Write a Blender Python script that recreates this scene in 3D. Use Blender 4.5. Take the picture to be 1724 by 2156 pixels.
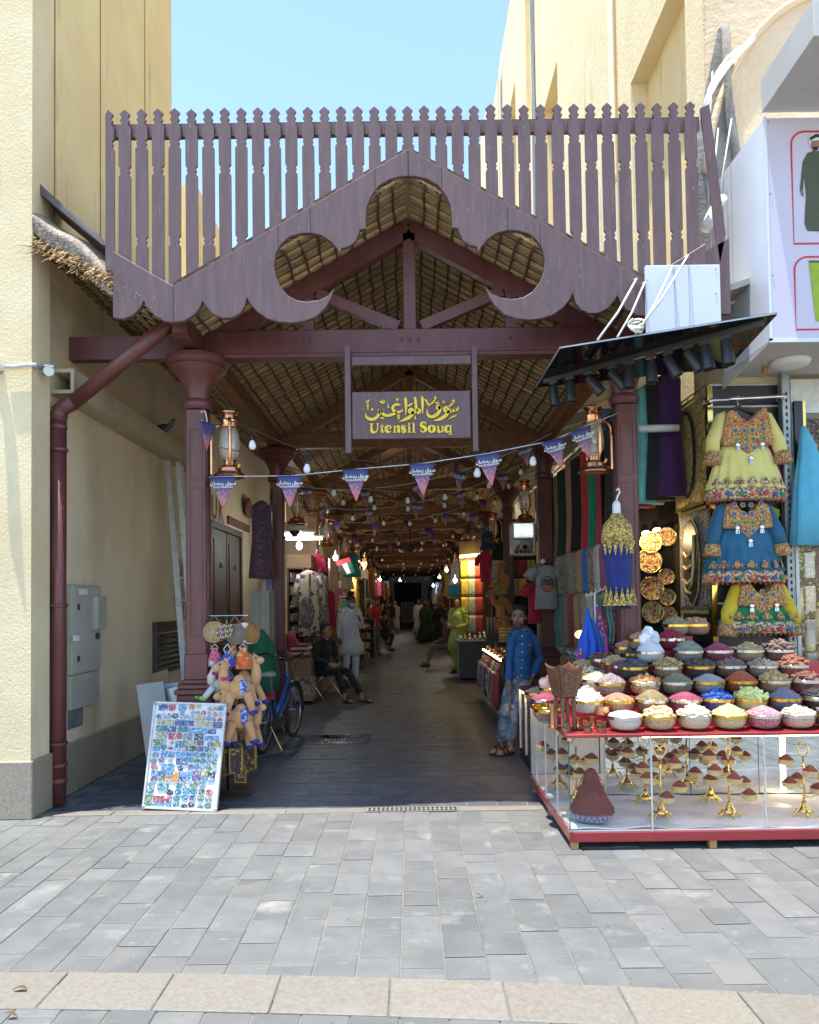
import bpy, math, random
from mathutils import Vector as V, Matrix
for _o in list(bpy.data.objects): bpy.data.objects.remove(_o)
SC = bpy.context.scene
COL = SC.collection
RND = random.Random(11)
def rr(a, b): return RND.uniform(a, b)
rad = math.radians
# ---------------------------------------------------------------- camera
FPX, CX, PPY, HCAM = 1600.0, 862.0, 1220.0, 1.6     # focal length and principal point on a 1724 x 2156 picture
PITCH, ROLL = rad(1.8), 0.013
_f = V((0, math.cos(PITCH), math.sin(PITCH)))
_r0 = V((1, 0, 0)); _u0 = _r0.cross(_f)
RIGHT = _r0 * math.cos(ROLL) - _u0 * math.sin(ROLL)
UP = _u0 * math.cos(ROLL) + _r0 * math.sin(ROLL)
cam_d = bpy.data.cameras.new('camera'); cam = bpy.data.objects.new('camera', cam_d); COL.objects.link(cam)
cam.matrix_world = Matrix(((RIGHT.x, UP.x, -_f.x, 0), (RIGHT.y, UP.y, -_f.y, 0), (RIGHT.z, UP.z, -_f.z, HCAM), (0, 0, 0, 1)))
cam_d.sensor_fit = 'VERTICAL'; cam_d.sensor_height = 36; cam_d.lens = FPX / 2156 * 36
cam_d.shift_y = (PPY - 1078) / 2156; cam_d.clip_start = 0.05; cam_d.clip_end = 600
SC.camera = cam
def P(px, py, Y):
    """the point of the plane y = Y that the photograph shows at (px, py)"""
    d = RIGHT * ((px - CX) / FPX) + UP * ((PPY - py) / FPX) + _f
    return V((0, 0, HCAM)) + d * (Y / d.y)
def G(px, py, Z=0.0):
    d = RIGHT * ((px - CX) / FPX) + UP * ((PPY - py) / FPX) + _f
    return V((0, 0, HCAM)) + d * ((Z - HCAM) / d.z)
# ---------------------------------------------------------------- world, sun, exposure
SUNV = V((-0.13, -0.085, 1.0)).normalized()
W = bpy.data.worlds.new('World'); SC.world = W; W.use_nodes = True
_nt = W.node_tree; _bg = _nt.nodes['Background']; _sky = _nt.nodes.new('ShaderNodeTexSky')
_sky.sky_type = 'NISHITA'; _sky.sun_disc = False
_sky.sun_elevation = math.asin(SUNV.z); _sky.sun_rotation = math.atan2(SUNV.x, SUNV.y)
_sky.air_density = 1.0; _sky.dust_density = 0.1; _sky.ozone_density = 1.0
_nt.links.new(_sky.outputs[0], _bg.inputs[0]); _bg.inputs[1].default_value = 0.15
_sd = bpy.data.lights.new('sun', 'SUN'); _sd.energy = 3.5; _sd.angle = rad(0.5); _sd.color = (1, 0.95, 0.87)
_so = bpy.data.objects.new('sun', _sd); COL.objects.link(_so)
_so.rotation_euler = SUNV.to_track_quat('Z', 'Y').to_euler()
SC.view_settings.view_transform = 'Standard'; SC.view_settings.look = 'None'
SC.view_settings.exposure = 1.5; SC.view_settings.gamma = 1; SC.view_settings.use_curve_mapping = False
SC.render.engine = 'CYCLES'
SC.cycles.max_bounces = 8; SC.cycles.diffuse_bounces = 5; SC.cycles.glossy_bounces = 4
SC.cycles.transmission_bounces = 8; SC.cycles.transparent_max_bounces = 12
SC.cycles.sample_clamp_indirect = 6; SC.cycles.use_denoising = True
# ---------------------------------------------------------------- mesh helpers
class M:
    def __init__(s): s.v = []; s.f = []; s.m = []; s.cm = 0
    def add(s, vs, fs):
        b = len(s.v); s.v += [tuple(q) for q in vs]
        s.f += [tuple(b + i for i in q) for q in fs]; s.m += [s.cm] * len(fs); return s
    def mi(s, k): s.cm = k; return s
    def box(s, x0, x1, y0, y1, z0, z1):
        return s.add([(x0,y0,z0),(x1,y0,z0),(x1,y1,z0),(x0,y1,z0),(x0,y0,z1),(x1,y0,z1),(x1,y1,z1),(x0,y1,z1)],
                     [(0,3,2,1),(4,5,6,7),(0,1,5,4),(1,2,6,5),(2,3,7,6),(3,0,4,7)])
    def obox(s, c, ax, ay, az):
        c, ax, ay, az = V(c), V(ax), V(ay), V(az)
        p = [c + ax*i + ay*j + az*k for k in (-1,1) for (i,j) in ((-1,-1),(1,-1),(1,1),(-1,1))]
        return s.add(p, [(0,3,2,1),(4,5,6,7),(0,1,5,4),(1,2,6,5),(2,3,7,6),(3,0,4,7)])
    def bar(s, a, b, w, h, up=(0,0,1)):
        a, b = V(a), V(b); d = (b-a); u = V(up)
        x = d.cross(u)
        if x.length < 1e-6: x = d.cross(V((1,0,0)))
        x.normalize(); z = x.cross(d).normalized()
        return s.obox((a+b)/2, x*w/2, d/2, z*h/2)
    def tube(s, pts, r, n=8, close=False, caps=True):
        pts = [V(p) for p in pts]; k = len(pts)
        rs = r if isinstance(r, (list, tuple)) else [r]*k
        vs = []; prev = None
        for i, p in enumerate(pts):
            if close: t = pts[(i+1) % k] - pts[i-1]
            else: t = pts[min(i+1, k-1)] - pts[max(i-1, 0)]
            t.normalize()
            if prev is None:
                x = t.cross(V((0,0,1)))
                if x.length < 1e-3: x = t.cross(V((1,0,0)))
            else: x = prev - t * prev.dot(t)
            x.normalize(); prev = x; y = t.cross(x)
            for j in range(n):
                a = 2*math.pi*j/n
                vs.append(p + x*(math.cos(a)*rs[i]) + y*(math.sin(a)*rs[i]))
        fs = []
        for i in range(k if close else k-1):
            i2 = (i+1) % k
            for j in range(n):
                j2 = (j+1) % n; fs.append((i*n+j, i*n+j2, i2*n+j2, i2*n+j))
        if caps and not close:
            fs.append(tuple(range(n-1, -1, -1))); fs.append(tuple((k-1)*n+j for j in range(n)))
        return s.add(vs, fs)
    def lathe(s, prof, c=(0,0,0), n=16, sx=1, sy=1, fold=None, rot=None, caps=True):
        """prof: (r, z); fold: (count, amplitude, phase) grows towards the last ring"""
        vs = []; k = len(prof); c = V(c)
        for i, (r, z) in enumerate(prof):
            for j in range(n):
                a = 2*math.pi*j/n; q = r
                if fold: q *= 1 + fold[1]*(i/(k-1))*math.sin(fold[0]*a + fold[2] + i*.25)
                p = V((math.cos(a)*q*sx, math.sin(a)*q*sy, z))
                if rot: p = rot @ p
                vs.append(c + p)
        fs = []
        for i in range(k-1):
            for j in range(n):
                j2 = (j+1) % n; fs.append((i*n+j, i*n+j2, (i+1)*n+j2, (i+1)*n+j))
        if caps:
            if prof[0][0] > 1e-5: fs.append(tuple(range(n-1, -1, -1)))
            if prof[-1][0] > 1e-5: fs.append(tuple((k-1)*n+j for j in range(n)))
        return s.add(vs, fs)
    def tub(s, rings, c=(0,0,0), n=20, fold=None):
        """rings: (z, rx, ry, ox, oy), a cloth tube with elliptic rings"""
        vs = []; k = len(rings); c = V(c)
        for i, q in enumerate(rings):
            z, rx, ry = q[:3]; ox = q[3] if len(q) > 3 else 0; oy = q[4] if len(q) > 4 else 0
            for j in range(n):
                a = 2*math.pi*j/n; g = 1
                if fold: g += fold[1]*(i/(k-1))*math.sin(fold[0]*a + fold[2] + .5*math.sin(i*.7))
                vs.append(c + V((ox + math.cos(a)*rx*g, oy + math.sin(a)*ry*g, z)))
        fs = [(i*n+j, i*n+(j+1)%n, (i+1)*n+(j+1)%n, (i+1)*n+j) for i in range(k-1) for j in range(n)]
        fs.append(tuple(range(n-1,-1,-1))); fs.append(tuple((k-1)*n+j for j in range(n)))
        return s.add(vs, fs)
    def prism(s, pts, y0, y1):
        """outline of (x, z) points extruded along y"""
        n = len(pts)
        vs = [(p[0], y0, p[1]) for p in pts] + [(p[0], y1, p[1]) for p in pts]
        return s.add(vs, [tuple(range(n)), tuple(range(2*n-1, n-1, -1))] + [((i+1)%n, i, n+i, n+(i+1)%n) for i in range(n)])
    def slab(s, pts, off):
        """planar outline of 3D points thickened by the vector off"""
        n = len(pts); off = V(off)
        return s.add([V(p) for p in pts] + [V(p)+off for p in pts],
                     [tuple(range(n-1,-1,-1)), tuple(range(n, 2*n))] + [(i, (i+1)%n, n+(i+1)%n, n+i) for i in range(n)])
    def grid(s, fn, nu, nv):
        vs = [fn(i/nu, j/nv) for j in range(nv+1) for i in range(nu+1)]
        return s.add(vs, [(j*(nu+1)+i, j*(nu+1)+i+1, (j+1)*(nu+1)+i+1, (j+1)*(nu+1)+i) for j in range(nv) for i in range(nu)])
    def ell(s, c, rx, ry, rz, n=10, m=7, jit=0, rot=None):
        c = V(c); vs = []
        for i in range(m+1):
            t = math.pi*i/m
            for j in range(n):
                a = 2*math.pi*j/n; q = 1 + (rr(-jit, jit) if jit else 0)
                p = V((math.sin(t)*math.cos(a)*rx*q, math.sin(t)*math.sin(a)*ry*q, math.cos(t)*rz*q))
                if rot: p = rot @ p
                vs.append(c+p)
        return s.add(vs, [(i*n+j, (i+1)*n+j, (i+1)*n+(j+1)%n, i*n+(j+1)%n) for i in range(m) for j in range(n)])
    def chunk(s, c, r, sx=1, sy=1, sz=1, n=5):
        """irregular little lump, few triangles"""
        c = V(c); q = Matrix.Rotation(rr(0,6.28),3,'Z') @ Matrix.Rotation(rr(0,6.28),3,'X')
        vs = [c + q @ V((0,0,r*sz))]
        for z, k in ((.45,.85),(-.45,.85)):
            for j in range(n):
                a = 2*math.pi*j/n + z; g = rr(.75,1.1)
                vs.append(c + q @ V((math.cos(a)*r*k*g*sx, math.sin(a)*r*k*g*sy, z*r*sz)))
        vs.append(c + q @ V((0,0,-r*sz)))
        fs = [(0,1+j,1+(j+1)%n) for j in range(n)] + [(1+j,1+n+j,1+n+(j+1)%n,1+(j+1)%n) for j in range(n)] + [(1+n+j,2*n+1,1+n+(j+1)%n) for j in range(n)]
        return s.add(vs, fs)
    def mesh(s, name, mats, smooth=False):
        me = bpy.data.meshes.new(name); me.from_pydata(s.v, [], s.f)
        if not isinstance(mats, (list, tuple)): mats = [mats]
        for q in mats: me.materials.append(q)
        if len(mats) > 1: me.polygons.foreach_set('material_index', s.m)
        if smooth:
            me.polygons.foreach_set('use_smooth', [True]*len(me.polygons))
        me.update(); return me
    def build(s, name, mats, parent=None, smooth=False, ang=None):
        o = bpy.data.objects.new(name, s.mesh(name, mats, smooth or ang is not None)); COL.objects.link(o)
        if ang is not None: o.data.set_sharp_from_angle(angle=rad(ang))
        if parent: par(o, parent)
        return o
def wloc(o):
    p = V((0,0,0))
    while o: p += o.location; o = o.parent
    return p
def par(o, parent):
    o.parent = parent; o.location = -wloc(parent)
def tag(o, label=None, cat=None, group=None, kind=None):
    if label: o['label'] = label
    if cat: o['category'] = cat
    if group: o['group'] = group
    if kind: o['kind'] = kind
    return o
def thing(name, label, cat, loc=(0,0,0), group=None):
    o = bpy.data.objects.new(name, None); COL.objects.link(o); o.location = loc; o.empty_display_size = .1
    return tag(o, label, cat, group)
KIDS = {}
def kids(o): return [c for c in COL.objects if c.parent == o]
def tree(o): return (o, [tree(c) for c in kids(o)])
def copy_tree(t, parent=None):
    o, ch = t; c = o.copy(); COL.objects.link(c)
    if parent: c.parent = parent
    for k in ch: copy_tree(k, c)
    return c
def dup(t, loc, label=None, rz=0, group=None, scale=None):
    r = copy_tree(t); r.location = loc; r.rotation_euler = (0,0,rz)
    if label: r['label'] = label
    if group: r['group'] = group
    if scale: r.scale = scale if isinstance(scale, tuple) else (scale,)*3
    return r
def bevel(o, w=.006, seg=1):
    b = o.modifiers.new('bevel', 'BEVEL'); b.width = w; b.segments = seg; b.limit_method = 'ANGLE'; return o
def ordn(k): return ['first','second','third','fourth','fifth','sixth','seventh','eighth','ninth','tenth','eleventh','twelfth','thirteenth','fourteenth','fifteenth','sixteenth','seventeenth','eighteenth','nineteenth','twentieth'][k]
# ---------------------------------------------------------------- materials
def _nodes(name):
    m = bpy.data.materials.new(name); m.use_nodes = True
    nt = m.node_tree; return m, nt, nt.nodes['Principled BSDF']
def _n(nt, t, **kw):
    n = nt.nodes.new(t)
    for k, v in kw.items(): setattr(n, k, v)
    return n
def _mix(nt, fac, a, b, blend='MIX'):
    x = nt.nodes.new('ShaderNodeMix'); x.data_type = 'RGBA'; x.blend_type = blend
    for i, val in ((0, fac), (6, a), (7, b)):
        if hasattr(val, 'is_linked'): nt.links.new(val, x.inputs[i])
        elif i == 0: x.inputs[0].default_value = val
        else: x.inputs[i].default_value = (*val[:3], 1)
    return x.outputs[2]
def _ramp(nt, src, stops, interp='LINEAR'):
    r = nt.nodes.new('ShaderNodeValToRGB'); r.color_ramp.interpolation = interp
    e = r.color_ramp.elements
    while len(e) < len(stops): e.new(.5)
    for q, (p, c) in zip(e, stops): q.position = p; q.color = (*c, 1) if len(c) == 3 else c
    nt.links.new(src, r.inputs[0]); return r.outputs[0]
def _noise(nt, vec, scale, detail=5, rough=.55):
    n = _n(nt, 'ShaderNodeTexNoise'); n.inputs['Scale'].default_value = scale
    n.inputs['Detail'].default_value = detail; n.inputs['Roughness'].default_value = rough
    nt.links.new(vec, n.inputs['Vector']); return n.outputs['Fac']
def _coords(nt, stretch=None, offset=True, kind='Object'):
    tc = _n(nt, 'ShaderNodeTexCoord'); mp = _n(nt, 'ShaderNodeMapping')
    nt.links.new(tc.outputs[kind], mp.inputs['Vector'])
    if stretch: mp.inputs['Scale'].default_value = stretch
    if offset:
        oi = _n(nt, 'ShaderNodeObjectInfo'); ml = _n(nt, 'ShaderNodeMath', operation='MULTIPLY'); ml.inputs[1].default_value = 37.0
        nt.links.new(oi.outputs['Random'], ml.inputs[0]); nt.links.new(ml.outputs[0], mp.inputs['Location'])
    return mp.outputs['Vector']
def _bump(nt, b, h, strength, dist=.01):
    n = _n(nt, 'ShaderNodeBump'); n.inputs['Strength'].default_value = strength; n.inputs['Distance'].default_value = dist
    nt.links.new(h, n.inputs['Height']); nt.links.new(n.outputs[0], b.inputs['Normal'])
MATS = {}
def mat(name, c, c2=None, rough=.65, metal=0, scale=7, detail=5, bump=0, bscale=60, bdist=.004, stretch=None, vary=0,
        specks=None, emis=None, trans=0, coat=0, sheen=0, alpha=1, spec=.5, rvar=0, ramp=(.35,.65), sss=0):
    m, nt, b = _nodes(name)
    vec = _coords(nt, stretch)
    c2 = c2 or tuple(max(0, q*.8) for q in c)
    f = _noise(nt, vec, scale, detail)
    col = _ramp(nt, f, [(ramp[0], c), (ramp[1], c2)])
    if vary:
        oi = _n(nt, 'ShaderNodeObjectInfo'); ge = _n(nt, 'ShaderNodeNewGeometry')
        ad = _n(nt, 'ShaderNodeMath', operation='ADD'); fr = _n(nt, 'ShaderNodeMath', operation='FRACT')
        nt.links.new(oi.outputs['Random'], ad.inputs[0]); nt.links.new(ge.outputs['Random Per Island'], ad.inputs[1]); nt.links.new(ad.outputs[0], fr.inputs[0])
        g = _ramp(nt, fr.outputs[0], [(0, (1-vary,)*3), (1, (1+vary,)*3)])
        col = _mix(nt, 1.0, col, g, 'MULTIPLY')
    for sp in (specks or []):
        sc_, lo, hi, cc = sp[:4]; v2 = vec
        if len(sp) > 4: v2 = _coords(nt, sp[4])
        q = _ramp(nt, _noise(nt, v2, sc_, 3, .6), [(lo, (0,0,0)), (hi, (1,1,1))])
        col = _mix(nt, q, col, cc)
    nt.links.new(col, b.inputs['Base Color'])
    b.inputs['Roughness'].default_value = rough; b.inputs['Metallic'].default_value = metal
    if rvar:
        q = _n(nt, 'ShaderNodeMapRange'); q.inputs[3].default_value = max(0, rough-rvar); q.inputs[4].default_value = min(1, rough+rvar)
        nt.links.new(_noise(nt, vec, scale*2.3, 4), q.inputs[0]); nt.links.new(q.outputs[0], b.inputs['Roughness'])
    b.inputs['Transmission Weight'].default_value = trans; b.inputs['Coat Weight'].default_value = coat
    b.inputs['Sheen Weight'].default_value = sheen; b.inputs['Alpha'].default_value = alpha
    b.inputs['Specular IOR Level'].default_value = spec
    if sss: b.inputs['Subsurface Weight'].default_value = sss; b.inputs['Subsurface Radius'].default_value = (.01,.004,.002)
    if emis: b.inputs['Emission Color'].default_value = (*emis[0], 1); b.inputs['Emission Strength'].default_value = emis[1]
    if bump: _bump(nt, b, _noise(nt, vec, bscale, 6, .6), bump, bdist)
    MATS[name] = m; return m
def glass(name, tint=(1,1,1), rough=0.02, fac=.12, milk=0):
    """thin clear pane: mostly see-through with a Fresnel reflection"""
    m, nt, b = _nodes(name); out = nt.nodes['Material Output']; nt.nodes.remove(b)
    t = _n(nt, 'ShaderNodeBsdfTransparent'); t.inputs[0].default_value = (*tint, 1)
    g = _n(nt, 'ShaderNodeBsdfGlossy'); g.inputs['Roughness'].default_value = rough
    fr = _n(nt, 'ShaderNodeLayerWeight'); fr.inputs[0].default_value = .5
    pw = _n(nt, 'ShaderNodeMath', operation='POWER'); pw.inputs[1].default_value = 5; nt.links.new(fr.outputs['Facing'], pw.inputs[0])
    ma = _n(nt, 'ShaderNodeMath', operation='MULTIPLY_ADD'); ma.inputs[1].default_value = .6; ma.inputs[2].default_value = fac*.35; nt.links.new(pw.outputs[0], ma.inputs[0])
    mx = _n(nt, 'ShaderNodeMixShader'); nt.links.new(ma.outputs[0], mx.inputs[0])
    nt.links.new(t.outputs[0], mx.inputs[1]); nt.links.new(g.outputs[0], mx.inputs[2]); sh = mx.outputs[0]
    if milk:
        d = _n(nt, 'ShaderNodeBsdfDiffuse'); d.inputs[0].default_value = (.7,.68,.62,1); m2 = _n(nt, 'ShaderNodeMixShader'); m2.inputs[0].default_value = milk
        nt.links.new(sh, m2.inputs[1]); nt.links.new(d.outputs[0], m2.inputs[2]); sh = m2.outputs[0]
    nt.links.new(sh, out.inputs[0])
    return m
def pattern(name, cols, scale=30, edge=None, ew=.06, rough=.75, stretch=None, metal=0, bump=.15, noise=0, vary=True):
    """printed or embroidered cloth: cells in a palette, with outlined edges"""
    m, nt, b = _nodes(name); vec = _coords(nt, stretch, offset=vary)
    if noise:
        nz = _n(nt, 'ShaderNodeTexNoise'); nz.inputs['Scale'].default_value = scale*.6; nt.links.new(vec, nz.inputs['Vector'])
        ad = _n(nt, 'ShaderNodeVectorMath', operation='MULTIPLY_ADD'); ad.inputs[1].default_value = (noise,)*3
        nt.links.new(nz.outputs['Color'], ad.inputs[0]); nt.links.new(vec, ad.inputs[2]); vec = ad.outputs[0]
    v = _n(nt, 'ShaderNodeTexVoronoi'); v.inputs['Scale'].default_value = scale; nt.links.new(vec, v.inputs['Vector'])
    sp = _n(nt, 'ShaderNodeSeparateColor'); nt.links.new(v.outputs['Color'], sp.inputs[0])
    col = _ramp(nt, sp.outputs[0], [(i/len(cols), c) for i, c in enumerate(cols)], 'CONSTANT')
    if edge:
        e = _n(nt, 'ShaderNodeTexVoronoi', feature='DISTANCE_TO_EDGE'); e.inputs['Scale'].default_value = scale; nt.links.new(vec, e.inputs['Vector'])
        q = _ramp(nt, e.outputs['Distance'], [(ew, (1,1,1)), (ew*1.6, (0,0,0))]); col = _mix(nt, q, col, edge)
    nt.links.new(col, b.inputs['Base Color']); b.inputs['Roughness'].default_value = rough; b.inputs['Metallic'].default_value = metal
    b.inputs['Sheen Weight'].default_value = .2
    if bump: _bump(nt, b, v.outputs['Distance'], bump, .004)
    MATS[name] = m; return m
def stripes(name, cols, scale=6, axis=0, rough=.8, distort=.3):
    m, nt, b = _nodes(name); vec = _coords(nt, None, offset=False)
    sx = _n(nt, 'ShaderNodeSeparateXYZ'); nt.links.new(vec, sx.inputs[0])
    ml = _n(nt, 'ShaderNodeMath', operation='MULTIPLY'); ml.inputs[1].default_value = scale; nt.links.new(sx.outputs[axis], ml.inputs[0])
    fr = _n(nt, 'ShaderNodeMath', operation='FRACT'); nt.links.new(ml.outputs[0], fr.inputs[0])
    col = _ramp(nt, fr.outputs[0], [(i/len(cols), c) for i, c in enumerate(cols)], 'CONSTANT')
    col = _mix(nt, .35, col, _ramp(nt, _noise(nt, vec, 90, 3), [(.35,(.05,.04,.03)),(.6,(.6,.5,.35))]), 'MULTIPLY')
    nt.links.new(col, b.inputs['Base Color']); b.inputs['Roughness'].default_value = rough; MATS[name] = m; return m

# architecture
m_plaster = mat('yellow_plaster', (.80,.65,.35), (.74,.58,.295), rough=.9, scale=1.6, bump=.5, bscale=26, bdist=.012,
                specks=[(3.0,.60,.78,(.47,.37,.20),(2.2,2.2,.25)), (55,.70,.74,(.42,.34,.2))])
m_plaster_rough = mat('cream_textured_plaster', (.76,.64,.41), (.69,.56,.34), rough=.92, scale=2.2, bump=.6, bscale=52, bdist=.012,
                specks=[(2.6,.60,.8,(.52,.44,.29),(2,2,.3))])
m_plaster_low = mat('stained_beige_plaster', (.74,.63,.43), (.67,.55,.355), rough=.9, scale=1.1, bump=.3, bscale=30, bdist=.006,
                specks=[(.9,.55,.85,(.44,.36,.24),(1.5,1.5,.6)), (40,.73,.76,(.30,.25,.17)), (6,.70,.76,(.50,.44,.33))])
m_plaster_right = mat('pale_cream_plaster', (.82,.72,.48), (.77,.66,.42), rough=.92, scale=1.5, bump=.6, bscale=22, bdist=.015,
                specks=[(1.6,.6,.8,(.55,.46,.29),(2,2,.25))])
m_plaster_pink = mat('peeling_pinkish_plaster', (.72,.56,.38), (.66,.50,.32), rough=.95, scale=2, bump=1.0, bscale=16, bdist=.03)
m_plaster_grey = mat('bare_grey_render', (.30,.28,.25), (.20,.185,.165), rough=.95, scale=6, bump=1, bscale=18, bdist=.02)
m_granite = mat('speckled_granite', (.36,.31,.23), (.26,.22,.165), rough=.55, scale=60, detail=3, bump=.1, bscale=90,
                specks=[(120,.62,.66,(.12,.10,.08)), (90,.66,.70,(.52,.47,.38)), (1.5,.55,.8,(.25,.2,.13))])
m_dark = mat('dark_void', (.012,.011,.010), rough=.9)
_wear = [(9,.715,.75,(.55,.50,.52)), (70,.735,.76,(.62,.58,.6)), (6,.66,.80,(.21,.15,.17),(9,9,.5))]
m_purple = mat('plum_painted_wood', (.140,.084,.086), (.108,.064,.066), rough=.5, scale=5, detail=7, bump=.18, bscale=45, bdist=.003,
               stretch=(4,4,.6), specks=[(60,.74,.765,(.55,.5,.52),(1,1,.6)), (7,.60,.82,(.21,.145,.155),(6,6,.4)), (16,.69,.72,(.30,.235,.24),(5,5,.8)), (3,.58,.8,(.105,.058,.062))], rvar=.14)
m_maroon = mat('maroon_painted_wood', (.135,.042,.038), (.10,.030,.027), rough=.42, scale=4, bump=.12, bscale=50, bdist=.003,
               stretch=(3,3,.6), specks=[(80,.755,.775,(.5,.42,.38),(1,1,.5))], rvar=.12)
m_timber = mat('orange_brown_timber', (.26,.115,.040), (.17,.07,.025), rough=.5, scale=3, bump=.2, bscale=30, stretch=(1,1,6), bdist=.003)
m_timber_y = mat('orange_brown_beam', (.24,.105,.038), (.15,.062,.022), rough=.55, scale=3, bump=.2, bscale=30, stretch=(6,1,6), bdist=.003)
m_thatch = mat('woven_palm_matting', (.60,.43,.245), (.42,.29,.155), rough=.95, scale=24, detail=6, bump=1, bscale=70, bdist=.02, stretch=(1,3,1),
               specks=[(3,.55,.8,(.16,.10,.05))])
m_stick = mat('palm_rib_stick', (.52,.36,.18), (.32,.20,.09), rough=.8, scale=9, vary=.35, bump=.3, bscale=60)
m_rope = mat('dark_lashing_rope', (.075,.055,.032), (.13,.095,.055), rough=.95, scale=60, bump=1, bscale=160, bdist=.008)
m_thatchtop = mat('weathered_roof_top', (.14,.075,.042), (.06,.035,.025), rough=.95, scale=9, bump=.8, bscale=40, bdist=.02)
m_mat = pattern('pale_herringbone_mat', [(.30,.25,.19),(.36,.30,.23),(.26,.21,.16),(.33,.275,.21)], scale=19, edge=(.13,.10,.07), ew=.06, stretch=(1,1,2.2), bump=.5)
# paving
m_paver = mat('grey_basalt_paver', (.142,.145,.142), (.112,.116,.116), rough=.7, scale=5, detail=8, bump=.45, bscale=60, bdist=.005, vary=.13,
              specks=[(3.2,.60,.78,(.25,.25,.235)), (45,.66,.72,(.09,.092,.092)), (13,.70,.73,(.27,.265,.25),(1,6,1)), (1.1,.56,.8,(.17,.168,.155)), (34,.705,.72,(.055,.055,.055)), (2,.62,.72,(.095,.097,.096)), (9,.68,.70,(.2,.2,.19),(.6,7,1))], rvar=.1)
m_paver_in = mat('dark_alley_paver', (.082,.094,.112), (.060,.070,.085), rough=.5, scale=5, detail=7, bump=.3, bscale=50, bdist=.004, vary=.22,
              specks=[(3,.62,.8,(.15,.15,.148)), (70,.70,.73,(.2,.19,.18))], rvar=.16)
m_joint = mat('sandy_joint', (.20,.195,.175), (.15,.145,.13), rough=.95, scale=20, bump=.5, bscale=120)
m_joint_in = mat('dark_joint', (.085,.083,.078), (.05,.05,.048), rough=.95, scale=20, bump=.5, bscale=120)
m_kerb = mat('beige_granite_kerb', (.205,.19,.16), (.165,.15,.125), rough=.6, scale=45, detail=4, bump=.25, bscale=120, bdist=.002, vary=.08,
             specks=[(110,.63,.67,(.14,.12,.10)), (5,.66,.8,(.22,.19,.15)), (2.2,.62,.8,(.22,.21,.18))])
m_iron = mat('cast_iron', (.05,.05,.05), (.09,.085,.08), rough=.5, metal=.7, scale=15, bump=.3)
# general
m_white = mat('white_paint', (.74,.74,.72), (.66,.66,.64), rough=.45, scale=3)
m_whitepanel = mat('white_composite_panel', (.66,.70,.76), (.60,.64,.71), rough=.28, scale=1.2, spec=.6)
m_lavender = mat('printed_poster_sheet', (.56,.52,.62), (.53,.49,.59), rough=.35, scale=1)
m_soffit = mat('grey_white_soffit', (.52,.51,.48), (.44,.43,.40), rough=.6, scale=2)
m_red = mat('red_print', (.62,.02,.05), rough=.45)
m_black = mat('black_plastic', (.018,.018,.019), (.026,.026,.026), rough=.42)
m_blackgloss = mat('black_acrylic', (.004,.004,.005), (.005,.005,.006), rough=.07, spec=.12)
m_slat = mat('black_slatwall', (.028,.026,.027), (.018,.017,.018), rough=.4)
m_steel = mat('brushed_steel', (.52,.52,.51), (.42,.42,.42), rough=.3, metal=1, scale=14, stretch=(1,1,.2))
m_galv = mat('galvanised_steel', (.36,.39,.40), (.28,.31,.32), rough=.45, metal=.7, scale=9)
m_alu = mat('worn_aluminium', (.62,.62,.60), (.50,.50,.48), rough=.45, metal=.25, scale=12, specks=[(14,.66,.72,(.22,.18,.14))])
m_gold = mat('polished_gold', (.83,.58,.17), (.78,.5,.12), rough=.17, metal=1, bump=.15, bscale=90, bdist=.002)
m_goldlat = mat('pierced_gold_filigree', (.82,.66,.34), (.66,.49,.20), rough=.35, metal=.3, scale=120, detail=2, bump=.9, bscale=200, bdist=.004)
m_chrome = mat('chrome', (.75,.75,.75), rough=.08, metal=1)
m_copper = mat('copper', (.78,.40,.22), (.62,.28,.14), rough=.26, metal=1, scale=9, bump=.1, bscale=40, specks=[(22,.68,.74,(.30,.16,.10))])
m_cabinet = mat('grey_green_cabinet', (.40,.40,.34), (.35,.35,.30), rough=.5, scale=4, specks=[(40,.73,.75,(.2,.2,.19)), (3,.65,.8,(.27,.28,.25))])
m_yellowsign = mat('yellow_raised_letter', (.78,.58,.03), (.72,.52,.02), rough=.35)
m_string = mat('white_cord', (.62,.6,.56), rough=.8)
m_cable = mat('black_cable', (.02,.02,.021), rough=.55)
m_rubber = mat('black_rubber', (.02,.02,.02), rough=.75)
m_bulb = mat('white_bulb_glass', (.80,.82,.84), (.78,.80,.82), rough=.25, spec=.5)
m_glass = glass('clear_glass', (.985,.995,.99), fac=.05)
m_glassedge = mat('green_glass_edge', (.02,.16,.12), rough=.1, spec=.8)
m_bowl = glass('bowl_glass', (.985,.985,.985), fac=.12)
m_lampglass = glass('smoky_lantern_glass', (.93,.92,.88), fac=.25, milk=.22)
m_mirror = mat('mirror', (.86,.89,.89), rough=.02, metal=1)
m_casered = mat('dark_red_laminate', (.30,.028,.032), (.26,.022,.026), rough=.35, scale=4, coat=.2)
m_clothwhite = mat('white_cotton', (.84,.83,.82), (.78,.77,.77), rough=.9, bump=.3, bscale=30, bdist=.004)
m_wood = mat('carved_walnut', (.20,.085,.040), (.12,.048,.022), rough=.45, scale=8, bump=.3, bscale=40, stretch=(5,5,1))
m_woodlight = mat('pale_wood', (.42,.25,.09), (.34,.19,.065), rough=.55, scale=6, stretch=(5,5,1))
m_card = mat('brown_cardboard', (.33,.22,.12), (.28,.185,.10), rough=.9, scale=4)
m_lamp_cool = mat('lit_tube', (.9,.9,.9), emis=((.80,.92,1.0), 7))
m_lamp_warm = mat('lit_warm_lamp', (.9,.8,.6), emis=((1.0,.72,.36), 14))
m_lamp_white = mat('lit_white_lamp', (.9,.9,.9), emis=((1.0,.95,.85), 14))
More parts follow.
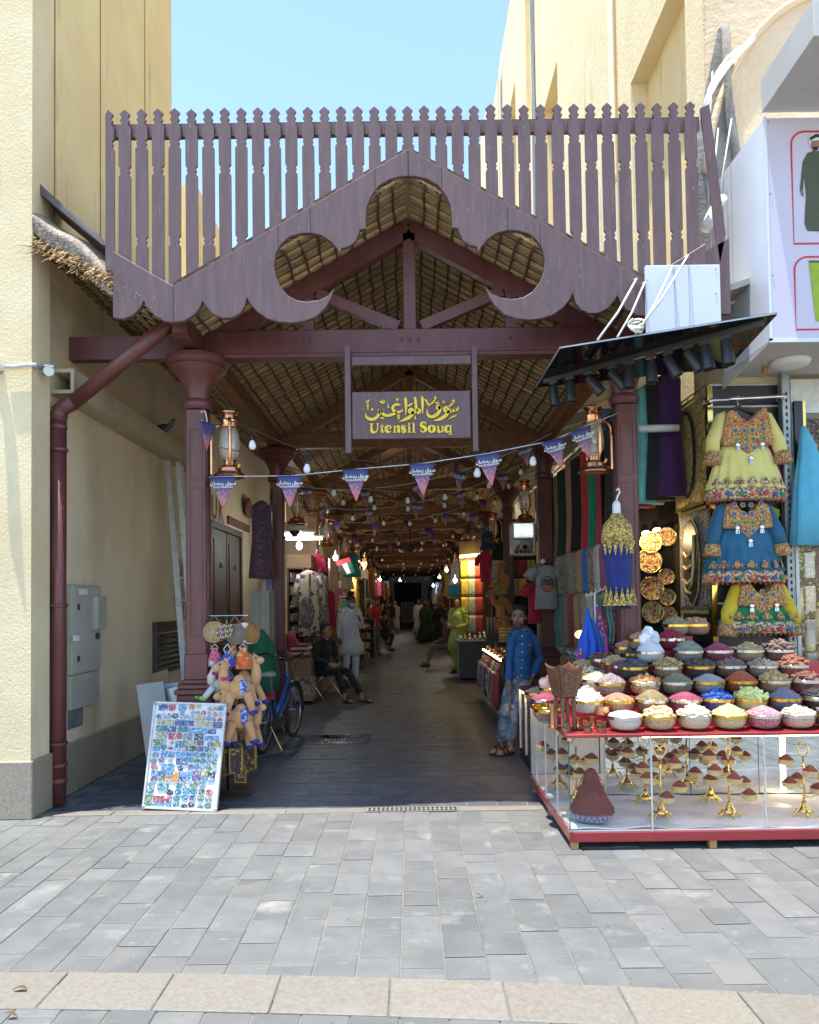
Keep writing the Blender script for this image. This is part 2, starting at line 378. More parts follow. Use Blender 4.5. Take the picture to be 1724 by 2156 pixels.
m_lamp_yellow = mat('lit_yellow_strip', (.9,.8,.4), emis=((1.0,.78,.25), 10))
m_reflector_glow = mat('glowing_red_reflector', (.6,.05,.03), emis=((1,.12,.05), 1.2), rough=.3)  # reflector is no lamp, its red glow is put in by emission
_fc = {}
def cloth(c, c2=None, rough=.85, sheen=.15):
    k = (tuple(round(q,3) for q in c))
    if k not in _fc: _fc[k] = mat('woven_cloth_%d' % len(_fc), c, c2 or tuple(q*.78 for q in c), rough=rough, scale=9, bump=.35, bscale=16, bdist=.012, sheen=sheen)
    return _fc[k]
PAL = [(.45,.05,.07),(.55,.30,.04),(.05,.22,.16),(.05,.10,.34),(.40,.03,.20),(.50,.42,.28),(.10,.05,.13),(.03,.30,.34),(.55,.45,.08),(.28,.10,.04),(.62,.60,.55),(.02,.02,.025)]
m_embro = pattern('gold_embroidery', [(.62,.42,.12),(.66,.24,.06),(.52,.34,.08),(.20,.10,.06),(.66,.48,.16),(.42,.08,.07)], scale=95, edge=(.05,.035,.02), ew=.05, bump=.5)
m_embro_band = pattern('white_gold_embroidered_band', [(.62,.48,.28),(.55,.33,.10),(.65,.58,.45),(.42,.10,.06),(.12,.10,.10)], scale=60, edge=(.10,.06,.04), ew=.05, bump=.5)
m_goldthread = pattern('gold_thread_on_black', [(.66,.46,.10),(.55,.37,.07),(.72,.52,.15),(.60,.40,.08),(.30,.2,.04)], scale=50, edge=(.05,.035,.012), ew=.06, bump=.7, noise=.02)
m_silverthread = pattern('silver_thread_on_black', [(.55,.50,.38),(.48,.40,.22),(.48,.46,.42),(.02,.02,.02),(.25,.16,.14)], scale=70, edge=(.015,.013,.012), ew=.10, bump=.6, noise=.02)
m_paisley = pattern('patterned_scarf', [(.40,.27,.13),(.30,.10,.08),(.34,.30,.18),(.10,.20,.22),(.42,.36,.24)], scale=50, edge=(.08,.05,.04), ew=.06)
m_kaftan = pattern('navy_beige_print', [(.50,.40,.28),(.46,.36,.25),(.52,.43,.31),(.49,.39,.27),(.05,.055,.09)], scale=17, edge=None, bump=.1)
m_navyprint = pattern('navy_printed_border', [(.03,.035,.07),(.05,.05,.085),(.30,.26,.20),(.03,.03,.06)], scale=38, edge=(.25,.2,.16), ew=.04)
m_goods = pattern('mixed_goods', [(.45,.06,.07),(.12,.12,.14),(.5,.42,.3),(.06,.14,.3),(.5,.28,.06),(.6,.58,.54),(.08,.2,.14)], scale=14, edge=(.03,.03,.03), ew=.05)
m_goods2 = pattern('small_gift_goods', [(.50,.36,.12),(.35,.20,.06),(.6,.5,.3),(.12,.07,.04),(.55,.45,.1),(.2,.05,.04)], scale=22, edge=(.02,.015,.01), ew=.06)
m_plate = pattern('mosaic_plate', [(.66,.48,.16),(.62,.36,.10),(.70,.58,.28),(.16,.09,.05),(.68,.60,.42)], scale=60, edge=(.06,.03,.015), ew=.06)
m_marble = mat('black_gold_veined_marble', (.015,.013,.012), rough=.2, specks=[(1.6,.70,.72,(.4,.25,.08))])
SKIN = {k: mat('skin_%d' % k, c, tuple(q*.85 for q in c), rough=.5, scale=20, sss=.08) for k, c in enumerate([(.30,.155,.095),(.38,.21,.13),(.24,.12,.07)])}
m_hair = mat('black_hair', (.010,.009,.008), rough=.5)
m_eyew = mat('eye_white', (.34,.31,.28), rough=.3)
# ---------------------------------------------------------------- ground
def structure(o): o['kind'] = 'structure'; return o
ROOFY0, ROOFY1 = 5.80, 63.0
mb = M(); mb.add([(-120,-40,-.0055),(120,-40,-.0055),(120,200,-.0055),(-120,200,-.0055)], [(0,1,2,3)])
structure(mb.build('ground', m_joint))
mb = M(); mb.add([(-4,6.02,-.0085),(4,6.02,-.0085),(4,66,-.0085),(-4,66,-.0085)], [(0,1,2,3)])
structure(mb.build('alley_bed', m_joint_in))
def stone(mb, x0, x1, y0, y1, z, g=.0025):
    g2 = g + rr(0,.002); t = .007; z += rr(-.0025,.0025)
    x0 += g2; x1 -= g2; y0 += g2; y1 -= g2
    j = lambda: rr(-.0018,.0018); c = .0045
    a = [(x0+j(),y0+j()),(x1+j(),y0+j()),(x1+j(),y1+j()),(x0+j(),y1+j())]
    mx, my = (x0+x1)/2, (y0+y1)/2
    top = [(p[0]+(c if p[0]<mx else -c), p[1]+(c if p[1]<my else -c)) for p in a]
    mb.add([(p[0],p[1],z-.028) for p in a] + [(p[0],p[1],z-c*.6) for p in a] + [(p[0],p[1],z+rr(-.001,.001)) for p in top],
        [(0,1,5,4),(1,2,6,5),(2,3,7,6),(3,0,4,7),(4,5,9,8),(5,6,10,9),(6,7,11,10),(7,4,8,11),(8,9,10,11)])
pav = structure(bpy.data.objects.new('pavement', None)); COL.objects.link(pav)
# curved pale kerb strip: centre line y as a function of x
_ka, _kb, _kc = (G(2,2052).y+G(2,2122).y)/2, (G(862,2066).y+G(862,2136).y)/2, (G(1722,2106).y+G(1722,2176).y)/2
_kx0, _kx1 = G(2,2090).x, G(1722,2140).x
def kerb_y(x):
    t = (x-_kx0)/(_kx1-_kx0); return _ka*(1-t)*(1-2*t) + _kb*4*t*(1-t) + _kc*t*(2*t-1)
rows = []
for i in range(-28, 29):
    x0 = i*.192 - .06; x1 = x0 + .192; y = min(kerb_y(x0), kerb_y(x1)) - rr(0,.25)
    while y < 5.88:
        L = RND.choice([.13,.2,.2,.26,.3,.3,.36,.42]); y2 = min(y+L, 5.89)
        if 5.89-y2 < .12: y2 = 5.89
        ya = y
        if y2-ya > .05: rows.append((x0,x1,ya,y2))
        y = y2
    y = min(kerb_y(x0), kerb_y(x1))-.05
    while y > 1.2: rows.append((x0,x1,y-.3,y-.004)); y -= .3
vis = lambda x, y: abs(x) < y*.60+.25
near = sorted([q for q in rows if vis(q[0], q[3]) and q[3] > 2.6], key=lambda q: q[2])
own, rest = near[:300], near[300:] + [q for q in rows if not (vis(q[0], q[3]) and q[3] > 2.6)]
for q in own:
    mb = M(); stone(mb, *q, 0); mb.build('paving_stone', m_paver, pav)
mb = M()
for q in rest: stone(mb, *q, 0)
tag(mb.build('paving_stone', m_paver, pav), kind='stuff')
# pale threshold strip with the drain in it
strip = structure(bpy.data.objects.new('threshold_strip', None)); COL.objects.link(strip)
x = -3.0
while x < 3.2:
    L = rr(.5,.8)
    segs = [(x, min(x+L,3.3))]
    for a, b in segs:
        for c, d in (((a, min(b,-.36))), (max(a,.36), b)):
            if d-c > .05:
                mb = M(); stone(mb, c, d, 5.90, 6.02, .001, .003); mb.build('kerb_stone', m_kerb, strip)
    x += L
kb = structure(bpy.data.objects.new('kerb_strip', None)); COL.objects.link(kb)
for i in range(-5, 6):
    xa, xb = -.1+i*.47, -.1+(i+1)*.47-.006; pts = []
    for k in range(5): x = xa+(xb-xa)*k/4; pts.append((x, kerb_y(x)-.15, .008))
    for k in range(4,-1,-1): x = xa+(xb-xa)*k/4; pts.append((x, kerb_y(x)+.148, .008))
    mb = M(); mb.slab(pts, (0,0,-.03)); mb.f = [tuple(reversed(f)) for f in mb.f]; bevel(mb.build('kerb_stone', m_kerb, kb), .004)
# drain grate
dr = thing('drain_grate', 'dark iron drain grate with square slots set in the pale strip', 'drain', (0,5.96,0))
mb = M(); mb.box(-.345,.345,5.885,6.025,-.0048,-.0035); mb.build('slot_shade_sheet', m_dark, dr)  # flat near-black sheet, paints the shade seen through the slots
mb = M()
for yy in (5.90,5.958,6.016): mb.box(-.352,.352,yy-.007,yy+.007,-.003,.004)
for i in range(21): xx = -.35+i*.035; mb.box(xx-.008,xx+.008,5.893,6.023,-.0029,.0035)
mb.build('grate', m_kerb, dr)
# alley floor stones
al = structure(bpy.data.objects.new('alley_paving', None)); COL.objects.link(al)
ain = []; y = 6.025; k = 0
while y < 64:
    x = -2.85 + (.13 if k % 2 else 0) - rr(0,.04)
    while x < 2.75:
        L = RND.choice([.24,.28,.3]); ain.append((x, x+L, y, y+.21)); x += L
    y += .21; k += 1
far = [q for q in ain if not (abs(q[0]) < 2.4 and q[2] < 9.6)]; nr = [q for q in ain if abs(q[0]) < 2.4 and q[2] < 9.6]
nr.sort(key=lambda q: q[2]); far += nr[300:]; nr = nr[:300]
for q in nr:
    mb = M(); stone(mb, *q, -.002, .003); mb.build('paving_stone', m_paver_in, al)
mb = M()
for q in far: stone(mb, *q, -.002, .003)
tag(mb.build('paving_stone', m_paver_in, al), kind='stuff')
# wet iron gully in the alley floor
g = G(713,1556)
gl = thing('gully_grate', 'wet dark iron gully cover in the alley floor by the bicycle', 'manhole cover', (g.x,g.y,0))
mb = M(); mb.box(g.x-.40,g.x+.36,g.y-.32,g.y+.3,-.02,.004); mb.build('frame', mat('wet_concrete', (.055,.055,.053), rough=.25, scale=14, bump=.3), gl)
mb = M()
for i in range(15):
    for j in range(10): mb.box(g.x-.27+i*.036,g.x-.25+i*.036,g.y-.20+j*.036,g.y-.18+j*.036,.0045,.011)
mb.build('cover', m_iron, gl)
mb = M(); mb.lathe([(.19,0),(.18,.0025)], (g.x-.05,g.y+.12,.0115), 24, sy=.6); mb.build('puddle', mat('water_film', (.01,.01,.01), rough=.03, spec=.8), gl)

# ---------------------------------------------------------------- left building
LX = -2.90
lb = thing('yellow_building', 'yellow plastered building on the left with granite base course', 'building', (-4,7,0))
mb = M()
mb.box(-9,-2.90,5.82,6.12,.44,30); mb.build('pier', m_plaster_rough, lb)
mb = M(); mb.box(-9,-2.955,6.12,9.5,4.3,30); 
o = mb.build('upper_wall', m_plaster, lb)
mb = M(); mb.box(-9,-2.95,6.12,20,.44,4.3); mb.build('lower_wall', m_plaster_low, lb)
mb = M(); mb.box(-9,-2.88,5.80,6.14,0,.44); bevel(mb.build('plinth', m_granite, lb), .008)
mb = M(); mb.box(-9,-2.925,6.14,13,0,.44); bevel(mb.build('plinth', m_granite, lb), .008)
m_groove = mat('groove_shadow_line', (.30,.22,.10), rough=.95)
for yy in (6.3, 7.25, 8.5): 
    mb = M(); mb.box(-2.956,-2.949,yy,yy+.012,4.9,30); mb.build('score_line', m_groove, lb)
mb = M(); mb.box(-2.956,-2.9485,6.3,9.5,5.02,5.035); mb.build('score_line', m_groove, lb)
mb = M(); q = P(105,1545,6.35); mb.box(-2.951,-2.944,6.55,6.85,.55,.95); mb.build('paint_patch', mat('blue_grey_patch', (.10,.13,.16), (.2,.2,.19), rough=.8, scale=5, bump=.4, bscale=20), lb)
# far yellow buildings behind the left one
fb = thing('stepped_building', 'far yellow building with a stepped top behind the picket fence', 'building', (-4,14,0))
a = P(377,390,14); b = P(414,390,14); mb = M(); mb.box(a.x-3,b.x,14,18,0,a.z); mb.build('wall', m_plaster, fb)
a = P(440,462,16.5); mb = M(); mb.box(a.x-3,a.x,16.5,18.5,0,a.z); mb.box(a.x-1,a.x+.28,17,18.6,0,a.z-.5); mb.build('wall', m_plaster_low, fb)

# ---------------------------------------------------------------- right building
RX = 2.80
rb = thing('cream_building', 'tall sunlit cream building on the right with deep window recesses', 'building', (5,10,0))
TOPZ = 17.2
niches = [(7.35,9.15,2.4,7.95), (10.0,10.7,2.4,6.55), (13.5,14.9,2.4,11.4), (18.6,20.0,2.4,14.6), (16.3,16.9,12.2,16.6)]
ys = sorted({6.62,21.8} | {n[0] for n in niches} | {n[1] for n in niches})
mb = M()
for a, b in zip(ys, ys[1:]):
    n = [q for q in niches if q[0] <= a+1e-6 and q[1] >= b-1e-6]
    if not n: mb.box(RX, RX+.5, a, b, 0, TOPZ); continue
    n = n[0]
    mb.box(RX, RX+.5, a, b, n[3], TOPZ)
    mb.box(RX, RX+.5, a, b, 0, n[2])
mb.build('side_wall', m_plaster_right, rb)
mb = M()
for n in niches: mb.box(RX+.20, RX+.22, n[0]-.02, n[1]+.02, n[2]-.02, n[3]+.02)
mb.build('recess_back', m_plaster, rb)
mb = M(); mb.box(RX+.3,9,8.4,21.8,0,TOPZ-.01); mb.box(RX+.3,9,6.62,8.399,3.57,TOPZ-.02); mb.build('core', m_plaster_right, rb)
mb = M(); mb.box(RX-.03,RX+.5,21.82,24.4,0,TOPZ-.3); mb.box(RX-.10,RX+.5,24.42,27,0,TOPZ+.6); mb.build('rear_wing', m_plaster_right, rb)
# near front face with rough pinkish plaster and a raised arch moulding
mb = M(); mb.box(RX-.12,9,6.55,6.615,3.62,TOPZ); mb.build('front_wall', m_plaster_pink, rb)
c = P(1790,420,6.5); pts = []
for k in range(15):
    a = rad(172-6.5*k); pts.append((c.x+math.cos(a)*1.25, 6.535, c.z+math.sin(a)*1.9))
mb = M(); mb.tube(pts, .035, 6); mb.build('arch_moulding', m_plaster_pink, rb, smooth=True)
mb = M(); pts = [P(1488,180,6.54), P(1512,60,6.54), P(1536,50,6.54), P(1535,150,6.54), P(1560,330,6.54), P(1552,560,6.54), P(1478,640,6.54), P(1462,330,6.54)]
mb.slab(pts, (0,.03,0)); mb.build('bare_patch', m_plaster_grey, rb)
# pipes and cable runs on the right building
def pipe(name, label, cat, pts, r, m, n=8, group=None):
    mb = M(); mb.tube(pts, r, n); o = mb.build(name, m, smooth=True); return tag(o, label, cat, group)
pipe('drain_pipe', 'cream painted pipe running down the cream wall', 'pipe', [(RX-.06,9.75,20),(RX-.06,9.75,7.15),(RX-.08,9.72,7.05)], .045, m_plaster_right)
for k in range(4):
    pipe('cable', 'pale cable, %s of four bundled down the cream wall' % ordn(k), 'cable', [(RX-.03-.02*(k%2),15.7+.05*k+.05*math.sin(t*1.7+k),19-t*1.3) for t in range(10)], .02, m_galv, 6, 'cables down the cream wall')
pipe('cable', 'thin grey cable down the far corner of the cream building', 'cable', [(RX-.04,20.9+.1*math.sin(t),17-t) for t in range(9)], .025, m_galv, 6)
pipe('conduit', 'thick white conduit curving off the peeling corner', 'pipe', [P(1585,82,6.45),P(1558,108,6.42),P(1530,140,6.4),P(1508,172,6.4),P(1490,205,6.4),P(1481,240,6.4)], .024, m_clothwhite)
pipe('conduit', 'second white conduit beside the thick one at the peeling corner', 'pipe', [P(1560,100,6.43),P(1533,120,6.41),P(1512,150,6.41),P(1494,185,6.41),P(1484,225,6.41)], .015, m_clothwhite)
pipe('vent_pipe', 'grey vertical pipe on the bare corner patch', 'pipe', [P(1528,55,6.48),P(1530,150,6.48),P(1538,260,6.48),P(1552,330,6.48),P(1556,420,6.5)], .035, m_plaster_grey)
pipe('hose_pipe', 'white lagged pipe elbow ending above the right board', 'pipe', [P(1522,418,6.0),P(1510,432,5.98),P(1500,452,5.96),P(1492,468,5.95),P(1484,482,5.95)], [.04,.045,.05,.045,.05], m_clothwhite)
for k, (a, b) in enumerate([((1500,150),(1492,470)), ((1512,270),(1496,560)), ((1540,250),(1515,480))]):
    pipe('wire', ['thin white wire down the grey patch','loose pale wire behind the picket end','pale wire beside the white cladding'][k], 'wire', [P(a[0],a[1],6.3), P((a[0]+b[0])/2-6,(a[1]+b[1])/2,6.25), P(b[0],b[1],6.2)], .007, m_string, 5)

m_leafdry = mat('dry_leaf_brown', (.13,.075,.035), (.09,.05,.022), rough=.9)
for k, (x_, y_) in enumerate(((42,2092),(24,2146),(1010,1890))):
    g = G(x_,y_); m_ = M(); r_ = .03-.006*k
    def lf(u, v): w_ = math.sin(math.pi*u)**.8*.4; return (g.x+(u-.5)*2*r_, g.y+(v-.5)*2*r_*w_+.2*r_*math.sin(u*3), .014+.010*math.sin(u*3+k)+.006*abs(v-.5))
    m_.grid(lf, 8, 4); tag(m_.build('dry_leaf', m_leafdry, smooth=True), ['curled dry leaf on the pale kerb strip at far left','small dry leaf below the kerb strip at far left','dry leaf scrap on the grey paving'][k], 'leaf')
# ---------------------------------------------------------------- carved gable board and pickets
FY = 5.75
_src = [(1680,28),(375,790),(40,595),(40,965),(100,972),(150,952),(190,912),(210,870),(226,902),(270,952),(325,984),(375,991),(430,985),(490,950),(522,910),(538,872),(552,895),(592,942),(648,968),(700,966),(742,945),(771,905),(785,852),(802,885),(842,932),(900,970),(960,988),(1030,994),(1100,985),(1165,962),(1218,912),(1250,862),(1272,800),(1238,842),(1190,866),(1120,877),(1060,868),(1010,840),(970,790),(945,730),(936,670),(945,610),(975,555),(1020,515),(1080,496),(1140,493),(1200,507),(1250,540),(1288,583),(1305,612),(1310,580),(1350,570),(1390,540),(1410,490),(1412,476),(1448,470),(1446,420),(1452,350),(1475,290),(1520,230),(1580,195),(1640,180),(1680,178)]
def fas(p): q = P(222.2+p[0]*.3789, 303+p[1]*.3789, FY); return (q.x, q.z)
left = [fas(p) for p in _src]
xa = left[0][0]; left[-1] = (xa, left[-1][1])
gate = thing('gable_board', 'plum carved gable board with crescent cutouts under a row of pickets', 'gable board', (xa,FY,4))
# split at the board seams: two halves per side
def clip(pts, xs, keep):
    out = []
    for i in range(len(pts)):
        a, b = pts[i-1], pts[i]; ia, ib = (a[0]-xs)*keep >= 0, (b[0]-xs)*keep >= 0
        if ia != ib: t = (xs-a[0])/(b[0]-a[0]); out.append((xs, a[1]+(b[1]-a[1])*t))
        if ib: out.append(b)
    return out
seam1, seam2 = fas((375,800))[0], fas((955,500))[0]
def arcs(pts):     # the crescent makes clips at seam2 fall in two runs, so cut only above it
    return pts
for sgn in (-1, 1):
    mir = (lambda p: p) if sgn < 0 else (lambda p: (2*xa-p[0], p[1]))
    A = [mir(p) for p in clip(left, seam1-.001, -1)]; B = [mir(p) for p in clip(left, seam1+.001, 1)]
    if sgn > 0: A.reverse(); B.reverse()
    for q in (A, B):
        bevel(M().prism(q, FY, FY+.045).build('fascia_board', m_purple, gate), .004)
m_seam = mat('board_seam', (.03,.016,.018), rough=.8)
for sgn in (-1, 1):
    for p, q in (((958,455),(952,600)), ((1136,362),(1136,490)), ((1497,135),(1497,250))):
        a, b = fas(p), fas(q); x = a[0] if sgn < 0 else 2*xa-a[0]
        M().box(x-.002,x+.002,FY-.001,FY+.01,b[1],a[1]).build('seam', m_seam, gate)
a, b = fas((1680,33)), fas((1680,175)); M().box(xa-.002,xa+.002,FY-.001,FY+.01,b[1],a[1]).build('seam', m_seam, gate)
# pickets
zt = P(857,213,FY).z
def topz(x):
    d = abs(x-xa); xv = abs(left[1][0]-xa)
    return left[0][1] + (left[1][1]-left[0][1])*d/xv if d < xv else left[1][1] + (d-xv)*(left[2][1]-left[1][1])/(abs(left[2][0]-xa)-xv)
w = .047
fin = [(0,0),(.023,.036),(.013,.066),(.022,.088),(.013,.115)]
def notch(z): return [(w,z-.022),(.030,z),(.040,z+.018),(.030,z+.042),(w,z+.062)]
pitch = .1296; n0 = 17
for i in range(-n0-1, n0+1):
    x = xa + i*pitch; zb = topz(x) - .16; j = rr(-.006,.006)
    prof = [(fx*1.75 if fx else 0, fz) for fx, fz in fin] + [(w,.145)]
    marks = [.47] if i % 2 else [.255, 1.03]
    L = zt-zb
    for mk in marks:
        if mk + .25 < L: prof += notch(mk)
    prof.append((w, L))
    tx = rr(-.004,.004)
    pts = [(x+fx+tx*fz, zt+j-fz) for fx, fz in prof] + [(x-fx+tx*fz, zt+j-fz) for fx, fz in reversed(prof[1:])]
    if i == -n0-1: pts = [(max(p[0], x-.02), p[1]) for p in pts]
    M().prism(pts, FY+.048+rr(0,.003), FY+.072).build('picket', m_purple, gate)
x = xa+18*pitch-.03
M().prism([(x-.02,zt-.05),(x+.05,zt-.02),(x+.15,zt-1.05),(x+.10,zt-1.28),(x+.06,zt-.9)], FY+.05, FY+.075).build('picket', m_purple, gate)
za, zb = P(300,262,FY+.08).z, P(300,289,FY+.08).z
M().box(xa-(n0+1)*pitch, xa+(n0+.6)*pitch, FY+.075, FY+.12, zb-.0, za).build('rail', m_purple, gate)
xr = 2*xa-left[2][0]
q = [P(1410,575,FY+.0)]
M().prism([(2*xa-left[1][0]+.02,left[1][1]-.02),(xr+.20,left[2][1]+.06),(xr+.20,left[1][1]-.25),(2*xa-left[1][0]+.02,left[1][1]-.25)], FY+.05, FY+.09).build('fascia_board', m_purple, gate)

# ---------------------------------------------------------------- thatched roof
XV = abs(left[1][0]-xa); ZR, SL = left[0][1]-.15, .575   # ridge height under the thatch and slope
def roofz(x): return ZR - SL*abs(x-xa)
roof = thing('thatched_roof', 'long palm thatch roof on dark trusses over the covered alley', 'roof', (xa,10,4))
HOLE = (13.1, 15.9, .62)
for sgn in (-1, 1):
    def slope(y0, y1, x0, x1, nv, nu, quilt):
        def f(u, v):
            x = x0+(x1-x0)*u; y = y0+(y1-y0)*v
            s = abs(math.sin(math.pi*x/.122))*abs(math.sin(math.pi*(y-ROOFY0)/.145)) if quilt else .5
            return (xa+sgn*x, y, roofz(xa+x) - .022*s)
        return f
    mb = M()
    mb.grid(slope(ROOFY0, 12.9, 0, XV+.02, 0, 0, True), 32, 98)
    mb.grid(slope(12.9, HOLE[0], 0, XV+.02, 0, 0, True), 32, 2)
    mb.grid(slope(HOLE[0], HOLE[1], HOLE[2], XV+.02, 0, 0, False), 8, 12)
    mb.grid(slope(HOLE[1], ROOFY1, 0, XV+.02, 0, 0, False), 6, 60)
    mb.build('thatch_underside', m_thatch, roof, smooth=True)
    mb = M()
    for y0, y1, xs in ((ROOFY0-.0,HOLE[0],0),(HOLE[0],HOLE[1],HOLE[2]),(HOLE[1],ROOFY1,0)):
        p = [(xa+sgn*xs,y0,roofz(xa+xs)+.03),(xa+sgn*(XV+.01),y0,roofz(xa+XV)+.03),(xa+sgn*(XV+.01),y1,roofz(xa+XV)+.03),(xa+sgn*xs,y1,roofz(xa+xs)+.03)]
        mb.slab(p, (0,0,.17))
    mb.build('thatch_top', m_thatchtop, roof)
    # lashing ropes along the ridge direction
    for k in range(1, 15):
        x = k*.122; pts = []
        segs = [(ROOFY0, HOLE[0] if x < HOLE[2] else 36)] + ([(HOLE[1],36)] if x < HOLE[2] else [])
        for s0, s1 in segs:
            mb = M(); y = s0; pts = []
            while y < s1: pts.append((xa+sgn*(x+rr(-.012,.012)), y, roofz(xa+x)-.026+rr(-.008,.003))); y += .18 if y < 12 else 1.2
            mb.tube(pts, .011, 5); mb.build('lashing_rope', m_rope, roof, smooth=True)
    stf = M(); y = ROOFY0+.01; cnt = 0
    while y < 50:
        xs = HOLE[2]+.02 if HOLE[0] < y < HOLE[1] else .02
        own = cnt < 140
        mb = M() if own else stf
        for d in ((-.011,.012) if y < 20 else (0,)):
            a = V((xa+sgn*xs, y+d+rr(-.01,.01), roofz(xa+xs)-.014)); b = V((xa+sgn*XV, y+d+rr(-.012,.012), roofz(xa+XV)-.014))
            mm = a.lerp(b,.5)+V((0,rr(-.012,.012),-.006))
            mb.tube([a,mm,b], rr(.009,.013), 5, caps=False)
        if own: mb.build('stick', m_stick, roof, smooth=True)
        cnt += 1; y += .145
    tag(stf.build('stick', m_stick, roof), kind='stuff')
# ragged eave fringe at the front
stf = M()
for sgn in (-1,1):
    for k in range(150):
        x = rr(.02,XV); z = roofz(xa+x); s = rr(.02,.06)
        stf.tube([(xa+sgn*x,ROOFY0+.02,z+.0),(xa+sgn*(x+rr(-.03,.03)),ROOFY0-.02,z-s*.6),(xa+sgn*(x+rr(-.04,.04)),ROOFY0-.03,z-s)], [.004,.003,.001], 4, caps=False)
tag(stf.build('fringe', m_stick, roof), kind='stuff')
# skylight boards round the ridge opening
mb = M()
for sgn in (-1,1):
    mb.bar((xa,HOLE[1],ZR+.06),(xa+sgn*.75,HOLE[1],roofz(xa+.75)+.06),.05,.30)
mb.build('barge_board', m_timber_y, roof)
mb = M()
for sgn in (-1,1): mb.slab([(xa,HOLE[0]-.5,ZR+.75),(xa+sgn*1.0,HOLE[0]-.5,ZR+.30),(xa+sgn*1.0,HOLE[1]-.1,ZR+.30),(xa,HOLE[1]-.1,ZR+.75)], (0,0,.12))  # added cover above the opening, keeps a sun patch off the alley floor
mb.build('sun_block_cover', m_thatchtop, roof)
# side lean-to roofs rising from the valley to the walls
lean_l = thing('lean_to_roof', 'palm thatch lean-to roof between the left wall and the valley', 'roof', (-2.4,7,4))
def leanz(x): return roofz(xa+XV) + (abs(x-xa)-XV)*.50
p = [(xa-XV-.02,5.80,leanz(xa-XV)+.02),(-2.93,5.95,leanz(-2.93)+.02),(-2.93,30,leanz(-2.93)+.02),(xa-XV-.02,30,leanz(xa-XV)+.02)]
M().slab(p, (0,0,.10)).build('thatch', m_thatch, lean_l)
for k in range(60):
    y = 5.84+k*.145
    M().tube([(xa-XV-.02,y,leanz(xa-XV)+.0),(-2.93,y+rr(-.03,.03)+.08,leanz(-2.93)+.0)], .014, 5).build('stick', m_stick, lean_l, smooth=True)
for k in range(7):
    x = xa-XV-.1-k*.15
    M().tube([(x,5.8,leanz(x)-.012),(x+.01,9,leanz(x)-.016),(x,16,leanz(x)-.012)], .012, 5).build('lashing_rope', m_rope, lean_l)
stf = M()
for k in range(260):
    t = rr(0,1); x = xa-XV-.03-t*1.08; z = leanz(x)+rr(-.06,.04)
    stf.tube([(x,5.84,z),(x+rr(-.07,.03),5.74+rr(0,.05),z-rr(0,.09))], [.006,.003], 4, caps=False)
tag(stf.build('fringe', m_stick, lean_l), kind='stuff')
# pale herringbone mat laid over the front edge of the lean-to
a, b = P(76,428,5.9), P(238,532,5.8)
mb = M()
def matf(u, v):
    x = a.x+(b.x-a.x)*u; z = a.z+(b.z-a.z)*u - .02*math.sin(u*9)
    t = v*1.35
    return (x, 5.84-.03*math.sin(min(t,1)*1.57)+(.45*max(0,t-.6)), z - .33*(1-v)*(.75+.25*u) + .03*math.sin(v*3.1))
mb.grid(matf, 18, 10); o = mb.build('woven_mat', m_mat, smooth=True)
sm = o.modifiers.new('thick','SOLIDIFY'); sm.thickness = .015
tag(o, 'pale herringbone palm mat folded over the left lean-to edge', 'mat')
M_ = M(); M_.slab([P(75,378,5.95),P(100,402,5.95),P(235,520,5.9),P(215,515,5.9),P(75,400,5.95)], (0,.5,0))
tag(M_.build('roof_flashing', mat('dull_grey_flashing', (.13,.125,.12), (.09,.088,.085), rough=.8, scale=6)), 'grey flashing sheet along the left lean-to top', 'flashing')
lean_r = thing('plastic_canopy', 'grey ribbed plastic canopy over the right hand stalls', 'canopy', (2.3,8,4))
m_plast = mat('grey_plastic_sheet', (.40,.40,.38), (.30,.30,.29), rough=.35, scale=2, specks=[(2,.6,.8,(.24,.22,.19))])
p = [(xa+XV+.02,6.0,leanz(xa+XV)-.08),(2.79,6.0,leanz(2.79)-.25),(2.79,24,leanz(2.79)-.25),(xa+XV+.02,24,leanz(xa+XV)-.08)]
M().slab(p, (0,0,.05)).build('sheet', m_plast, lean_r)
for k in range(12):
    y = 6.3+k*.9
    M().bar((xa+XV,y,leanz(xa+XV)-.105),(2.78,y,leanz(2.78)-.275),.03,.03).build('rib', m_white, lean_r)
# trusses
def truss(y, mt, front):
    tr = bpy.data.objects.new('truss', None); COL.objects.link(tr); par(tr, roof)
    zb, zt_ = 3.745, 3.955; h = roofz(xa+0)
    bevel(M().box(xa-1.95, xa+1.95, y-.06, y+.06, zb, zt_).build('tie_beam', mt, tr), .008)
    if front: M().box(xa-1.95, xa+1.95, y-.075, y+.075, zb-.03, zb-.002).build('moulding', mt, tr)
    M().box(xa-.05, xa+.05, y-.047, y+.05, zt_, ZR-.16).build('king_post', mt, tr)
    for s in (-1,1):
        M().bar((xa+s*.0,y,ZR-.12),(xa+s*1.72,y,roofz(xa+1.72)-.10),.094,.15).build('rafter', mt, tr)
        M().bar((xa+s*.10,y,zt_+.03),(xa+s*.80,y,roofz(xa+.80)-.21),.08,.09).build('strut', mt, tr)
        M().box(xa+s*.87-.045, xa+s*.87+.045, y-.038, y+.038, zt_, roofz(xa+.87)-.14).build('queen_post', mt, tr)
    if front:
        for bx in (-.07,0,.07,-.85,.85):
            M().lathe([(.017,0),(.017,.012),(.006,.016)], (xa+bx,y-.061,3.86), 8, rot=Matrix.Rotation(rad(90),3,'X')).build('bolt', m_maroon, tr)
ycols = [6.50+3.9*k for k in range(15)]
for k, y in enumerate(ycols):
    truss(y, m_maroon if k == 0 else m_timber_y, k == 0)
for s in (-1,1):
    M().box(xa+s*1.83-.07, xa+s*1.83+.07, 6.6, 63, 3.752, 3.93).build('wall_plate', m_timber, roof)
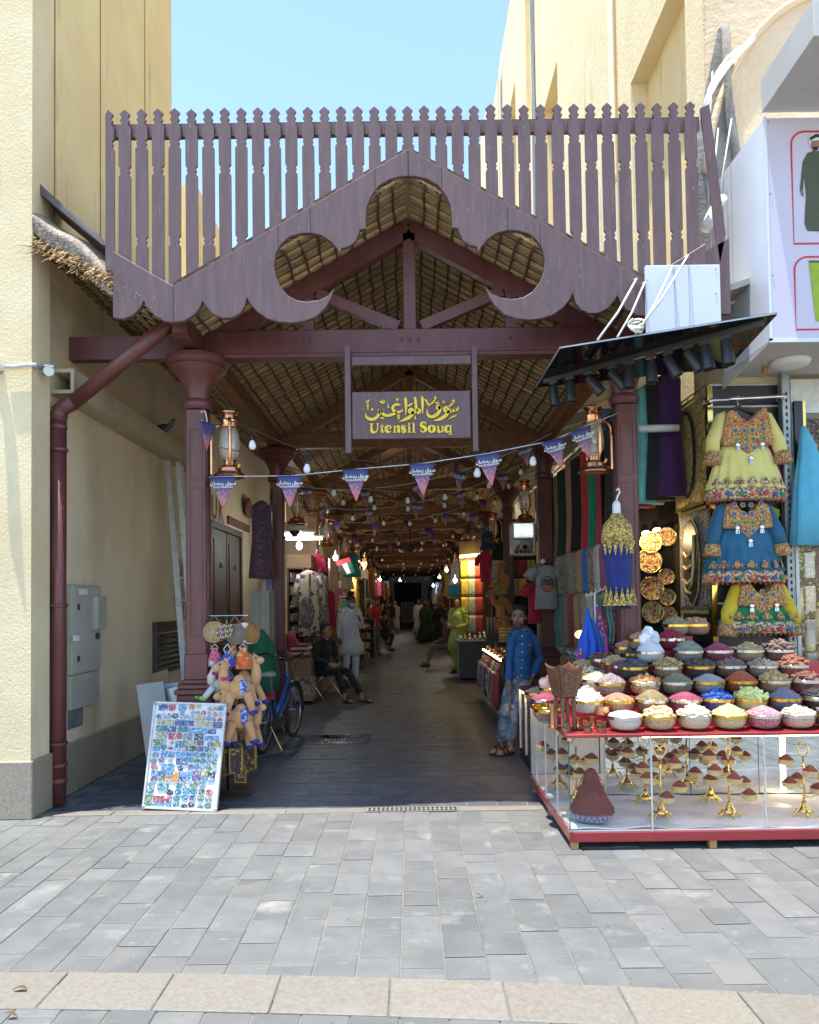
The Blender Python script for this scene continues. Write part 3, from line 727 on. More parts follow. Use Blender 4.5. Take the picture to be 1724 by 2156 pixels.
# columns
CXL = 1.835
def column(loc, label, mt, full=True):
    c = thing('wooden_column', label, 'column', loc, 'columns along the covered alley')
    x, y = loc[0], loc[1]; mx = M()
    mx.box(x-.085,x+.085,y-.085,y+.085,1.19,3.28)
    bevel(mx.build('shaft', mt, c), .010)
    for (dx,dy) in ((0,-1),(-1,0),(1,0)):
        pm = M()
        for z0, z1 in ((1.36,2.60),(2.68,3.10)):
            if dy: 
                pm.box(x-.058,x-.046,y-.092,y-.0855,z0,z1); pm.box(x+.046,x+.058,y-.092,y-.0855,z0,z1); pm.box(x-.058,x+.058,y-.092,y-.0855,z1,z1+.012); pm.box(x-.058,x+.058,y-.092,y-.0855,z0-.012,z0)
            else:
                xx = x+dx*.0885; pm.box(xx-.0032,xx+.0032,y-.058,y-.046,z0,z1); pm.box(xx-.0032,xx+.0032,y+.046,y+.058,z0,z1); pm.box(xx-.0032,xx+.0032,y-.058,y+.058,z1,z1+.012)
        pm.build('panel_moulding', mt, c)
    bevel(M().box(x-.10,x+.10,y-.10,y+.10,.98,1.20).build('lower_shaft', mt, c), .008)
    b = M(); b.box(x-.15,x+.15,y-.15,y+.15,0,.86); b.box(x-.168,x+.168,y-.168,y+.168,.861,.905); b.box(x-.145,x+.145,y-.145,y+.145,.906,.945); b.box(x-.118,x+.118,y-.118,y+.118,.946,.982)
    bevel(b.build('base', mt, c), .010)
    cap = M(); cap.lathe([(.11,3.28),(.125,3.30),(.13,3.33),(.118,3.36),(.10,3.37),(.105,3.42),(.13,3.50),(.18,3.58),(.235,3.62),(.245,3.635),(.235,3.65),(.25,3.66),(.268,3.69),(.262,3.725),(.24,3.742),(.2,3.745)], (x,y,0), 28)
    cap.build('capital', mt, c, ang=40)
    return c
col0 = column((xa-CXL,6.50,0), 'maroon front column beside the downpipe and souvenir board', m_maroon)
t = tree(col0)
for k, y in enumerate(ycols[1:8]):
    nm = ['behind the blue bicycle','behind the hanging beige kaftan','fourth back','fifth back','sixth back','seventh back','eighth back'][k]
    c = dup(t, (xa-CXL,y,0), ('dark maroon alley column on the left side, ' if k < 2 else 'left alley column among the stalls, ')+nm)
    if k in (1,2,3):
        for ch in kids(c): ch.data = ch.data.copy(); ch.data.materials[0] = m_timber
for k, y in enumerate(ycols[:8]):
    nm = ['front one with the blue shawl torso','next one behind the grey shirt','third back behind the toy camels','fourth back','fifth back','sixth back','seventh back','eighth back'][k]
    c = dup(t, (xa+CXL,y,0), 'maroon column on the right side of the alley, '+nm)
# corbel beams from the front columns to the gable board
for s, nm in ((-1,'left'),(1,'right')):
    x = xa+s*1.83
    o = M().prism([(0,0),(.115,0),(.115,.19),(0,.19)], 0, 1).build('corbel_beam', m_maroon)
    o.data.clear_geometry()
    mb = M(); prof = [(6.42,3.752),(6.05,3.752),(5.97,3.775),(5.965,3.82),(5.93,3.83),(5.92,3.90),(5.88,3.91),(5.88,3.985),(6.42,3.985)]
    n = len(prof); mb.add([(x-.06,p[0],p[1]) for p in prof]+[(x+.06,p[0],p[1]) for p in prof], [tuple(range(n)),tuple(range(2*n-1,n-1,-1))]+[((i+1)%n,i,n+i,n+(i+1)%n) for i in range(n)])
    bpy.data.objects.remove(o)
    tag(mb.build('corbel_beam', m_maroon), 'maroon stepped corbel beam over the %s front capital' % nm, 'beam')
mb = M(); mb.box(-2.94,xa-1.9,6.56,6.66,3.76,3.96)
tag(mb.build('cross_beam', m_maroon), 'maroon cross beam from left column to yellow wall', 'beam')

# ---------------------------------------------------------------- hanging sign
SY = 6.36
def sp(px, py): q = P(px, py, SY); return (q.x, q.z)
sign = thing('hanging_sign', 'plum hanging sign reading Utensil Souq in yellow letters', 'sign', (xa,SY,3.5))
def quad(name, a, b, y0, y1, m, parent):
    (x0,z0),(x1,z1) = sp(*a), sp(*b); return bevel(M().box(x0,x1,y0,y1,z1,z0).build(name, m, parent), .004)
quad('post', (725,728), (740,955), SY-.02, SY+.02, m_purple, sign)
quad('post', (992,728), (1007,950), SY-.02, SY+.02, m_purple, sign)
quad('cross_bar', (741,752), (991,767), SY-.017, SY+.017, m_purple, sign)
quad('sign_board', (741,826), (991,922), SY-.012, SY+.014, m_purple, sign)
SB = (1050/1.485, 1050/1.485, 1/(3.448*1.485))       # close-up of the sign: origin and scale
def sg(p): return sp(SB[0]+p[0]*SB[2], SB[1]+p[1]*SB[2])
def ribbon(mb, pts, ws, y, d=.012):
    """a pen stroke: flat ribbon of changing width with thickness"""
    k = len(pts); L = []; Rr = []
    for i, p in enumerate(pts):
        a = pts[max(i-1,0)]; b = pts[min(i+1,k-1)]; t = (b[0]-a[0], b[1]-a[1]); l = math.hypot(*t) or 1
        n = (-t[1]/l, t[0]/l); w_ = ws[i]/2 if isinstance(ws,(list,tuple)) else ws/2
        L.append((p[0]+n[0]*w_, p[1]+n[1]*w_)); Rr.append((p[0]-n[0]*w_, p[1]-n[1]*w_))
    v = [(q[0],y,q[1]) for q in L]+[(q[0],y,q[1]) for q in Rr]; v += [(q[0],y+d,q[2]) for q in v]
    f = []
    for i in range(k-1):
        f += [(i,i+1,k+i+1,k+i),(2*k+i,3*k+i,3*k+i+1,2*k+i+1),(i,2*k+i,2*k+i+1,i+1),(k+i,k+i+1,3*k+i+1,3*k+i)]
    f += [(0,k,3*k,2*k),(k-1,3*k-1,4*k-1,2*k-1)]
    mb.add(v, f)
def cr(pts, n=4):
    out = []
    for i in range(len(pts)-1):
        p0, p1, p2, p3 = pts[max(i-1,0)], pts[i], pts[i+1], pts[min(i+2,len(pts)-1)]
        for k in range(n):
            t = k/n
            out.append(tuple(.5*(2*b+(c-a)*t+(2*a-5*b+4*c-d)*t*t+(3*b-a-3*c+d)*t**3) for a,b,c,d in zip(p0,p1,p2,p3)))
    out.append(pts[-1]); return out
arab = [ # (x, y, width) strokes traced on the close-up
 [(1318,768,4),(1310,800,14),(1290,806,16),(1282,780,6)],[(1282,780,6),(1276,808,16),(1255,815,16),(1248,790,6)],[(1248,790,6),(1236,822,16),(1205,828,20),(1180,820,20),(1168,795,18),(1185,775,16),(1206,790,16),(1212,825,20),(1180,868,22),(1120,905,20),(1050,922,3)],
 [(1206,782,4),(1240,752,12),(1265,725,10),(1276,708,8),(1262,702,8),(1256,722,8),(1275,738,5)],
 [(1145,735,3),(1160,712,9),(1166,730,8),(1176,722,7)],
 [(1118,770,18),(1098,760,18),(1090,785,18),(1112,792,18),(1118,770,18),(1122,800,22),(1095,850,22),(1040,880,20),(998,868,18),(982,830,10),(988,800,3)],[(1082,722,16),(1086,738,16)],[(1098,728,16),(1102,742,16)],
 [(945,690,4),(975,708,12),(990,745,8),(1002,762,9),(1008,748,9),(995,742,7)],[(1010,755,5),(1045,725,10),(1072,690,8),(1076,668,8),(1062,674,8),(1066,692,6)],
 [(918,665,4),(930,680,18),(934,760,17),(932,850,4)],
 [(848,665,4),(856,690,18),(862,760,18),(866,815,20),(840,838,20)],[(866,815,18),(892,806,20),(905,822,18),(890,836,18),(866,830,14)],[(840,838,20),(812,838,20),(792,828,18),(796,804,18),(818,800,18),(830,822,20),(818,862,20),(770,898,22),(682,932,3)],
 [(770,770,4),(800,752,14),(830,735,5)],
 [(738,678,4),(750,690,18),(756,770,17),(752,862,4)],
 [(700,760,4),(668,748,16),(632,756,16),(612,785,18),(625,815,18),(660,832,18),(700,822,12),(730,800,4)],[(660,832,16),(620,850,18),(570,866,18),(530,862,18),(508,845,18),(498,815,10),(494,788,5)],
 [(494,788,5),(500,820,14),(478,845,16),(462,812,8),(458,795,5)],[(462,812,12),(466,850,18),(430,895,20),(380,908,20),(340,890,18),(325,865,10),(320,840,3)],
 [(384,796,16),(398,808,16)],[(488,886,14),(494,898,14)],[(506,890,14),(514,900,14)],
 [(470,715,3),(505,722,22),(520,715,16),(500,700,6)],[(565,745,4),(562,770,9),(576,784,5)],[(690,862,5),(670,866,9),(668,880,8),(684,884,8),(668,904,8),(690,898,4)],
 [(645,685,3),(660,702,10),(676,680,6)],[(322,708,4),(340,722,12),(358,700,8)],[(340,722,8),(346,770,8),(348,815,3)],[(345,745,10),(358,752,9)],[(858,868,3),(852,895,9),(866,910,5)],[(1215,908,3),(1245,885,8),(1262,880,8),(1268,866,6),(1280,876,8),(1296,858,4)]]
mb = M()
for st in arab:
    c = cr([(p[0],p[1],p[2]) for p in st], 4); ribbon(mb, [sg(p) for p in c], [p[2]*.00126 for p in c], SY-.026)
mb.build('arabic_lettering', m_yellowsign, sign)
# serif letters: stems, hairlines and serifs on the second close-up (origin 1150,1250; 6.157 per pixel)
def s2(p): return sp((1150+p[0]/6.157)/1.485, (1250+p[1]/6.157)/1.485)
KU = .00126/1.785
def R2(mb, x0, y0, x1, y1):
    (xa_,za_),(xb_,zb_) = s2((x0,y0)), s2((x1,y1)); mb.box(xa_,xb_,SY-.026,SY-.014,zb_,za_)
def S2(mb, pts):
    c = cr(pts, 5); ribbon(mb, [s2(p) for p in c], [p[2]*KU for p in c], SY-.0262)
mb = M()
R2(mb,35,468,110,482); R2(mb,52,482,92,600); S2(mb,[(72,580,40),(85,625,34),(118,640,24),(155,630,18),(182,600,14),(190,560,13),(190,485,13)]); R2(mb,160,468,218,481)
S2(mb,[(232,535,5),(262,520,10),(285,485,5)]); R2(mb,256,498,288,600); R2(mb,240,518,318,532); S2(mb,[(272,590,32),(280,628,28),(300,632,16),(322,615,5)])
S2(mb,[(350,570,9),(440,560,11),(432,525,20),(400,510,14),(362,535,32),(352,575,38),(365,615,34),(400,635,24),(448,612,6)])
R2(mb,482,514,520,526); R2(mb,498,520,534,632); R2(mb,484,630,550,644); S2(mb,[(530,545,10),(560,518,14),(588,530,32),(592,575,34),(592,634,34)]); R2(mb,566,630,622,644)
S2(mb,[(722,548,5),(705,520,10),(670,518,24),(658,548,32),(690,575,40),(715,600,32),(700,632,26),(662,634,12),(646,598,5)]); R2(mb,716,512,726,550); R2(mb,644,598,654,638)
R2(mb,764,514,780,526); R2(mb,778,518,814,632); R2(mb,764,630,830,644); S2(mb,[(776,482,30),(810,482,30)])
R2(mb,846,458,866,472); R2(mb,862,460,900,632); R2(mb,846,630,918,644)
S2(mb,[(1118,500,5),(1098,455,12),(1060,448,20),(1022,480,30),(1035,515,36),(1080,540,40),(1112,580,36),(1100,615,26),(1058,632,16),(1025,610,10),(1012,570,5)]); R2(mb,1108,440,1120,500); R2(mb,1010,572,1022,634)
S2(mb,[(1225,508,14),(1185,530,32),(1178,572,38),(1190,615,32),(1228,636,14),(1265,612,32),(1276,572,38),(1268,530,32),(1225,508,14)])
R2(mb,1318,514,1345,526); R2(mb,1336,516,1370,600); S2(mb,[(1353,590,34),(1362,625,28),(1390,634,18),(1425,615,10)]); R2(mb,1402,514,1425,526); R2(mb,1418,516,1452,636); R2(mb,1450,622,1462,636)
S2(mb,[(1575,520,12),(1535,510,18),(1500,540,34),(1494,580,36),(1508,622,30),(1540,634,16),(1575,610,10)]); R2(mb,1572,502,1606,676); R2(mb,1550,672,1620,686)
mb.build('english_lettering', m_yellowsign, sign)
# ---------------------------------------------------------------- downpipe, duct, cameras, cabinet
b = P(122,1690,6.2); PX_ = b.x; PYD = 6.2
dp = thing('downpipe', 'maroon rain downpipe beside the yellow wall pier, slanting up to the roof valley', 'pipe', (PX_,PYD,0))
t0 = P(121,872,PYD).z; r = .062
a = V((-1.80,6.0,3.93)); e1 = V((PX_+.13,PYD-.005,t0+.10))
M().tube([(PX_,PYD,.02),(PX_,PYD,t0-.06)], r, 16).build('pipe', m_maroon, dp, smooth=True)
M().tube([e1, a], r, 16).build('slanting_pipe', m_maroon, dp, smooth=True)
M().tube([(PX_,PYD,t0-.06),(PX_,PYD,t0-.02),(PX_+.012,PYD,t0+.03),(PX_+.05,PYD,t0+.065),e1], r*1.07, 16).build('elbow', m_maroon, dp, smooth=True)
for py, h, k in ((874,.05,1.16),(900,.035,1.10),(948,.03,1.22),(1275,.03,1.22),(1565,.03,1.22),(1610,.04,1.2),(1642,.045,1.14)):
    z = P(122,py,PYD).z; m_ = M(); m_.lathe([(r,z-h/2),(r*k,z-h/2+.006),(r*k,z+h/2-.006),(r,z+h/2)], (PX_,PYD,0), 18)
    if k > 1.2 and py != 1610: m_.bar((PX_-.06,PYD,z),(PX_-.13,PYD+.06,z),.012,.02)
    m_.build('pipe_clamp' if k > 1.2 else 'pipe_collar', m_maroon, dp, ang=40)
# air duct along the wall
du = thing('air_duct', 'beige rectangular duct along the left wall with open dark end', 'duct', (-2.85,6.25,3.5))
m_duct = mat('beige_duct_paint', (.50,.43,.30), (.43,.365,.245), rough=.8, scale=3, specks=[(30,.70,.73,(.2,.16,.1))])
x0, x1, z0, z1 = -2.948, -2.748, 3.37, 3.575; t = .03
for k, (ya, yb) in enumerate(((6.22,7.1),(7.104,8.9),(8.904,10.6))):
    m_ = M()
    m_.box(x0,x1,ya,yb,z1-t,z1); m_.box(x0,x1,ya,yb,z0,z0+t); m_.box(x1-t,x1,ya,yb,z0+t,z1-t); m_.box(x0,x0+t,ya,yb,z0+t,z1-t)
    if k == 2: m_.box(x0+t,x1-t,yb-.03,yb,z0+t,z1-t)
    m_.build('duct_section', m_duct, du)
M().box(x0+t+.001,x1-t-.001,6.9,6.92,z0+t+.001,z1-t-.001).build('duct_shade_sheet', m_dark, du)  # near-black sheet paints the shade inside the open duct
# pigeon on the duct
q = V((-2.83,8.75,3.575))
pg = thing('pigeon', 'grey pigeon perched on top of the beige duct', 'pigeon', q)
m_pig = mat('pigeon_grey', (.16,.17,.19), (.10,.105,.12), rough=.8, scale=20); m_pigd = mat('pigeon_dark', (.03,.032,.036), rough=.6)
m_ = M(); R_ = Matrix.Rotation(rad(-18),3,'Y')
m_.ell(q+V((0,0,.085)), .105,.05,.052, 14, 9, rot=R_); m_.tube([q+V((.07,0,.11)),q+V((.10,0,.15)),q+V((.105,0,.175))], [.042,.03,.022], 10); m_.ell(q+V((.112,0,.185)), .027,.021,.022, 10, 7)
m_.build('body', m_pig, pg, smooth=True)
m_ = M(); m_.ell(q+V((-.025,-.042,.088)), .09,.014,.036, 12, 7, rot=R_); m_.ell(q+V((-.025,.042,.088)), .09,.014,.036, 12, 7, rot=R_); m_.build('wings', m_pigd, pg, smooth=True)
m_ = M(); m_.obox(q+V((-.135,0,.055)), R_@V((.065,0,0)), (0,.026,0), (0,0,.006)); m_.build('tail', m_pigd, pg)
m_ = M(); m_.tube([q+V((.135,0,.185)),q+V((.16,0,.178))], [.007,.002], 6); m_.build('beak', m_pigd, pg)
m_ = M()
for s in (-1,1): m_.tube([q+V((.01,.02*s,.05)),q+V((.015,.02*s,.0))], .005, 5); m_.box(q.x,q.x+.035,q.y+.02*s-.006,q.y+.02*s+.006,q.z,q.z+.005)
m_.build('legs', mat('pink_leg', (.35,.12,.1)), pg)
# security cameras
def cctv(base, d, label, wallax):
    c = thing('security_camera', label, 'camera', base); base = V(base); d = V(d).normalized()
    M().lathe([(.045,0),(.045,.012),(.02,.03)], base, 14, rot=V(wallax).to_track_quat('Z','Y').to_matrix()).build('mount', m_galv, c, ang=40)
    p = base+V(wallax)*.07+V((0,0,-.02))
    M().tube([base+V(wallax)*.02, p], .014, 8).build('arm', m_galv, c, smooth=True)
    rt = d.to_track_quat('Z','Y').to_matrix()
    M().lathe([(.03,-.07),(.036,-.05),(.036,.05),(.039,.052),(.039,.075),(.034,.075)], p, 16, rot=rt).build('housing', m_white, c, ang=40)
    M().lathe([(.031,0),(.031,.004)], p+d*.067, 14, rot=rt).build('lens', m_black, c)
    M().obox(p+d*.02+V((0,0,.042)), rt@V((.036,0,0)), d*.075, V((0,0,.004))).build('hood', m_white, c)
cctv(P(92,778,6.0), (.45,-.85,-.35), 'small white security camera by the open end of the duct', (.8,-.6,0))
cb = P(10,775,5.82)
cctv(V((cb.x-.05,5.815,cb.z)), (-.5,-.6,-.35), 'grey and white security camera on the sunlit yellow pier', (0,-1,0))
pipe('conduit', 'grey flexible conduit between the two security cameras', 'cable', [V((cb.x+.02,5.79,cb.z+.0)), P(30,772,5.79), P(60,768,5.79), P(74,768,5.79), V((-2.89,5.85,P(76,769,5.8).z)), P(90,775,6.0)], .014, m_alu)
# electricity cabinet
ya, yb = 6.53, 7.12; xw = -2.948
ec = thing('electric_cabinet', 'grey green steel electricity cabinet on the left wall', 'cabinet', (xw,6.8,1.1))
zt_, zm, zb_ = 1.80, 1.02, .72
bevel(M().box(xw,xw+.05,ya,yb,zm,zt_).build('body', m_cabinet, ec), .006)
bevel(M().box(xw+.051,xw+.062,ya+.015,yb-.015,zm+.015,zt_-.015).build('door', m_cabinet, ec), .003)
bevel(M().box(xw,xw+.04,ya,yb,zb_,zm-.004).build('lower_panel', m_cabinet, ec), .004)
bevel(M().box(xw+.05,xw+.105,yb-.19,yb+.02,1.40,1.70).build('meter_box', m_cabinet, ec), .004)
M().box(xw+.063,xw+.07,yb-.14,yb-.06,1.31,1.365).build('name_plate', m_black, ec)
M().box(xw+.0625,xw+.065,ya+.10,ya+.27,1.715,1.765).build('sticker', m_white, ec)
M().box(xw+.062,xw+.09,ya-.02,ya+.05,1.315,1.36).build('latch', m_white, ec)
for z in (1.58,1.13): M().box(xw+.0625,xw+.068,ya+.07,ya+.11,z,z+.05).build('lock', m_black, ec)
# louvred vent and ladder
lv = thing('louvre_vent', 'dark brown louvred vent low in the left wall behind the ladder', 'vent', (-2.93,9,1.1))
m_lv = mat('rusty_dark_louvre', (.10,.075,.055), (.05,.038,.03), rough=.7, scale=12)
ya, yb, z0, z1 = 8.7, 9.7, .82, 1.42
for q in ((ya,ya+.05,z0,z1),(yb-.05,yb,z0,z1),(ya+.05,yb-.05,z1-.12,z1),(ya+.05,yb-.05,z0,z0+.04)): M().box(-2.949,-2.89,*q).build('frame', m_lv, lv)
for k in range(7):
    z = z0+.06+k*.062
    M().obox((-2.92,(ya+yb)/2,z), (.022,0,-.02), (0,(yb-ya)/2-.052,0), (.004,0,.005)).build('slat', m_lv, lv)
ld = thing('ladder', 'worn aluminium ladder leaning on the left wall behind the front column', 'ladder', (-2.45,8.1,0))
A0, A1 = P(353,970,8.9), P(402,1590,7.75); A1.z = .02
off = V((.07,.40,0)); 
for o_ in (V((0,0,0)), off):
    bevel(M().bar(A1+o_, A0+o_*.8, .028, .065, up=(1,0,0)).build('rail', m_alu, ld), .004)
for k in range(13):
    f = .04+.92*k/12; M().tube([A1.lerp(A0,f), (A1+off).lerp(A0+off*.8,f)], .014, 8).build('rung', m_alu, ld, smooth=True)
B0, B1 = P(372,975,8.75), P(420,1590,7.7); B1.z = .02
for o_ in (V((.03,-.05,0)),): bevel(M().bar(B1+o_, B0+o_, .028, .06, up=(1,0,0)).build('rail', m_alu, ld), .004)
# leaning boards
def lean(label, c4, th, m, name='board', cat='board'):
    return tag(bevel(M().slab(c4, (0,th,0)).build(name, m), .004), label, cat)
m_greyb = mat('stained_grey_board', (.36,.36,.33), (.29,.29,.265), rough=.75, scale=3, specks=[(30,.68,.72,(.15,.14,.12))])
def GZ(px, py, Y): q = P(px, py, Y); q.z = .015; return q
lean('large stained grey board leaning between wall and column', [GZ(318,1690,6.42), GZ(372,1690,6.42), P(344,1434,6.75), P(286,1442,6.75)], .025, m_greyb)
lean('steel grey sheet leaning behind the large grey board', [GZ(358,1660,6.75), GZ(400,1660,6.75), P(375,1436,6.95), P(340,1440,6.95)], .02, m_galv)
lean('small brown plywood offcut leaning by the louvre vent', [GZ(322,1600,7.3), GZ(372,1600,7.3), P(352,1408,7.5), P(316,1420,7.5)], .02, m_card)
lean('dark framed panel leaning on the column base', [GZ(362,1640,6.66), GZ(396,1640,6.66), P(374,1444,6.78), P(343,1452,6.78)], .02, m_galv)

# ---------------------------------------------------------------- board of souvenir magnets
bl, br_ = G(300,1704), G(450,1711); tl, tr_ = P(332,1477,6.16), P(476,1484,6.16)
bl.z = br_.z = .012
U_ = ((br_-bl)+(tr_-tl)).normalized(); N_ = U_.cross(((tl-bl)+(tr_-br_))).normalized()   # faces the camera
if N_.y > 0: N_ = -N_
Vv = N_.cross(U_).normalized(); Vv = Vv if Vv.z > 0 else -Vv
mbd = thing('magnet_board', 'white aluminium framed board of souvenir magnets leaning on the front column', 'board', bl)
c = (bl+br_+tl+tr_)/4; hw, hh = (br_-bl).length/2, (tl-bl).length/2
bevel(M().obox(c-N_*.010, U_*hw, Vv*hh, N_*.009).build('panel', mat('white_enamel_board', (.70,.72,.76), (.67,.69,.73), rough=.3), mbd), .003)
for s in (-1,1):
    bevel(M().obox(c+U_*s*(hw-.008), U_*.009, Vv*(hh-.016), N_*.012).build('frame_bar', m_alu, mbd), .003)
    bevel(M().obox(c+Vv*s*(hh-.008), U_*(hw-.016), Vv*.009, N_*.012).build('frame_bar', m_alu, mbd), .003)
    for s2_ in (-1,1): bevel(M().obox(c+U_*s*(hw-.012)+Vv*s2_*(hh-.012), U_*.0155, Vv*.0155, N_*.0145).build('corner_cap', m_galv, mbd), .004)
def onboard(px, py):
    d = RIGHT*((px-CX)/FPX)+UP*((PPY-py)/FPX)+_f; o = V((0,0,HCAM)); return o+d*((c-o).dot(N_)/d.dot(N_))
# printed picture material: object colour with skyline-like light shapes
m_mag, nt, bs = _nodes('printed_magnet'); oi = _n(nt,'ShaderNodeObjectInfo'); vec = _coords(nt, (1,1,1.0))
vo = _n(nt,'ShaderNodeTexVoronoi'); vo.inputs['Scale'].default_value = 95; nt.links.new(vec, vo.inputs['Vector'])
sp_ = _n(nt,'ShaderNodeSeparateColor'); nt.links.new(vo.outputs['Color'], sp_.inputs[0])
col = _mix(nt, _ramp(nt, sp_.outputs[0], [(0,(0,0,0)),(.42,(.0,.0,.0)),(.64,(.45,.45,.45)),(.9,(.8,.8,.8))],'CONSTANT'), oi.outputs['Color'], (.62,.62,.60))
col = _mix(nt, _ramp(nt, sp_.outputs[1], [(0,(0,0,0)),(.72,(.6,.6,.6))],'CONSTANT'), col, (.03,.035,.05))
nt.links.new(col, bs.inputs['Base Color']); bs.inputs['Roughness'].default_value = .3; _bump(nt, bs, vo.outputs['Distance'], .5, .003)
NB,TE,LB,TA,RE,GN,SI,BK,PU,OR,GY,GD = (.04,.08,.28),(.02,.20,.22),(.10,.28,.50),(.50,.38,.20),(.45,.06,.06),(.10,.22,.05),(.42,.42,.42),(.025,.025,.03),(.14,.07,.20),(.60,.25,.04),(.22,.26,.28),(.45,.33,.10)
CN = {NB:'navy',TE:'teal',LB:'light blue',TA:'tan',RE:'red',GN:'green',SI:'silver',BK:'black',PU:'purple',OR:'orange',GY:'grey',GD:'golden'}
rows_ = [
 [(423,237,110,75,'r',NB),(530,235,95,95,'o',RE),(653,240,105,105,'o',LB),(763,232,60,55,'r',OR),(840,222,65,55,'r',TA),(980,248,55,50,'c',SI),(1042,255,60,45,'r',TA),(1110,245,60,60,'c',TE)],
 [(655,303,65,45,'c',GY),(780,290,55,50,'c',SI),(838,290,50,36,'c',GY),(907,292,60,45,'c',RE),(975,302,45,50,'c',SI),(1040,318,58,58,'c',OR),(1105,314,58,58,'c',SI)],
 [(372,338,55,60,'c',TE),(428,336,52,66,'c',SI),(488,336,58,66,'c',SI),(565,338,90,65,'o',BK),(655,350,56,50,'c',SI),(714,346,52,56,'c',SI),(775,350,56,60,'c',SI),(868,355,110,80,'r',TA),(965,368,70,70,'o',LB),(1028,378,52,50,'c',GY),(1100,380,60,50,'c',RE)],
 [(390,410,92,60,'r',TA),(498,418,112,66,'r',TA),(620,420,115,72,'r',NB),(736,427,108,72,'r',NB),(843,435,92,66,'r',TA),(950,442,112,66,'r',TA),(1072,450,112,76,'r',NB)],
 [(400,487,132,72,'r',TE),(525,497,108,72,'r',NB),(655,500,142,70,'r',TE),(808,514,160,70,'r',LB),(928,521,70,66,'r',LB),(1010,524,92,62,'r',NB)],
 [(402,568,138,72,'r',TA),(567,580,168,78,'r',RE),(717,590,110,76,'r',GY),(850,593,112,80,'r',BK),(1003,607,172,56,'r',LB)],
 [(362,655,118,76,'r',GN),(438,640,48,50,'c',SI),(525,655,50,50,'c',SI),(640,668,152,58,'r',TE),(770,666,84,58,'r',GD),(868,669,82,58,'r',PU),(985,678,70,70,'o',GY),(1065,668,88,80,'c',GD)],
 [(340,730,88,56,'r',LB),(430,713,70,70,'o',TE),(512,718,58,44,'c',RE),(590,726,76,56,'r',LB),(680,729,84,56,'r',GY),(775,729,80,56,'r',BK),(862,736,80,56,'r',PU),(938,738,70,70,'o',LB),(1015,747,70,66,'o',GY)],
 [(328,805,90,70,'o',GY),(475,797,172,70,'r',LB),(645,805,156,76,'r',LB),(758,795,66,68,'o',LB),(828,803,66,66,'o',LB),(897,808,66,66,'o',TE),(968,812,66,66,'o',GN),(1040,822,72,66,'o',LB)],
 [(307,880,74,68,'o',GY),(400,865,70,70,'o',PU),(505,883,58,55,'c',SI),(645,885,138,76,'r',NB),(755,865,68,66,'o',LB),(825,876,68,66,'o',GN),(895,880,68,66,'o',TE),(965,885,68,66,'o',LB),(1035,892,68,66,'o',GN)],
 [(317,953,88,70,'o',RE),(478,955,170,78,'r',LB),(632,962,60,60,'c',BK),(750,950,68,66,'o',PU),(820,948,68,66,'o',LB),(890,955,68,66,'o',LB),(962,960,66,66,'o',GN),(1030,972,68,66,'o',LB)],
 [(315,1026,80,56,'r',LB),(402,1027,82,56,'r',NB),(489,1028,80,56,'r',LB),(573,1034,82,58,'r',OR),(658,1034,82,52,'r',LB),(747,1024,76,58,'r',LB),(830,1030,84,60,'r',PU),(917,1032,84,60,'r',GD),(1003,1040,82,62,'r',BK)],
 [(310,1086,82,58,'r',PU),(398,1089,82,58,'r',GN),(485,1092,82,58,'r',OR),(571,1096,82,58,'r',OR),(655,1098,80,56,'r',NB),(738,1085,76,58,'r',LB),(822,1088,84,58,'r',PU),(908,1093,84,58,'r',LB),(995,1098,82,58,'r',LB)],
 [(282,1155,90,66,'o',GY),(420,1187,138,74,'r',TE),(608,1172,90,66,'o',TE),(705,1165,84,56,'r',SI),(793,1165,90,64,'o',GN),(888,1163,90,64,'o',TE)],
 [(268,1232,92,66,'o',TE),(502,1253,90,66,'o',BK),(600,1248,88,64,'o',TE),(697,1237,84,58,'r',LB),(785,1240,88,64,'o',TE),(878,1243,90,66,'o',BK),(973,1250,90,66,'o',RE)],
 [(252,1310,88,64,'o',GN),(370,1333,140,74,'r',RE),(485,1337,88,66,'o',RE),(580,1325,88,66,'o',TE),(678,1315,88,66,'o',TE),(772,1319,90,66,'o',NB),(868,1325,90,66,'o',GN),(963,1328,92,68,'o',GY)],
 [(243,1383,90,64,'o',GN),(355,1412,138,72,'r',LB),(478,1403,88,70,'o',LB),(573,1397,84,66,'o',TE),(670,1422,90,66,'o',BK),(757,1400,86,66,'o',BK),(865,1430,84,66,'o',TE),(955,1415,92,62,'o',GN)]]
kpx = 1/(3.831*1.485)
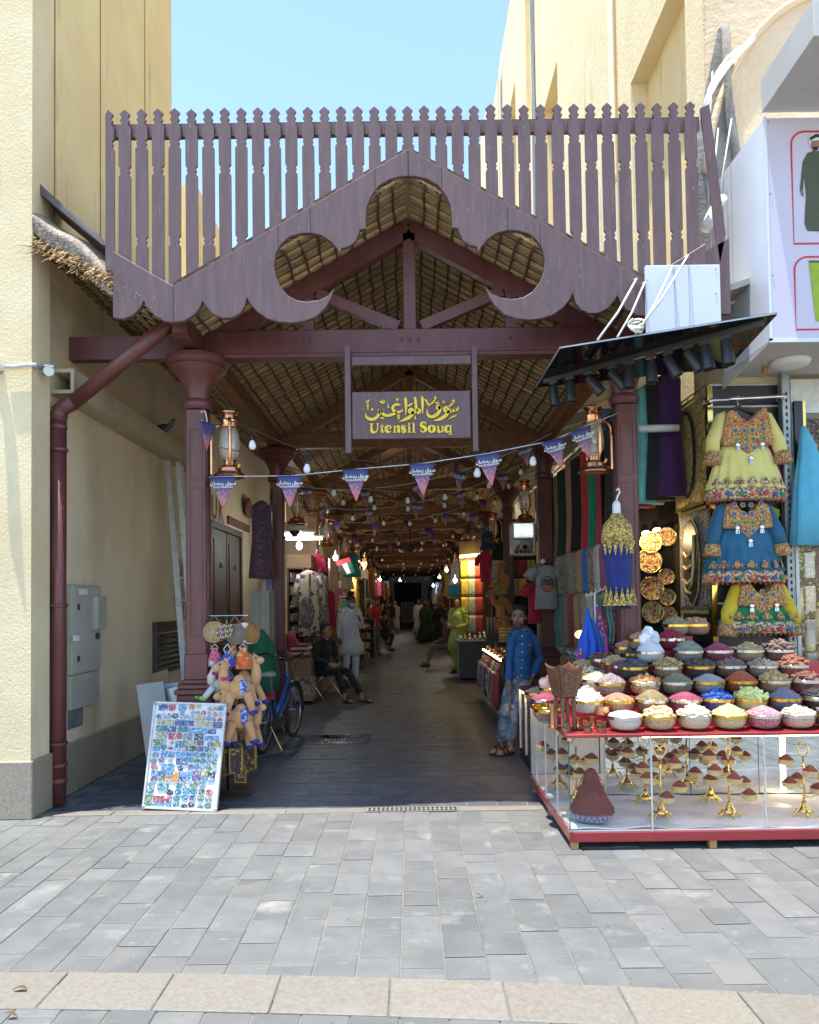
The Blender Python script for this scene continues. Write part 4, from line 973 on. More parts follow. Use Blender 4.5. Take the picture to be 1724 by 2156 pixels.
for ri, row in enumerate(rows_):
    rowname = 'top' if ri == 0 else 'bottom' if ri == len(rows_)-1 else ordn(ri)
    for ci, (cx_, cy_, w_, h_, sh, colr) in enumerate(row):
        q = onboard((400+cx_/3.831)/1.485, (2150+cy_/3.831)/1.485)+N_*.0005
        s_ = (q.y*kpx/FPX); a_, b_ = w_*s_*.48, h_*s_*.48
        if sh == 'r': pts = [(-a_,-b_),(a_,-b_),(a_,b_),(-a_,b_)]
        elif sh == 'o': pts = [(a_*math.cos(j*math.pi/7),b_*math.sin(j*math.pi/7)) for j in range(14)]
        else: pts = [(-a_,-b_),(a_,-b_),(a_*.9,b_*.1),(a_*.55,b_*.2),(a_*.4,b_*.9),(a_*.1,b_*.3),(-a_*.2,b_),(-a_*.5,b_*.2),(-a_*.95,b_*.4)]
        tw = rr(-.05,.05); ct, st_ = math.cos(tw), math.sin(tw)
        off_ = V((0,0,0))
        m_ = M(); m_.slab([(U_*(p[0]*ct-p[1]*st_)+Vv*(p[0]*st_+p[1]*ct)) for p in pts], N_*(.006+rr(0,.003)))
        o = m_.build('souvenir_magnet', m_mag); o.location = q; o.color = (*colr, 1)
        shp = {'r':'rectangular','o':'oval','c':'skyline shaped'}[sh]
        tag(o, '%s %s magnet, %s from left in the %s row of the white board' % (CN[colr], shp, ordn(ci), rowname), 'magnet', 'souvenir magnets on the white board')

# ---------------------------------------------------------------- stand of hats, pouches and toy camels
def D4(cx_, cy_, Y): return P(404+cx_*.203, 1245.8+cy_*.203, Y)
SYD = 6.45
base = D4(345,2040,SYD); base.z = 0; sx_ = D4(285,300,SYD).x
st = thing('display_stand', 'chrome display stand with round base beside the front column', 'stand', (sx_+.05,SYD+.04,0))
bx, by = sx_+.05, SYD+.06
M().lathe([(.20,0),(.20,.012),(.05,.03),(.02,.04)], (bx,by,0), 24).build('base', m_black, st, ang=40)
zt_ = D4(285,185,SYD).z
M().tube([(bx,by,.03),(bx,by,zt_)], .012, 10).build('pole', m_chrome, st, smooth=True)
for z_, w0, w1 in ((D4(0,255,SYD).z,-.14,.19),(D4(0,545,SYD).z,-.14,.22),(D4(0,1470,SYD).z,-.12,.14)):
    M().tube([(bx+w0,by-.05,z_),(bx+w1,by-.05,z_)], .005, 6).build('hook_bar', m_chrome, st)
m_straw = mat('woven_straw', (.55,.40,.22), (.44,.30,.15), rough=.9, scale=90, detail=2, bump=1, bscale=160, bdist=.006)
m_strawg = mat('grey_brown_straw', (.30,.24,.19), (.22,.17,.13), rough=.9, scale=90, detail=2, bump=1, bscale=160, bdist=.006)
m_strawt = mat('tan_wicker', (.50,.27,.09), (.38,.20,.06), rough=.8, scale=90, detail=2, bump=1, bscale=160, bdist=.006)
m_leather = mat('brown_leather', (.26,.09,.04), (.2,.07,.03), rough=.6)
def round_bag(cx_, cy_, r_, Y, m, label, turn, th=.045):
    c_ = D4(cx_, cy_, Y); k = r_*.203/FPX*Y
    t_ = thing('round_bag', label, 'bag', c_, 'bags on the display stand')
    R_ = Matrix.Rotation(turn,3,'Z') @ Matrix.Rotation(rad(90),3,'X')
    pr = [(0,-th),(k*.5,-th),(k*.93,-th*.9),(k,-th*.4),(k,th*.4),(k*.93,th*.9),(0,th)]
    M().lathe(pr, c_, 28, rot=R_, caps=False).build('body', m, t_, smooth=True)
    for q in range(1,6):
        pts = [c_+R_@V((math.cos(a*.2618)*k*q/5.4, math.sin(a*.2618)*k*q/5.4, th*1.03)) for a in range(24)]
        M().tube(pts, .004, 4, close=True).build('coil', m, t_)
    m_ = M(); top_ = V((c_.x+rr(-.02,.02), c_.y, D4(0,255,Y).z))
    for s_ in (-1,1): m_.tube([c_+V((s_*k*.75,-.01,k*.6)), top_], .006, 4)
    m_.build('strap', m_leather, t_)
round_bag(590,435,108,SYD+.10,m_strawt,'tan wicker round bag at the right of the stand',rad(58))
round_bag(535,425,106,SYD+.05,m_clothwhite,'white rimmed round bag behind the grey brown one',rad(50),.03)
round_bag(452,440,108,SYD+.0,m_strawg,'grey brown coiled straw round bag on the stand',rad(18))
round_bag(238,418,112,SYD-.02,m_straw,'pale straw round bag next to the maroon column',rad(-8))
c_ = D4(330,440,SYD-.09)
bb = thing('beaded_bag', 'black pouch covered in coloured beads hung before the straw bags', 'bag', c_, 'bags on the display stand')
k = .203/FPX*SYD
m_ = M(); pts = [(-100,30),(-85,50),(-55,35),(-10,75),(95,-30),(85,-80),(40,-110),(5,-100),(-5,-50)]
m_.slab([c_+V((p[0]*k,0,-p[1]*k)) for p in pts], (0,.03,0)); m_.build('pouch', m_black, bb)
BEADC = [mat('bead_%d'%i, q, rough=.25) for i, q in enumerate([(.6,.3,.05),(.5,.05,.08),(.15,.1,.35),(.6,.55,.45),(.1,.3,.25),(.6,.45,.1)])]
beads = [M() for _ in BEADC]
for i in range(7):
    for j in range(8):
        x_, y_ = -85+i*25+j*6, 45-j*19+i*-4
        if -90 < x_ < 90 and -100 < y_ < 60: beads[(i*3+j*5)%6].ell(c_+V((x_*k,-.004,-y_*k*1.0)), .009,.005,.009, 6, 4)
for q, m_b in zip(beads, BEADC):
    if q.v: q.build('bead', m_b, bb)
def pouch(cx_, cy_, w_, h_, Y, m, label, top=545, round_=False):
    c_ = D4(cx_, cy_, Y); kw, kh = w_*.203/FPX*Y, h_*.203/FPX*Y
    t_ = thing('drawstring_pouch', label, 'pouch', c_, 'drawstring pouches on the stand')
    if round_: rings = [(-kh,.02,.01),(-kh*.8,kw*.6,.03),(-kh*.3,kw,.045),(kh*.1,kw*.95,.045),(kh*.5,kw*.6,.035),(kh*.8,kw*.25,.02),(kh,kw*.35,.025)]
    else: rings = [(-kh,kw*.9,.04),(-kh*.9,kw,.055),(-kh*.3,kw*.95,.055),(kh*.3,kw*.75,.045),(kh*.65,kw*.5,.035),(kh*.78,kw*.35,.025),(kh,kw*.5,.035)]
    M().tub(rings, c_, 20, (9,.10,1)).build('bag', m, t_, smooth=True)
    m_ = M(); zt2 = D4(0,top,Y).z
    for s_ in (-1,1): m_.tube([c_+V((s_*.01,-.02,kh*.7)), c_+V((s_*.028,-.02,kh*.7+(zt2-c_.z-kh*.7)*.5)), V((c_.x,c_.y,zt2))], .004, 4)
    m_.build('drawstring', m_string, t_)
m_pk = pattern('pink_mirror_cloth', [(.55,.03,.20),(.50,.03,.17),(.46,.06,.10),(.48,.04,.12)], 32, (.60,.40,.25), .035)
m_bl = pattern('blue_silver_cloth', [(.03,.04,.34),(.04,.05,.40),(.03,.04,.32),(.03,.05,.36),(.42,.42,.5)], 34, None)
m_or = pattern('orange_sequin_cloth', [(.60,.13,.02),(.55,.10,.02),(.62,.16,.03),(.65,.45,.25)], 34, None)
pouch(180,640,40,60,SYD+.06,cloth((.5,.03,.03)),'red pouch half hidden by the column edge')
pouch(240,680,72,98,SYD-.02,m_pk,'pink drawstring pouch with mirror work')
pouch(370,715,78,98,SYD-.06,m_bl,'round blue pouch with silver flowers',545,True)
pouch(430,610,50,70,SYD+.08,m_or,'rust orange pouch behind the blue one')
pouch(530,690,86,112,SYD-.02,m_or,'bright orange sequinned pouch')
# plush camels
def camel(label, loc, s, m_body, m_hoof, m_sad, turn, group='plush toy camels on the stand', name='toy_camel'):
    t_ = thing(name, label, 'toy camel', (0,0,0), group)
    m_ = M()
    m_.ell((0,0,0), .115,.075,.085, 16, 10); m_.ell((.01,0,.075), .055,.05,.05, 12, 8)
    m_.tube([(-.085,0,.0),(-.125,0,.06),(-.13,0,.15),(-.12,0,.20)], [.055,.048,.040,.04], 12)
    m_.ell((-.125,0,.215), .05,.043,.043, 12, 8); m_.ell((-.185,0,.195), .042,.036,.034, 12, 8)
    m_.ell((-.105,.04,.255), .014,.012,.022, 8, 6); m_.ell((-.105,-.04,.255), .014,.012,.022, 8, 6)
    m_.build('body', m_body, t_, smooth=True)
    for (x_, y_) in ((-.07,-.045),(-.065,.045),(.065,-.045),(.07,.045)):
        dx = -.03 if x_ < 0 else .025
        l_ = M(); l_.tube([(x_,y_,-.03),(x_+dx,y_*1.5,-.12),(x_+dx*1.7,y_*1.7,-.185)], [.042,.034,.032], 10); l_.build('leg', m_body, t_, smooth=True)
        h_ = M(); h_.ell((x_+dx*2.1,y_*1.75,-.20), .045,.034,.024, 10, 7); h_.build('hoof', m_hoof, t_, smooth=True)
    sd = M(); sd.lathe([(.080,-.030),(.089,-.022),(.089,.022),(.080,.030)], (.03,0,.010), 18, sx=1.0, sy=.93, rot=Matrix.Rotation(rad(90),3,'Y'), caps=False); sd.build('saddle_cloth', m_sad, t_, smooth=True)
    e_ = M()
    for s_ in (-1,1): e_.ell((-.165,.036*s_,.225), .007,.007,.010, 6, 5)
    e_.build('eye', m_black, t_)
    bw = M(); bw.ell((-.14,-.045,.10), .022,.014,.018, 8, 6); bw.ell((-.105,-.045,.10), .022,.014,.018, 8, 6); bw.build('bow', cloth((.5,.03,.2)), t_, smooth=True)
    t_.location = loc; t_.rotation_euler = turn; t_.scale = (s,s,s)
    return t_
m_plush = mat('orange_tan_plush', (.62,.33,.14), (.54,.27,.10), rough=.95, scale=20, sheen=.6, bump=.4, bscale=200)
m_blueh = cloth((.02,.03,.30)); m_sadb = pattern('blue_white_saddle', [(.05,.12,.45),(.05,.10,.40),(.5,.5,.55)], 60, None)
cm = camel('plush orange camel with dark blue hooves, upper front one of the stand', D4(480,1010,SYD-.09), .95, m_plush, m_blueh, m_sadb, (0,0,rad(25)))
tcm = tree(cm)
for (cx_, cy_, Y, ang, lab, sc_, tl_) in ((495,1310,SYD-.10,20,'plush orange camel hanging lowest at the front',.95,0),(560,950,SYD+.07,160,'plush orange camel facing right behind the upper one',.9,.15),
      (400,1330,SYD+.02,-20,'plush camel at the lower left beside the board',.85,.1),(290,1100,SYD+.05,-60,'plush camel half hidden beside the column base',.8,0),(570,1370,SYD+.05,150,'plush camel hanging low at the back right',.85,-.1),(340,900,SYD+.09,40,'plush camel up behind the green hoofed one',.75,.1)):
    c2_ = dup(tcm, D4(cx_,cy_,Y), lab, rad(ang), scale=sc_); c2_.rotation_euler = (0,tl_,rad(ang))
camel('white plush camel with lime green saddle and hooves', D4(275,985,SYD-.04), .75, mat('white_plush', (.6,.58,.54), rough=.95), cloth((.2,.55,.12)), cloth((.2,.55,.12)), (0,.5,rad(35)))
# hanging embroidered purses below
m_purse = pattern('black_gold_sequin_purse', [(.06,.02,.03),(.05,.02,.04),(.45,.30,.06),(.10,.03,.05),(.03,.08,.05)], 60, (.05,.03,.02), .04)
m_trim = mat('gold_braid', (.45,.30,.07), (.3,.18,.04), rough=.4, metal=.5, bump=.6, bscale=200)
for i, (cx_, cy_, w_, h_, Y, tn) in enumerate([(320,1790,28,130,SYD+.06,60),(350,1770,34,130,SYD,50),(385,1750,40,130,SYD-.03,40),(455,1750,62,125,SYD-.09,12),(500,1760,40,140,SYD+.03,70),(535,1750,36,130,SYD,60),(575,1740,40,120,SYD+.02,55),(615,1710,46,115,SYD-.02,-35),(505,1920,56,55,SYD-.10,-8)]):
    c_ = D4(cx_,cy_,Y); kw, kh = w_*.203/FPX*Y, h_*.203/FPX*Y
    t_ = thing('embroidered_purse', ['narrow purse hanging farthest left under the camels','purse second from left under the camels','purse third from left under the camels','wide black and gold purse hanging at front','purse hanging edge on behind the wide one','plum lined purse right of the wide one','gold edged purse hanging third from right','gold edged purse hanging farthest right','small black purse hanging lowest near the floor'][i], 'purse', c_, 'gold trimmed purses under the stand')
    R_ = Matrix.Rotation(rad(tn),3,'Z'); m_ = M(); hw_ = max(kw, .05) if i not in (3,8) else kw
    m_.obox(c_, R_@V((hw_,0,0)), R_@V((0,.008,0)), V((0,0,kh))); m_.build('panel', m_purse, t_)
    m_ = M()
    for s_ in (-1,1): m_.obox(c_+R_@V((hw_*s_,0,0)), R_@V((.005,0,0)), R_@V((0,.011,0)), V((0,0,kh)))
    m_.obox(c_+V((0,0,-kh)), R_@V((hw_+.005,0,0)), R_@V((0,.011,0)), V((0,0,.005))); m_.build('gold_trim', m_trim, t_)
    m_ = M(); m_.tube([c_+R_@V((hw_,0,kh)), V((c_.x*.6+bx*.4,by-.05,D4(0,1475,Y).z)), c_+R_@V((-hw_,0,kh))], .004, 4); m_.build('strap', m_trim, t_)

# ---------------------------------------------------------------- bicycle
rw = G(554,1586); fwp = rw+V((.17,1.03,0)); R0 = .325
bk = thing('bicycle', 'blue city bicycle with black tyres parked on its kickstand', 'bicycle', (rw.x,rw.y,0))
f_ = (fwp-rw).normalized(); s_ = V((f_.y,-f_.x,0)); up = V((0,0,1))
def BP(a, z, l=0): return rw + f_*a + up*z + s_*l
m_bikeb = mat('blue_bike_paint', (.02,.10,.36), (.02,.08,.30), rough=.3, coat=.4)
def wheel(c_, tag_):
    w_ = bpy.data.objects.new('wheel', None); COL.objects.link(w_); par(w_, bk)
    circ = lambda r_, n=32: [c_ + f_*math.cos(2*math.pi*k/n)*r_ + up*math.sin(2*math.pi*k/n)*r_ for k in range(n)]
    M().tube(circ(R0-.02), .021, 8, close=True).build('tyre', m_rubber, w_, smooth=True)
    M().tube(circ(R0-.045), .012, 6, close=True).build('rim', m_steel, w_, smooth=True)
    m_ = M()
    for k in range(28):
        a = 2*math.pi*k/28; m_.tube([c_+s_*(.03 if k%2 else -.03), c_+f_*math.cos(a)*(R0-.05)+up*math.sin(a)*(R0-.05)], .0016, 3, caps=False)
    m_.build('spokes', m_steel, w_)
    M().tube([c_-s_*.05,c_+s_*.05], .018, 10).build('hub', m_steel, w_)
cr_, cf_ = BP(0,R0), BP(1.04,R0)
wheel(cr_, 0); wheel(cf_, 1)
bb_ = BP(.44,.28); ht0, ht1 = BP(.87,.62), BP(.82,.80); sc0 = BP(.29,.66)
m_ = M(); m_.tube([ht0+up*-.02, BP(.70,.42), bb_], .026, 10); m_.tube([ht1-up*.06, BP(.66,.52), BP(.40,.36)], .022, 10); m_.tube([bb_, sc0], .017, 10); m_.tube([ht0,ht1], .022, 10)
for l in (-.045,.045): m_.tube([bb_, cr_+s_*l], .010, 8); m_.tube([sc0-up*.06, cr_+s_*l], .009, 8)
m_.build('frame', m_bikeb, bk, smooth=True)
m_ = M()
for l in (-.045,.045): m_.tube([ht0+s_*l*.6, BP(.96,.44,l), cf_+s_*l], [.015,.014,.010], 8)
m_.build('fork', m_bikeb, bk, smooth=True)
M().tube([sc0, BP(.26,.80)], .013, 8).build('seat_post', m_steel, bk)
m_ = M(); m_.ell(BP(.22,.83), .13,.13,.035, 12, 7); o = m_.build('saddle', mat('worn_cream_saddle', (.42,.38,.32), (.3,.26,.2), rough=.7, scale=20), bk, smooth=True)
for i, v_ in enumerate(o.data.vertices):
    p_ = v_.co-BP(.22,.83); a_ = p_.dot(f_); l_ = p_.dot(s_); k_ = 1-.75*max(0,min(1,(a_+.10)/.2))
    v_.co = BP(.22,.83)+f_*a_*1.1+s_*l_*max(.22,k_)+up*p_.z
M().tube([BP(.82,.80),BP(.80,.93),BP(.78,.95)], .013, 8).build('stem', m_steel, bk)
m_ = M(); m_.tube([BP(.44,1.00,-.30),BP(.58,1.02,-.29),BP(.74,1.03,-.22),BP(.80,.96,-.06),BP(.80,.96,.06),BP(.74,1.03,.22),BP(.58,1.02,.29),BP(.44,1.0,.30)], .011, 8); m_.build('handlebar', m_black, bk, smooth=True)
for l in (-1,1): M().tube([BP(.40,.995,.30*l),BP(.53,1.015,.295*l)], .017, 8).build('grip', m_rubber, bk)
m_ = M()
for l in (-1,1): m_.tube([BP(.62,1.0,.27*l),BP(.50,.96,.31*l)], .006, 5); m_.tube([BP(.70,1.02,.22*l),BP(.86,.9,.1*l),BP(.9,.7,.02*l)], .004, 5)
m_.build('brake_lever', m_black, bk)
m_ = M()
for l in (-.06,0,.06): m_.tube([BP(.16,.66,l),BP(-.26,.66,l)], .006, 6)
m_.tube([BP(-.2,.66,.06),cr_+s_*.05],.005,5); m_.tube([BP(-.2,.66,-.06),cr_-s_*.05],.005,5); m_.box(*(BP(-.1,.675).x-.08,BP(-.1,.675).x+.08,BP(-.1,.675).y-.1,BP(-.1,.675).y+.1,.665,.675)); m_.build('carrier', m_black, bk)
def mudg(c_, a0, a1, nm):
    pts = [c_+f_*math.cos(rad(a0+(a1-a0)*k/10))*(R0+.025)+up*math.sin(rad(a0+(a1-a0)*k/10))*(R0+.025) for k in range(11)]
    m_ = M(); n = len(pts); vs = [p+s_*l for p in pts for l in (-.028,.028)]; m_.add(vs, [(2*i,2*i+1,2*i+3,2*i+2) for i in range(n-1)]); o = m_.build('mudguard', m_black, bk, smooth=True)
    sm = o.modifiers.new('thick','SOLIDIFY'); sm.thickness = .004
mudg(cr_, 30, 200, 0); mudg(cf_, -10, 140, 1)
q = BP(-.34,.52); M().ell(q, .035,.012,.045, 10, 7).build('rear_reflector', m_reflector_glow, bk, smooth=True)
q = BP(-.36,.40); M().box(q.x-.03,q.x+.03,q.y-.004,q.y+.004,.34,.46).build('number_tag', m_white, bk)
m_ = M(); m_.lathe([(.085,-.004),(.09,0),(.085,.004)], bb_+s_*.055, 20, rot=s_.to_track_quat('Z','Y').to_matrix()); m_.bar(bb_+s_*.06, bb_+s_*.075+f_*.06-up*.15, .012, .022); m_.bar(bb_-s_*.06, bb_-s_*.075-f_*.06+up*.15, .012, .022); m_.build('crank', m_steel, bk)
m_ = M(); m_.obox(bb_+s_*.07-f_*.2, f_*.27, up*.045, s_*.012); m_.build('chain_guard', m_black, bk)
for z_, sg_ in ((-.15,1),(.15,-1)):
    q = bb_+s_*.12*sg_+f_*.06*sg_+up*z_; m_ = M(); m_.obox(q, s_*.045, f_*.035, up*.010); m_.build('pedal', m_rubber, bk)
m_ = M(); m_.tube([BP(.02,.30,.07),BP(.06,.02,.19),BP(.05,.012,.22),BP(-.30,.012,.0),BP(-.25,.012,-.16)], .007, 6); m_.build('kickstand', m_steel, bk)
m_ = M(); pts = [BP(.0+.03*math.sin(k),.60+.05*math.sin(k*1.9),.05*math.cos(k)) for k in range(24)]; m_.tube([BP(-.05+.25*(k/23),.60+.05*math.sin(k*.9),.06*math.cos(k*.9)) for k in range(24)], .010, 6); m_.build('lock_cable', cloth((.5,.05,.03)), bk, smooth=True)
# green sack behind the handlebar, white cabinet, door
c_ = P(549,1440,9.3); 
sk = tag(M().tub([(.52,.12,.10),(.56,.20,.14),(.75,.22,.15),(1.0,.19,.14),(1.15,.15,.12),(1.24,.07,.06),(1.30,.03,.03)], (P(549,1400,9.3).x,9.35,0), 16, (5,.06,1)).build('green_sack', cloth((.01,.14,.07)), smooth=True), 'dark green cloth sack hanging behind the bicycle', 'sack')
q0, q1 = P(528,1250,9.9), P(566,1250,9.9)
wc = thing('locker', 'tall off white metal locker between door and second column', 'cabinet', (q0.x,10,0))
M().box(q0.x,(q0.x+q1.x)/2-.003,9.9,10.1,.05,P(540,1245,9.9).z).build('door_leaf', m_greyb, wc); M().box((q0.x+q1.x)/2+.003,q1.x,9.9,10.1,.05,P(540,1245,9.9).z).build('door_leaf', m_greyb, wc); M().box(q0.x-.01,q1.x+.01,10.101,10.4,0,P(540,1243,9.9).z).build('carcass', m_greyb, wc)
gc = tag(M().box(P(570,1400,9.6).x-.55,P(570,1400,9.6).x-.05,9.3,9.85,0,.50).build('low_counter', cloth((.05,.09,.06))), 'low dark green covered counter behind the bicycle', 'counter')
# ---------------------------------------------------------------- sign boxes on the right
sb = thing('sign_box', 'white clad sign box with a printed poster panel at upper right', 'sign', (3.5,5.7,3.6))
a = P(1622,718,5.69); X0 = a.x; ZB = a.z; ZT = P(1622,246,5.69).z
bevel(M().box(X0,5.5,5.70,6.54,ZB,ZT).build('cladding', m_whitepanel, sb), .005)
bevel(M().box(X0+.012,5.48,5.688,5.698,ZB+.02,ZT-.012).build('poster_panel', m_lavender, sb), .002)
M().box(X0-.006,X0+.014,5.682,5.699,ZB,ZT).build('edge_trim', m_whitepanel, sb)
M().box(X0-.006,5.5,5.682,5.699,ZB-.012,ZB+.018).build('edge_trim', m_whitepanel, sb)
for x_,z_ in ((X0+.03,ZT-.04),(X0+.03,ZT-.6),(X0+.03,ZB+.5)): M().lathe([(.006,0),(.006,.004)], (x_,5.684,z_), 8, rot=Matrix.Rotation(rad(90),3,'X')).build('rivet', m_galv, sb)
def pp(px, py): q = P(px, py, 5.684); return (q.x, q.z)
for (xl, yt, yb) in ((1665,277,513),(1672,541,694)):
    (x0,z1), (_,z0) = pp(xl,yt), pp(xl,yb); r_ = .10; pts = [(5.4,z1)]
    for k in range(7): a_ = rad(90+15*k); pts.append((x0+r_+math.cos(a_)*r_, z1-r_+math.sin(a_)*r_))
    pts += [(x0,z0),(5.4,z0)]
    m_ = M(); n = len(pts); ribbon(m_, pts, .013, 5.684, .004); m_.build('red_border', m_red, sb)
def flat(name, pts, m, y=5.685, d=.003): M().prism([pp(*p) for p in pts], y-d, y).build(name, m, sb)
m_olive = mat('printed_olive', (.075,.085,.05), (.06,.07,.04)); m_pskin = mat('printed_skin', (.30,.16,.11)); m_lime = mat('printed_lime', (.32,.45,.03))
flat('printed_robe', [(1700,322),(1712,318),(1740,318),(1760,330),(1770,420),(1760,488),(1700,486),(1694,470),(1697,410),(1693,370),(1690,402),(1684,400),(1690,340)], m_olive)
flat('printed_hand', [(1684,400),(1691,401),(1692,414),(1687,410)], m_pskin, 5.684)
flat('printed_face', [(1706,292),(1726,292),(1727,306),(1716,320),(1708,312)], m_pskin, 5.683)
flat('printed_headcloth', [(1702,290),(1712,282),(1735,283),(1740,310),(1728,318),(1727,296),(1707,297),(1706,308),(1703,300)], m_white, 5.6815)
flat('printed_headband', [(1703,291),(1716,283),(1730,284),(1731,291),(1718,290),(1705,297)], m_black, 5.680)
flat('printed_moustache', [(1710,310),(1722,309),(1721,316),(1713,317)], m_hair, 5.681)
flat('printed_sarong', [(1703,551),(1800,551),(1800,675),(1718,676)], m_lime)
flat('printed_waistband', [(1703,549),(1800,549),(1800,553),(1704,553)], m_olive, 5.682)
cp = thing('soffit_canopy', 'grey white soffit box jutting out above the poster sign', 'canopy', (3.8,5.3,5.3))
q0 = G(1700,95,ZT+.03); q1 = V((X0-.02,5.69,ZT+.03))
bevel(M().slab([q1, V((5.5,5.69,ZT+.03)), V((5.5,4.9,ZT+.03)), V((q0.x,4.9,ZT+.03))][::-1], (0,0,.25)).build('soffit', m_soffit, cp), .004)
wp = thing('white_board', 'flat white panel with ropes tied over it beside the gable', 'panel', (2.3,5.7,4))
a, b = P(1357,561,5.72), P(1517,700,5.72); b2 = P(1380,740,5.72)
bevel(M().box(a.x,b.x,5.70,5.735,b2.z,a.z).build('sheet', m_whitepanel, wp), .004)
for x_ in (1420,1450): q = P(x_,600,5.7); M().box(q.x-.002,q.x+.002,5.698,5.704,b2.z,a.z-.02).build('seam', mat('panel_seam',(.42,.45,.50)), wp)
for (x_,y_) in ((1362,590),(1507,566),(1507,618)): q = P(x_,y_,5.698); M().lathe([(.006,0),(.006,.004)], q, 8, rot=Matrix.Rotation(rad(90),3,'X')).build('rivet', m_galv, wp)
# soffit over the shop, with a round flush lamp
sf = thing('shop_soffit', 'off white soffit under the sign box with a round lamp', 'soffit', (3.5,6.2,3.6))
M().box(X0,5.5,5.74,6.60,ZB-.004,ZB+.0-.002+.001).build('ceiling', m_soffit, sf)
pts = [V((X0+.01,5.72,ZB-.01)), V((2.80,6.60,ZB-.01)), V((2.80,6.60,3.20)), V((X0-.02,6.58,3.20))]
M().slab([V((X0,5.72,ZB-.006)),V((X0,6.58,ZB-.006)),V((X0,6.58,3.43))],(.012,0,0)).build('gusset', m_soffit, sf)
q = G(1664,760,ZB-.01); M().lathe([(.15,-.006),(.155,-.02),(.14,-.045),(.09,-.055),(0,-.058)], (q.x,q.y,ZB), 28).build('round_lamp', m_white, sf, ang=50)
q = G(1610,770,ZB); m_ = M(); m_.box(q.x-.02,q.x+.02,q.y-.02,q.y+.02,ZB-.06,ZB-.005); m_.tube([(q.x,q.y,ZB-.06),(q.x,q.y,ZB-.14)],.006,5); m_.build('sprinkler', m_woodlight, sf)
# ---------------------------------------------------------------- black acrylic awning with track lights
AZ = 3.40
FL, FRt, BL, BR = G(1180,735,AZ), G(1636,663,AZ), G(1130,816,AZ), G(1532,775,AZ)
aw = thing('black_awning', 'glossy black acrylic awning panel roped up over the spice stall', 'awning', (FL+BR)/2)
M().slab([FL,FRt,BR,BL], (0,0,.018)).build('panel', m_blackgloss, aw)
m_ = M(); m_.bar(FL+V((0,-.004,.009)),FRt+V((0,-.004,.009)),.005,.010); m_.bar(FL+V((-.004,0,.009)),BL+V((-.004,0,.009)),.006,.016); m_.build('edge_trim', m_galv, aw)
T0, T1 = G(1146,806,AZ-.03), G(1606,683,AZ-.03)
td = (T1-T0).normalized()
trk = tag(M().bar(T0+V((0,0,.012)),T1+V((0,0,.012)),.035,.034).build('light_track', m_black), 'black track rail under the black awning carrying spotlights', 'track')
for k, (x_, tx, ty) in enumerate([(1165,.05,-.1),(1200,.05,-.1),(1240,.75,-.2),(1288,.75,-.2),(1324,-.05,-.1),(1370,0,-.1),(1405,.5,-.2),(1448,.6,-.2),(1484,.12,-.1),(1527,.1,-.1)]):
    # walk the track to the pixel column
    lo, hi = 0., 1.
    for _ in range(30):
        mid = (lo+hi)/2; q = T0.lerp(T1,mid); px = CX+FPX*(q-V((0,0,HCAM))).dot(RIGHT)/(q-V((0,0,HCAM))).dot(_f)
        if px < x_: lo = mid
        else: hi = mid
    q = T0.lerp(T1,lo)-V((0,0,.006)); d_ = V((tx,ty,-1)).normalized()
    s = thing('spotlight', 'black cylinder spotlight, %s from left on the awning track' % ordn(k), 'spotlight', q, 'track spotlights under the black awning')
    M().obox(q-V((0,0,.012)), td*.035, td.cross(V((0,0,1)))*.014, (0,0,.012)).build('adapter', m_black, s)
    M().tube([q-V((0,0,.02)), q-V((0,0,.06))], .008, 6).build('stem', m_black, s)
    c_ = q-V((0,0,.06)); R_ = (-d_).to_track_quat('Z','Y').to_matrix()
    M().lathe([(.028,.02),(.032,.015),(.044,-.14),(.040,-.145),(.036,-.12),(0,-.10)], c_, 20, rot=R_).build('housing', m_black, s, ang=40)
for k, (pa, pb, ya_, yb_) in enumerate([((1258,716),(1340,587),None,5.70),((1300,710),(1357,595),None,5.70),((1338,702),(1448,538),None,5.69),((1343,700),(1416,560),None,5.69)]):
    a = G(*pa, AZ+.02); b = P(*pb, yb_)
    pipe('rope', ['left white rope from awning up to the gable board','second white rope from awning up to the gable board','white rope from awning knot to the right board','white rope from awning knot to the picket foot'][k], 'rope', [a, a.lerp(b,.5)+V((0,0,-.03)), b, b+V((0,.08,.02))], .0085, m_string, 6)
m_ = M(); a = G(1340,701,AZ+.02)
for k in range(3): m_.tube([a+V((.05*math.cos(t*.9+k),.03*math.sin(t*1.1),.03+.02*k+.03*math.sin(t*.9+k))) for t in range(8)], .009, 5, close=True)
tag(m_.build('rope_knot', m_string, smooth=True), 'bunched white rope knot on the black awning edge', 'rope')
# ---------------------------------------------------------------- slatwall shop with dresses
SW = 6.60
sh = thing('slatwall', 'black slatwall panel behind the embroidered dresses', 'wall panel', (3,SW,2))
x0, x1 = P(1497,1000,SW).x, P(1652,1000,SW).x; z0, z1 = 1.0, 3.48
n = 13; hz = (z1-z0)/n
for k in range(n):
    M().box(x0,x1,SW-.02,SW,z0+k*hz,z0+(k+1)*hz-.018).build('slat', m_slat, sh)
    M().box(x0,x1,SW-.016,SW-.002,z0+(k+1)*hz-.017,z0+(k+1)*hz-.001).build('slat_trim', m_alu, sh)
M().box(x0,x1+.02,SW+.002,SW+.012,0,z1).build('backing', m_dark, sh)
for y0_, y1_ in ((6.62,7.7),):
    for k in range(n): M().box(2.765,2.79,y0_,y1_,z0+k*hz,z0+(k+1)*hz-.018).build('slat', m_slat, sh)
    M().box(2.791,2.795,y0_,y1_,0,z1).build('backing', m_dark, sh)
a = P(1493,790,6.58); tag(M().box(a.x-.025,a.x+.02,6.57,6.60,0,3.46).build('gold_trim', m_gold), 'polished gold corner trim left of the dresses', 'trim')
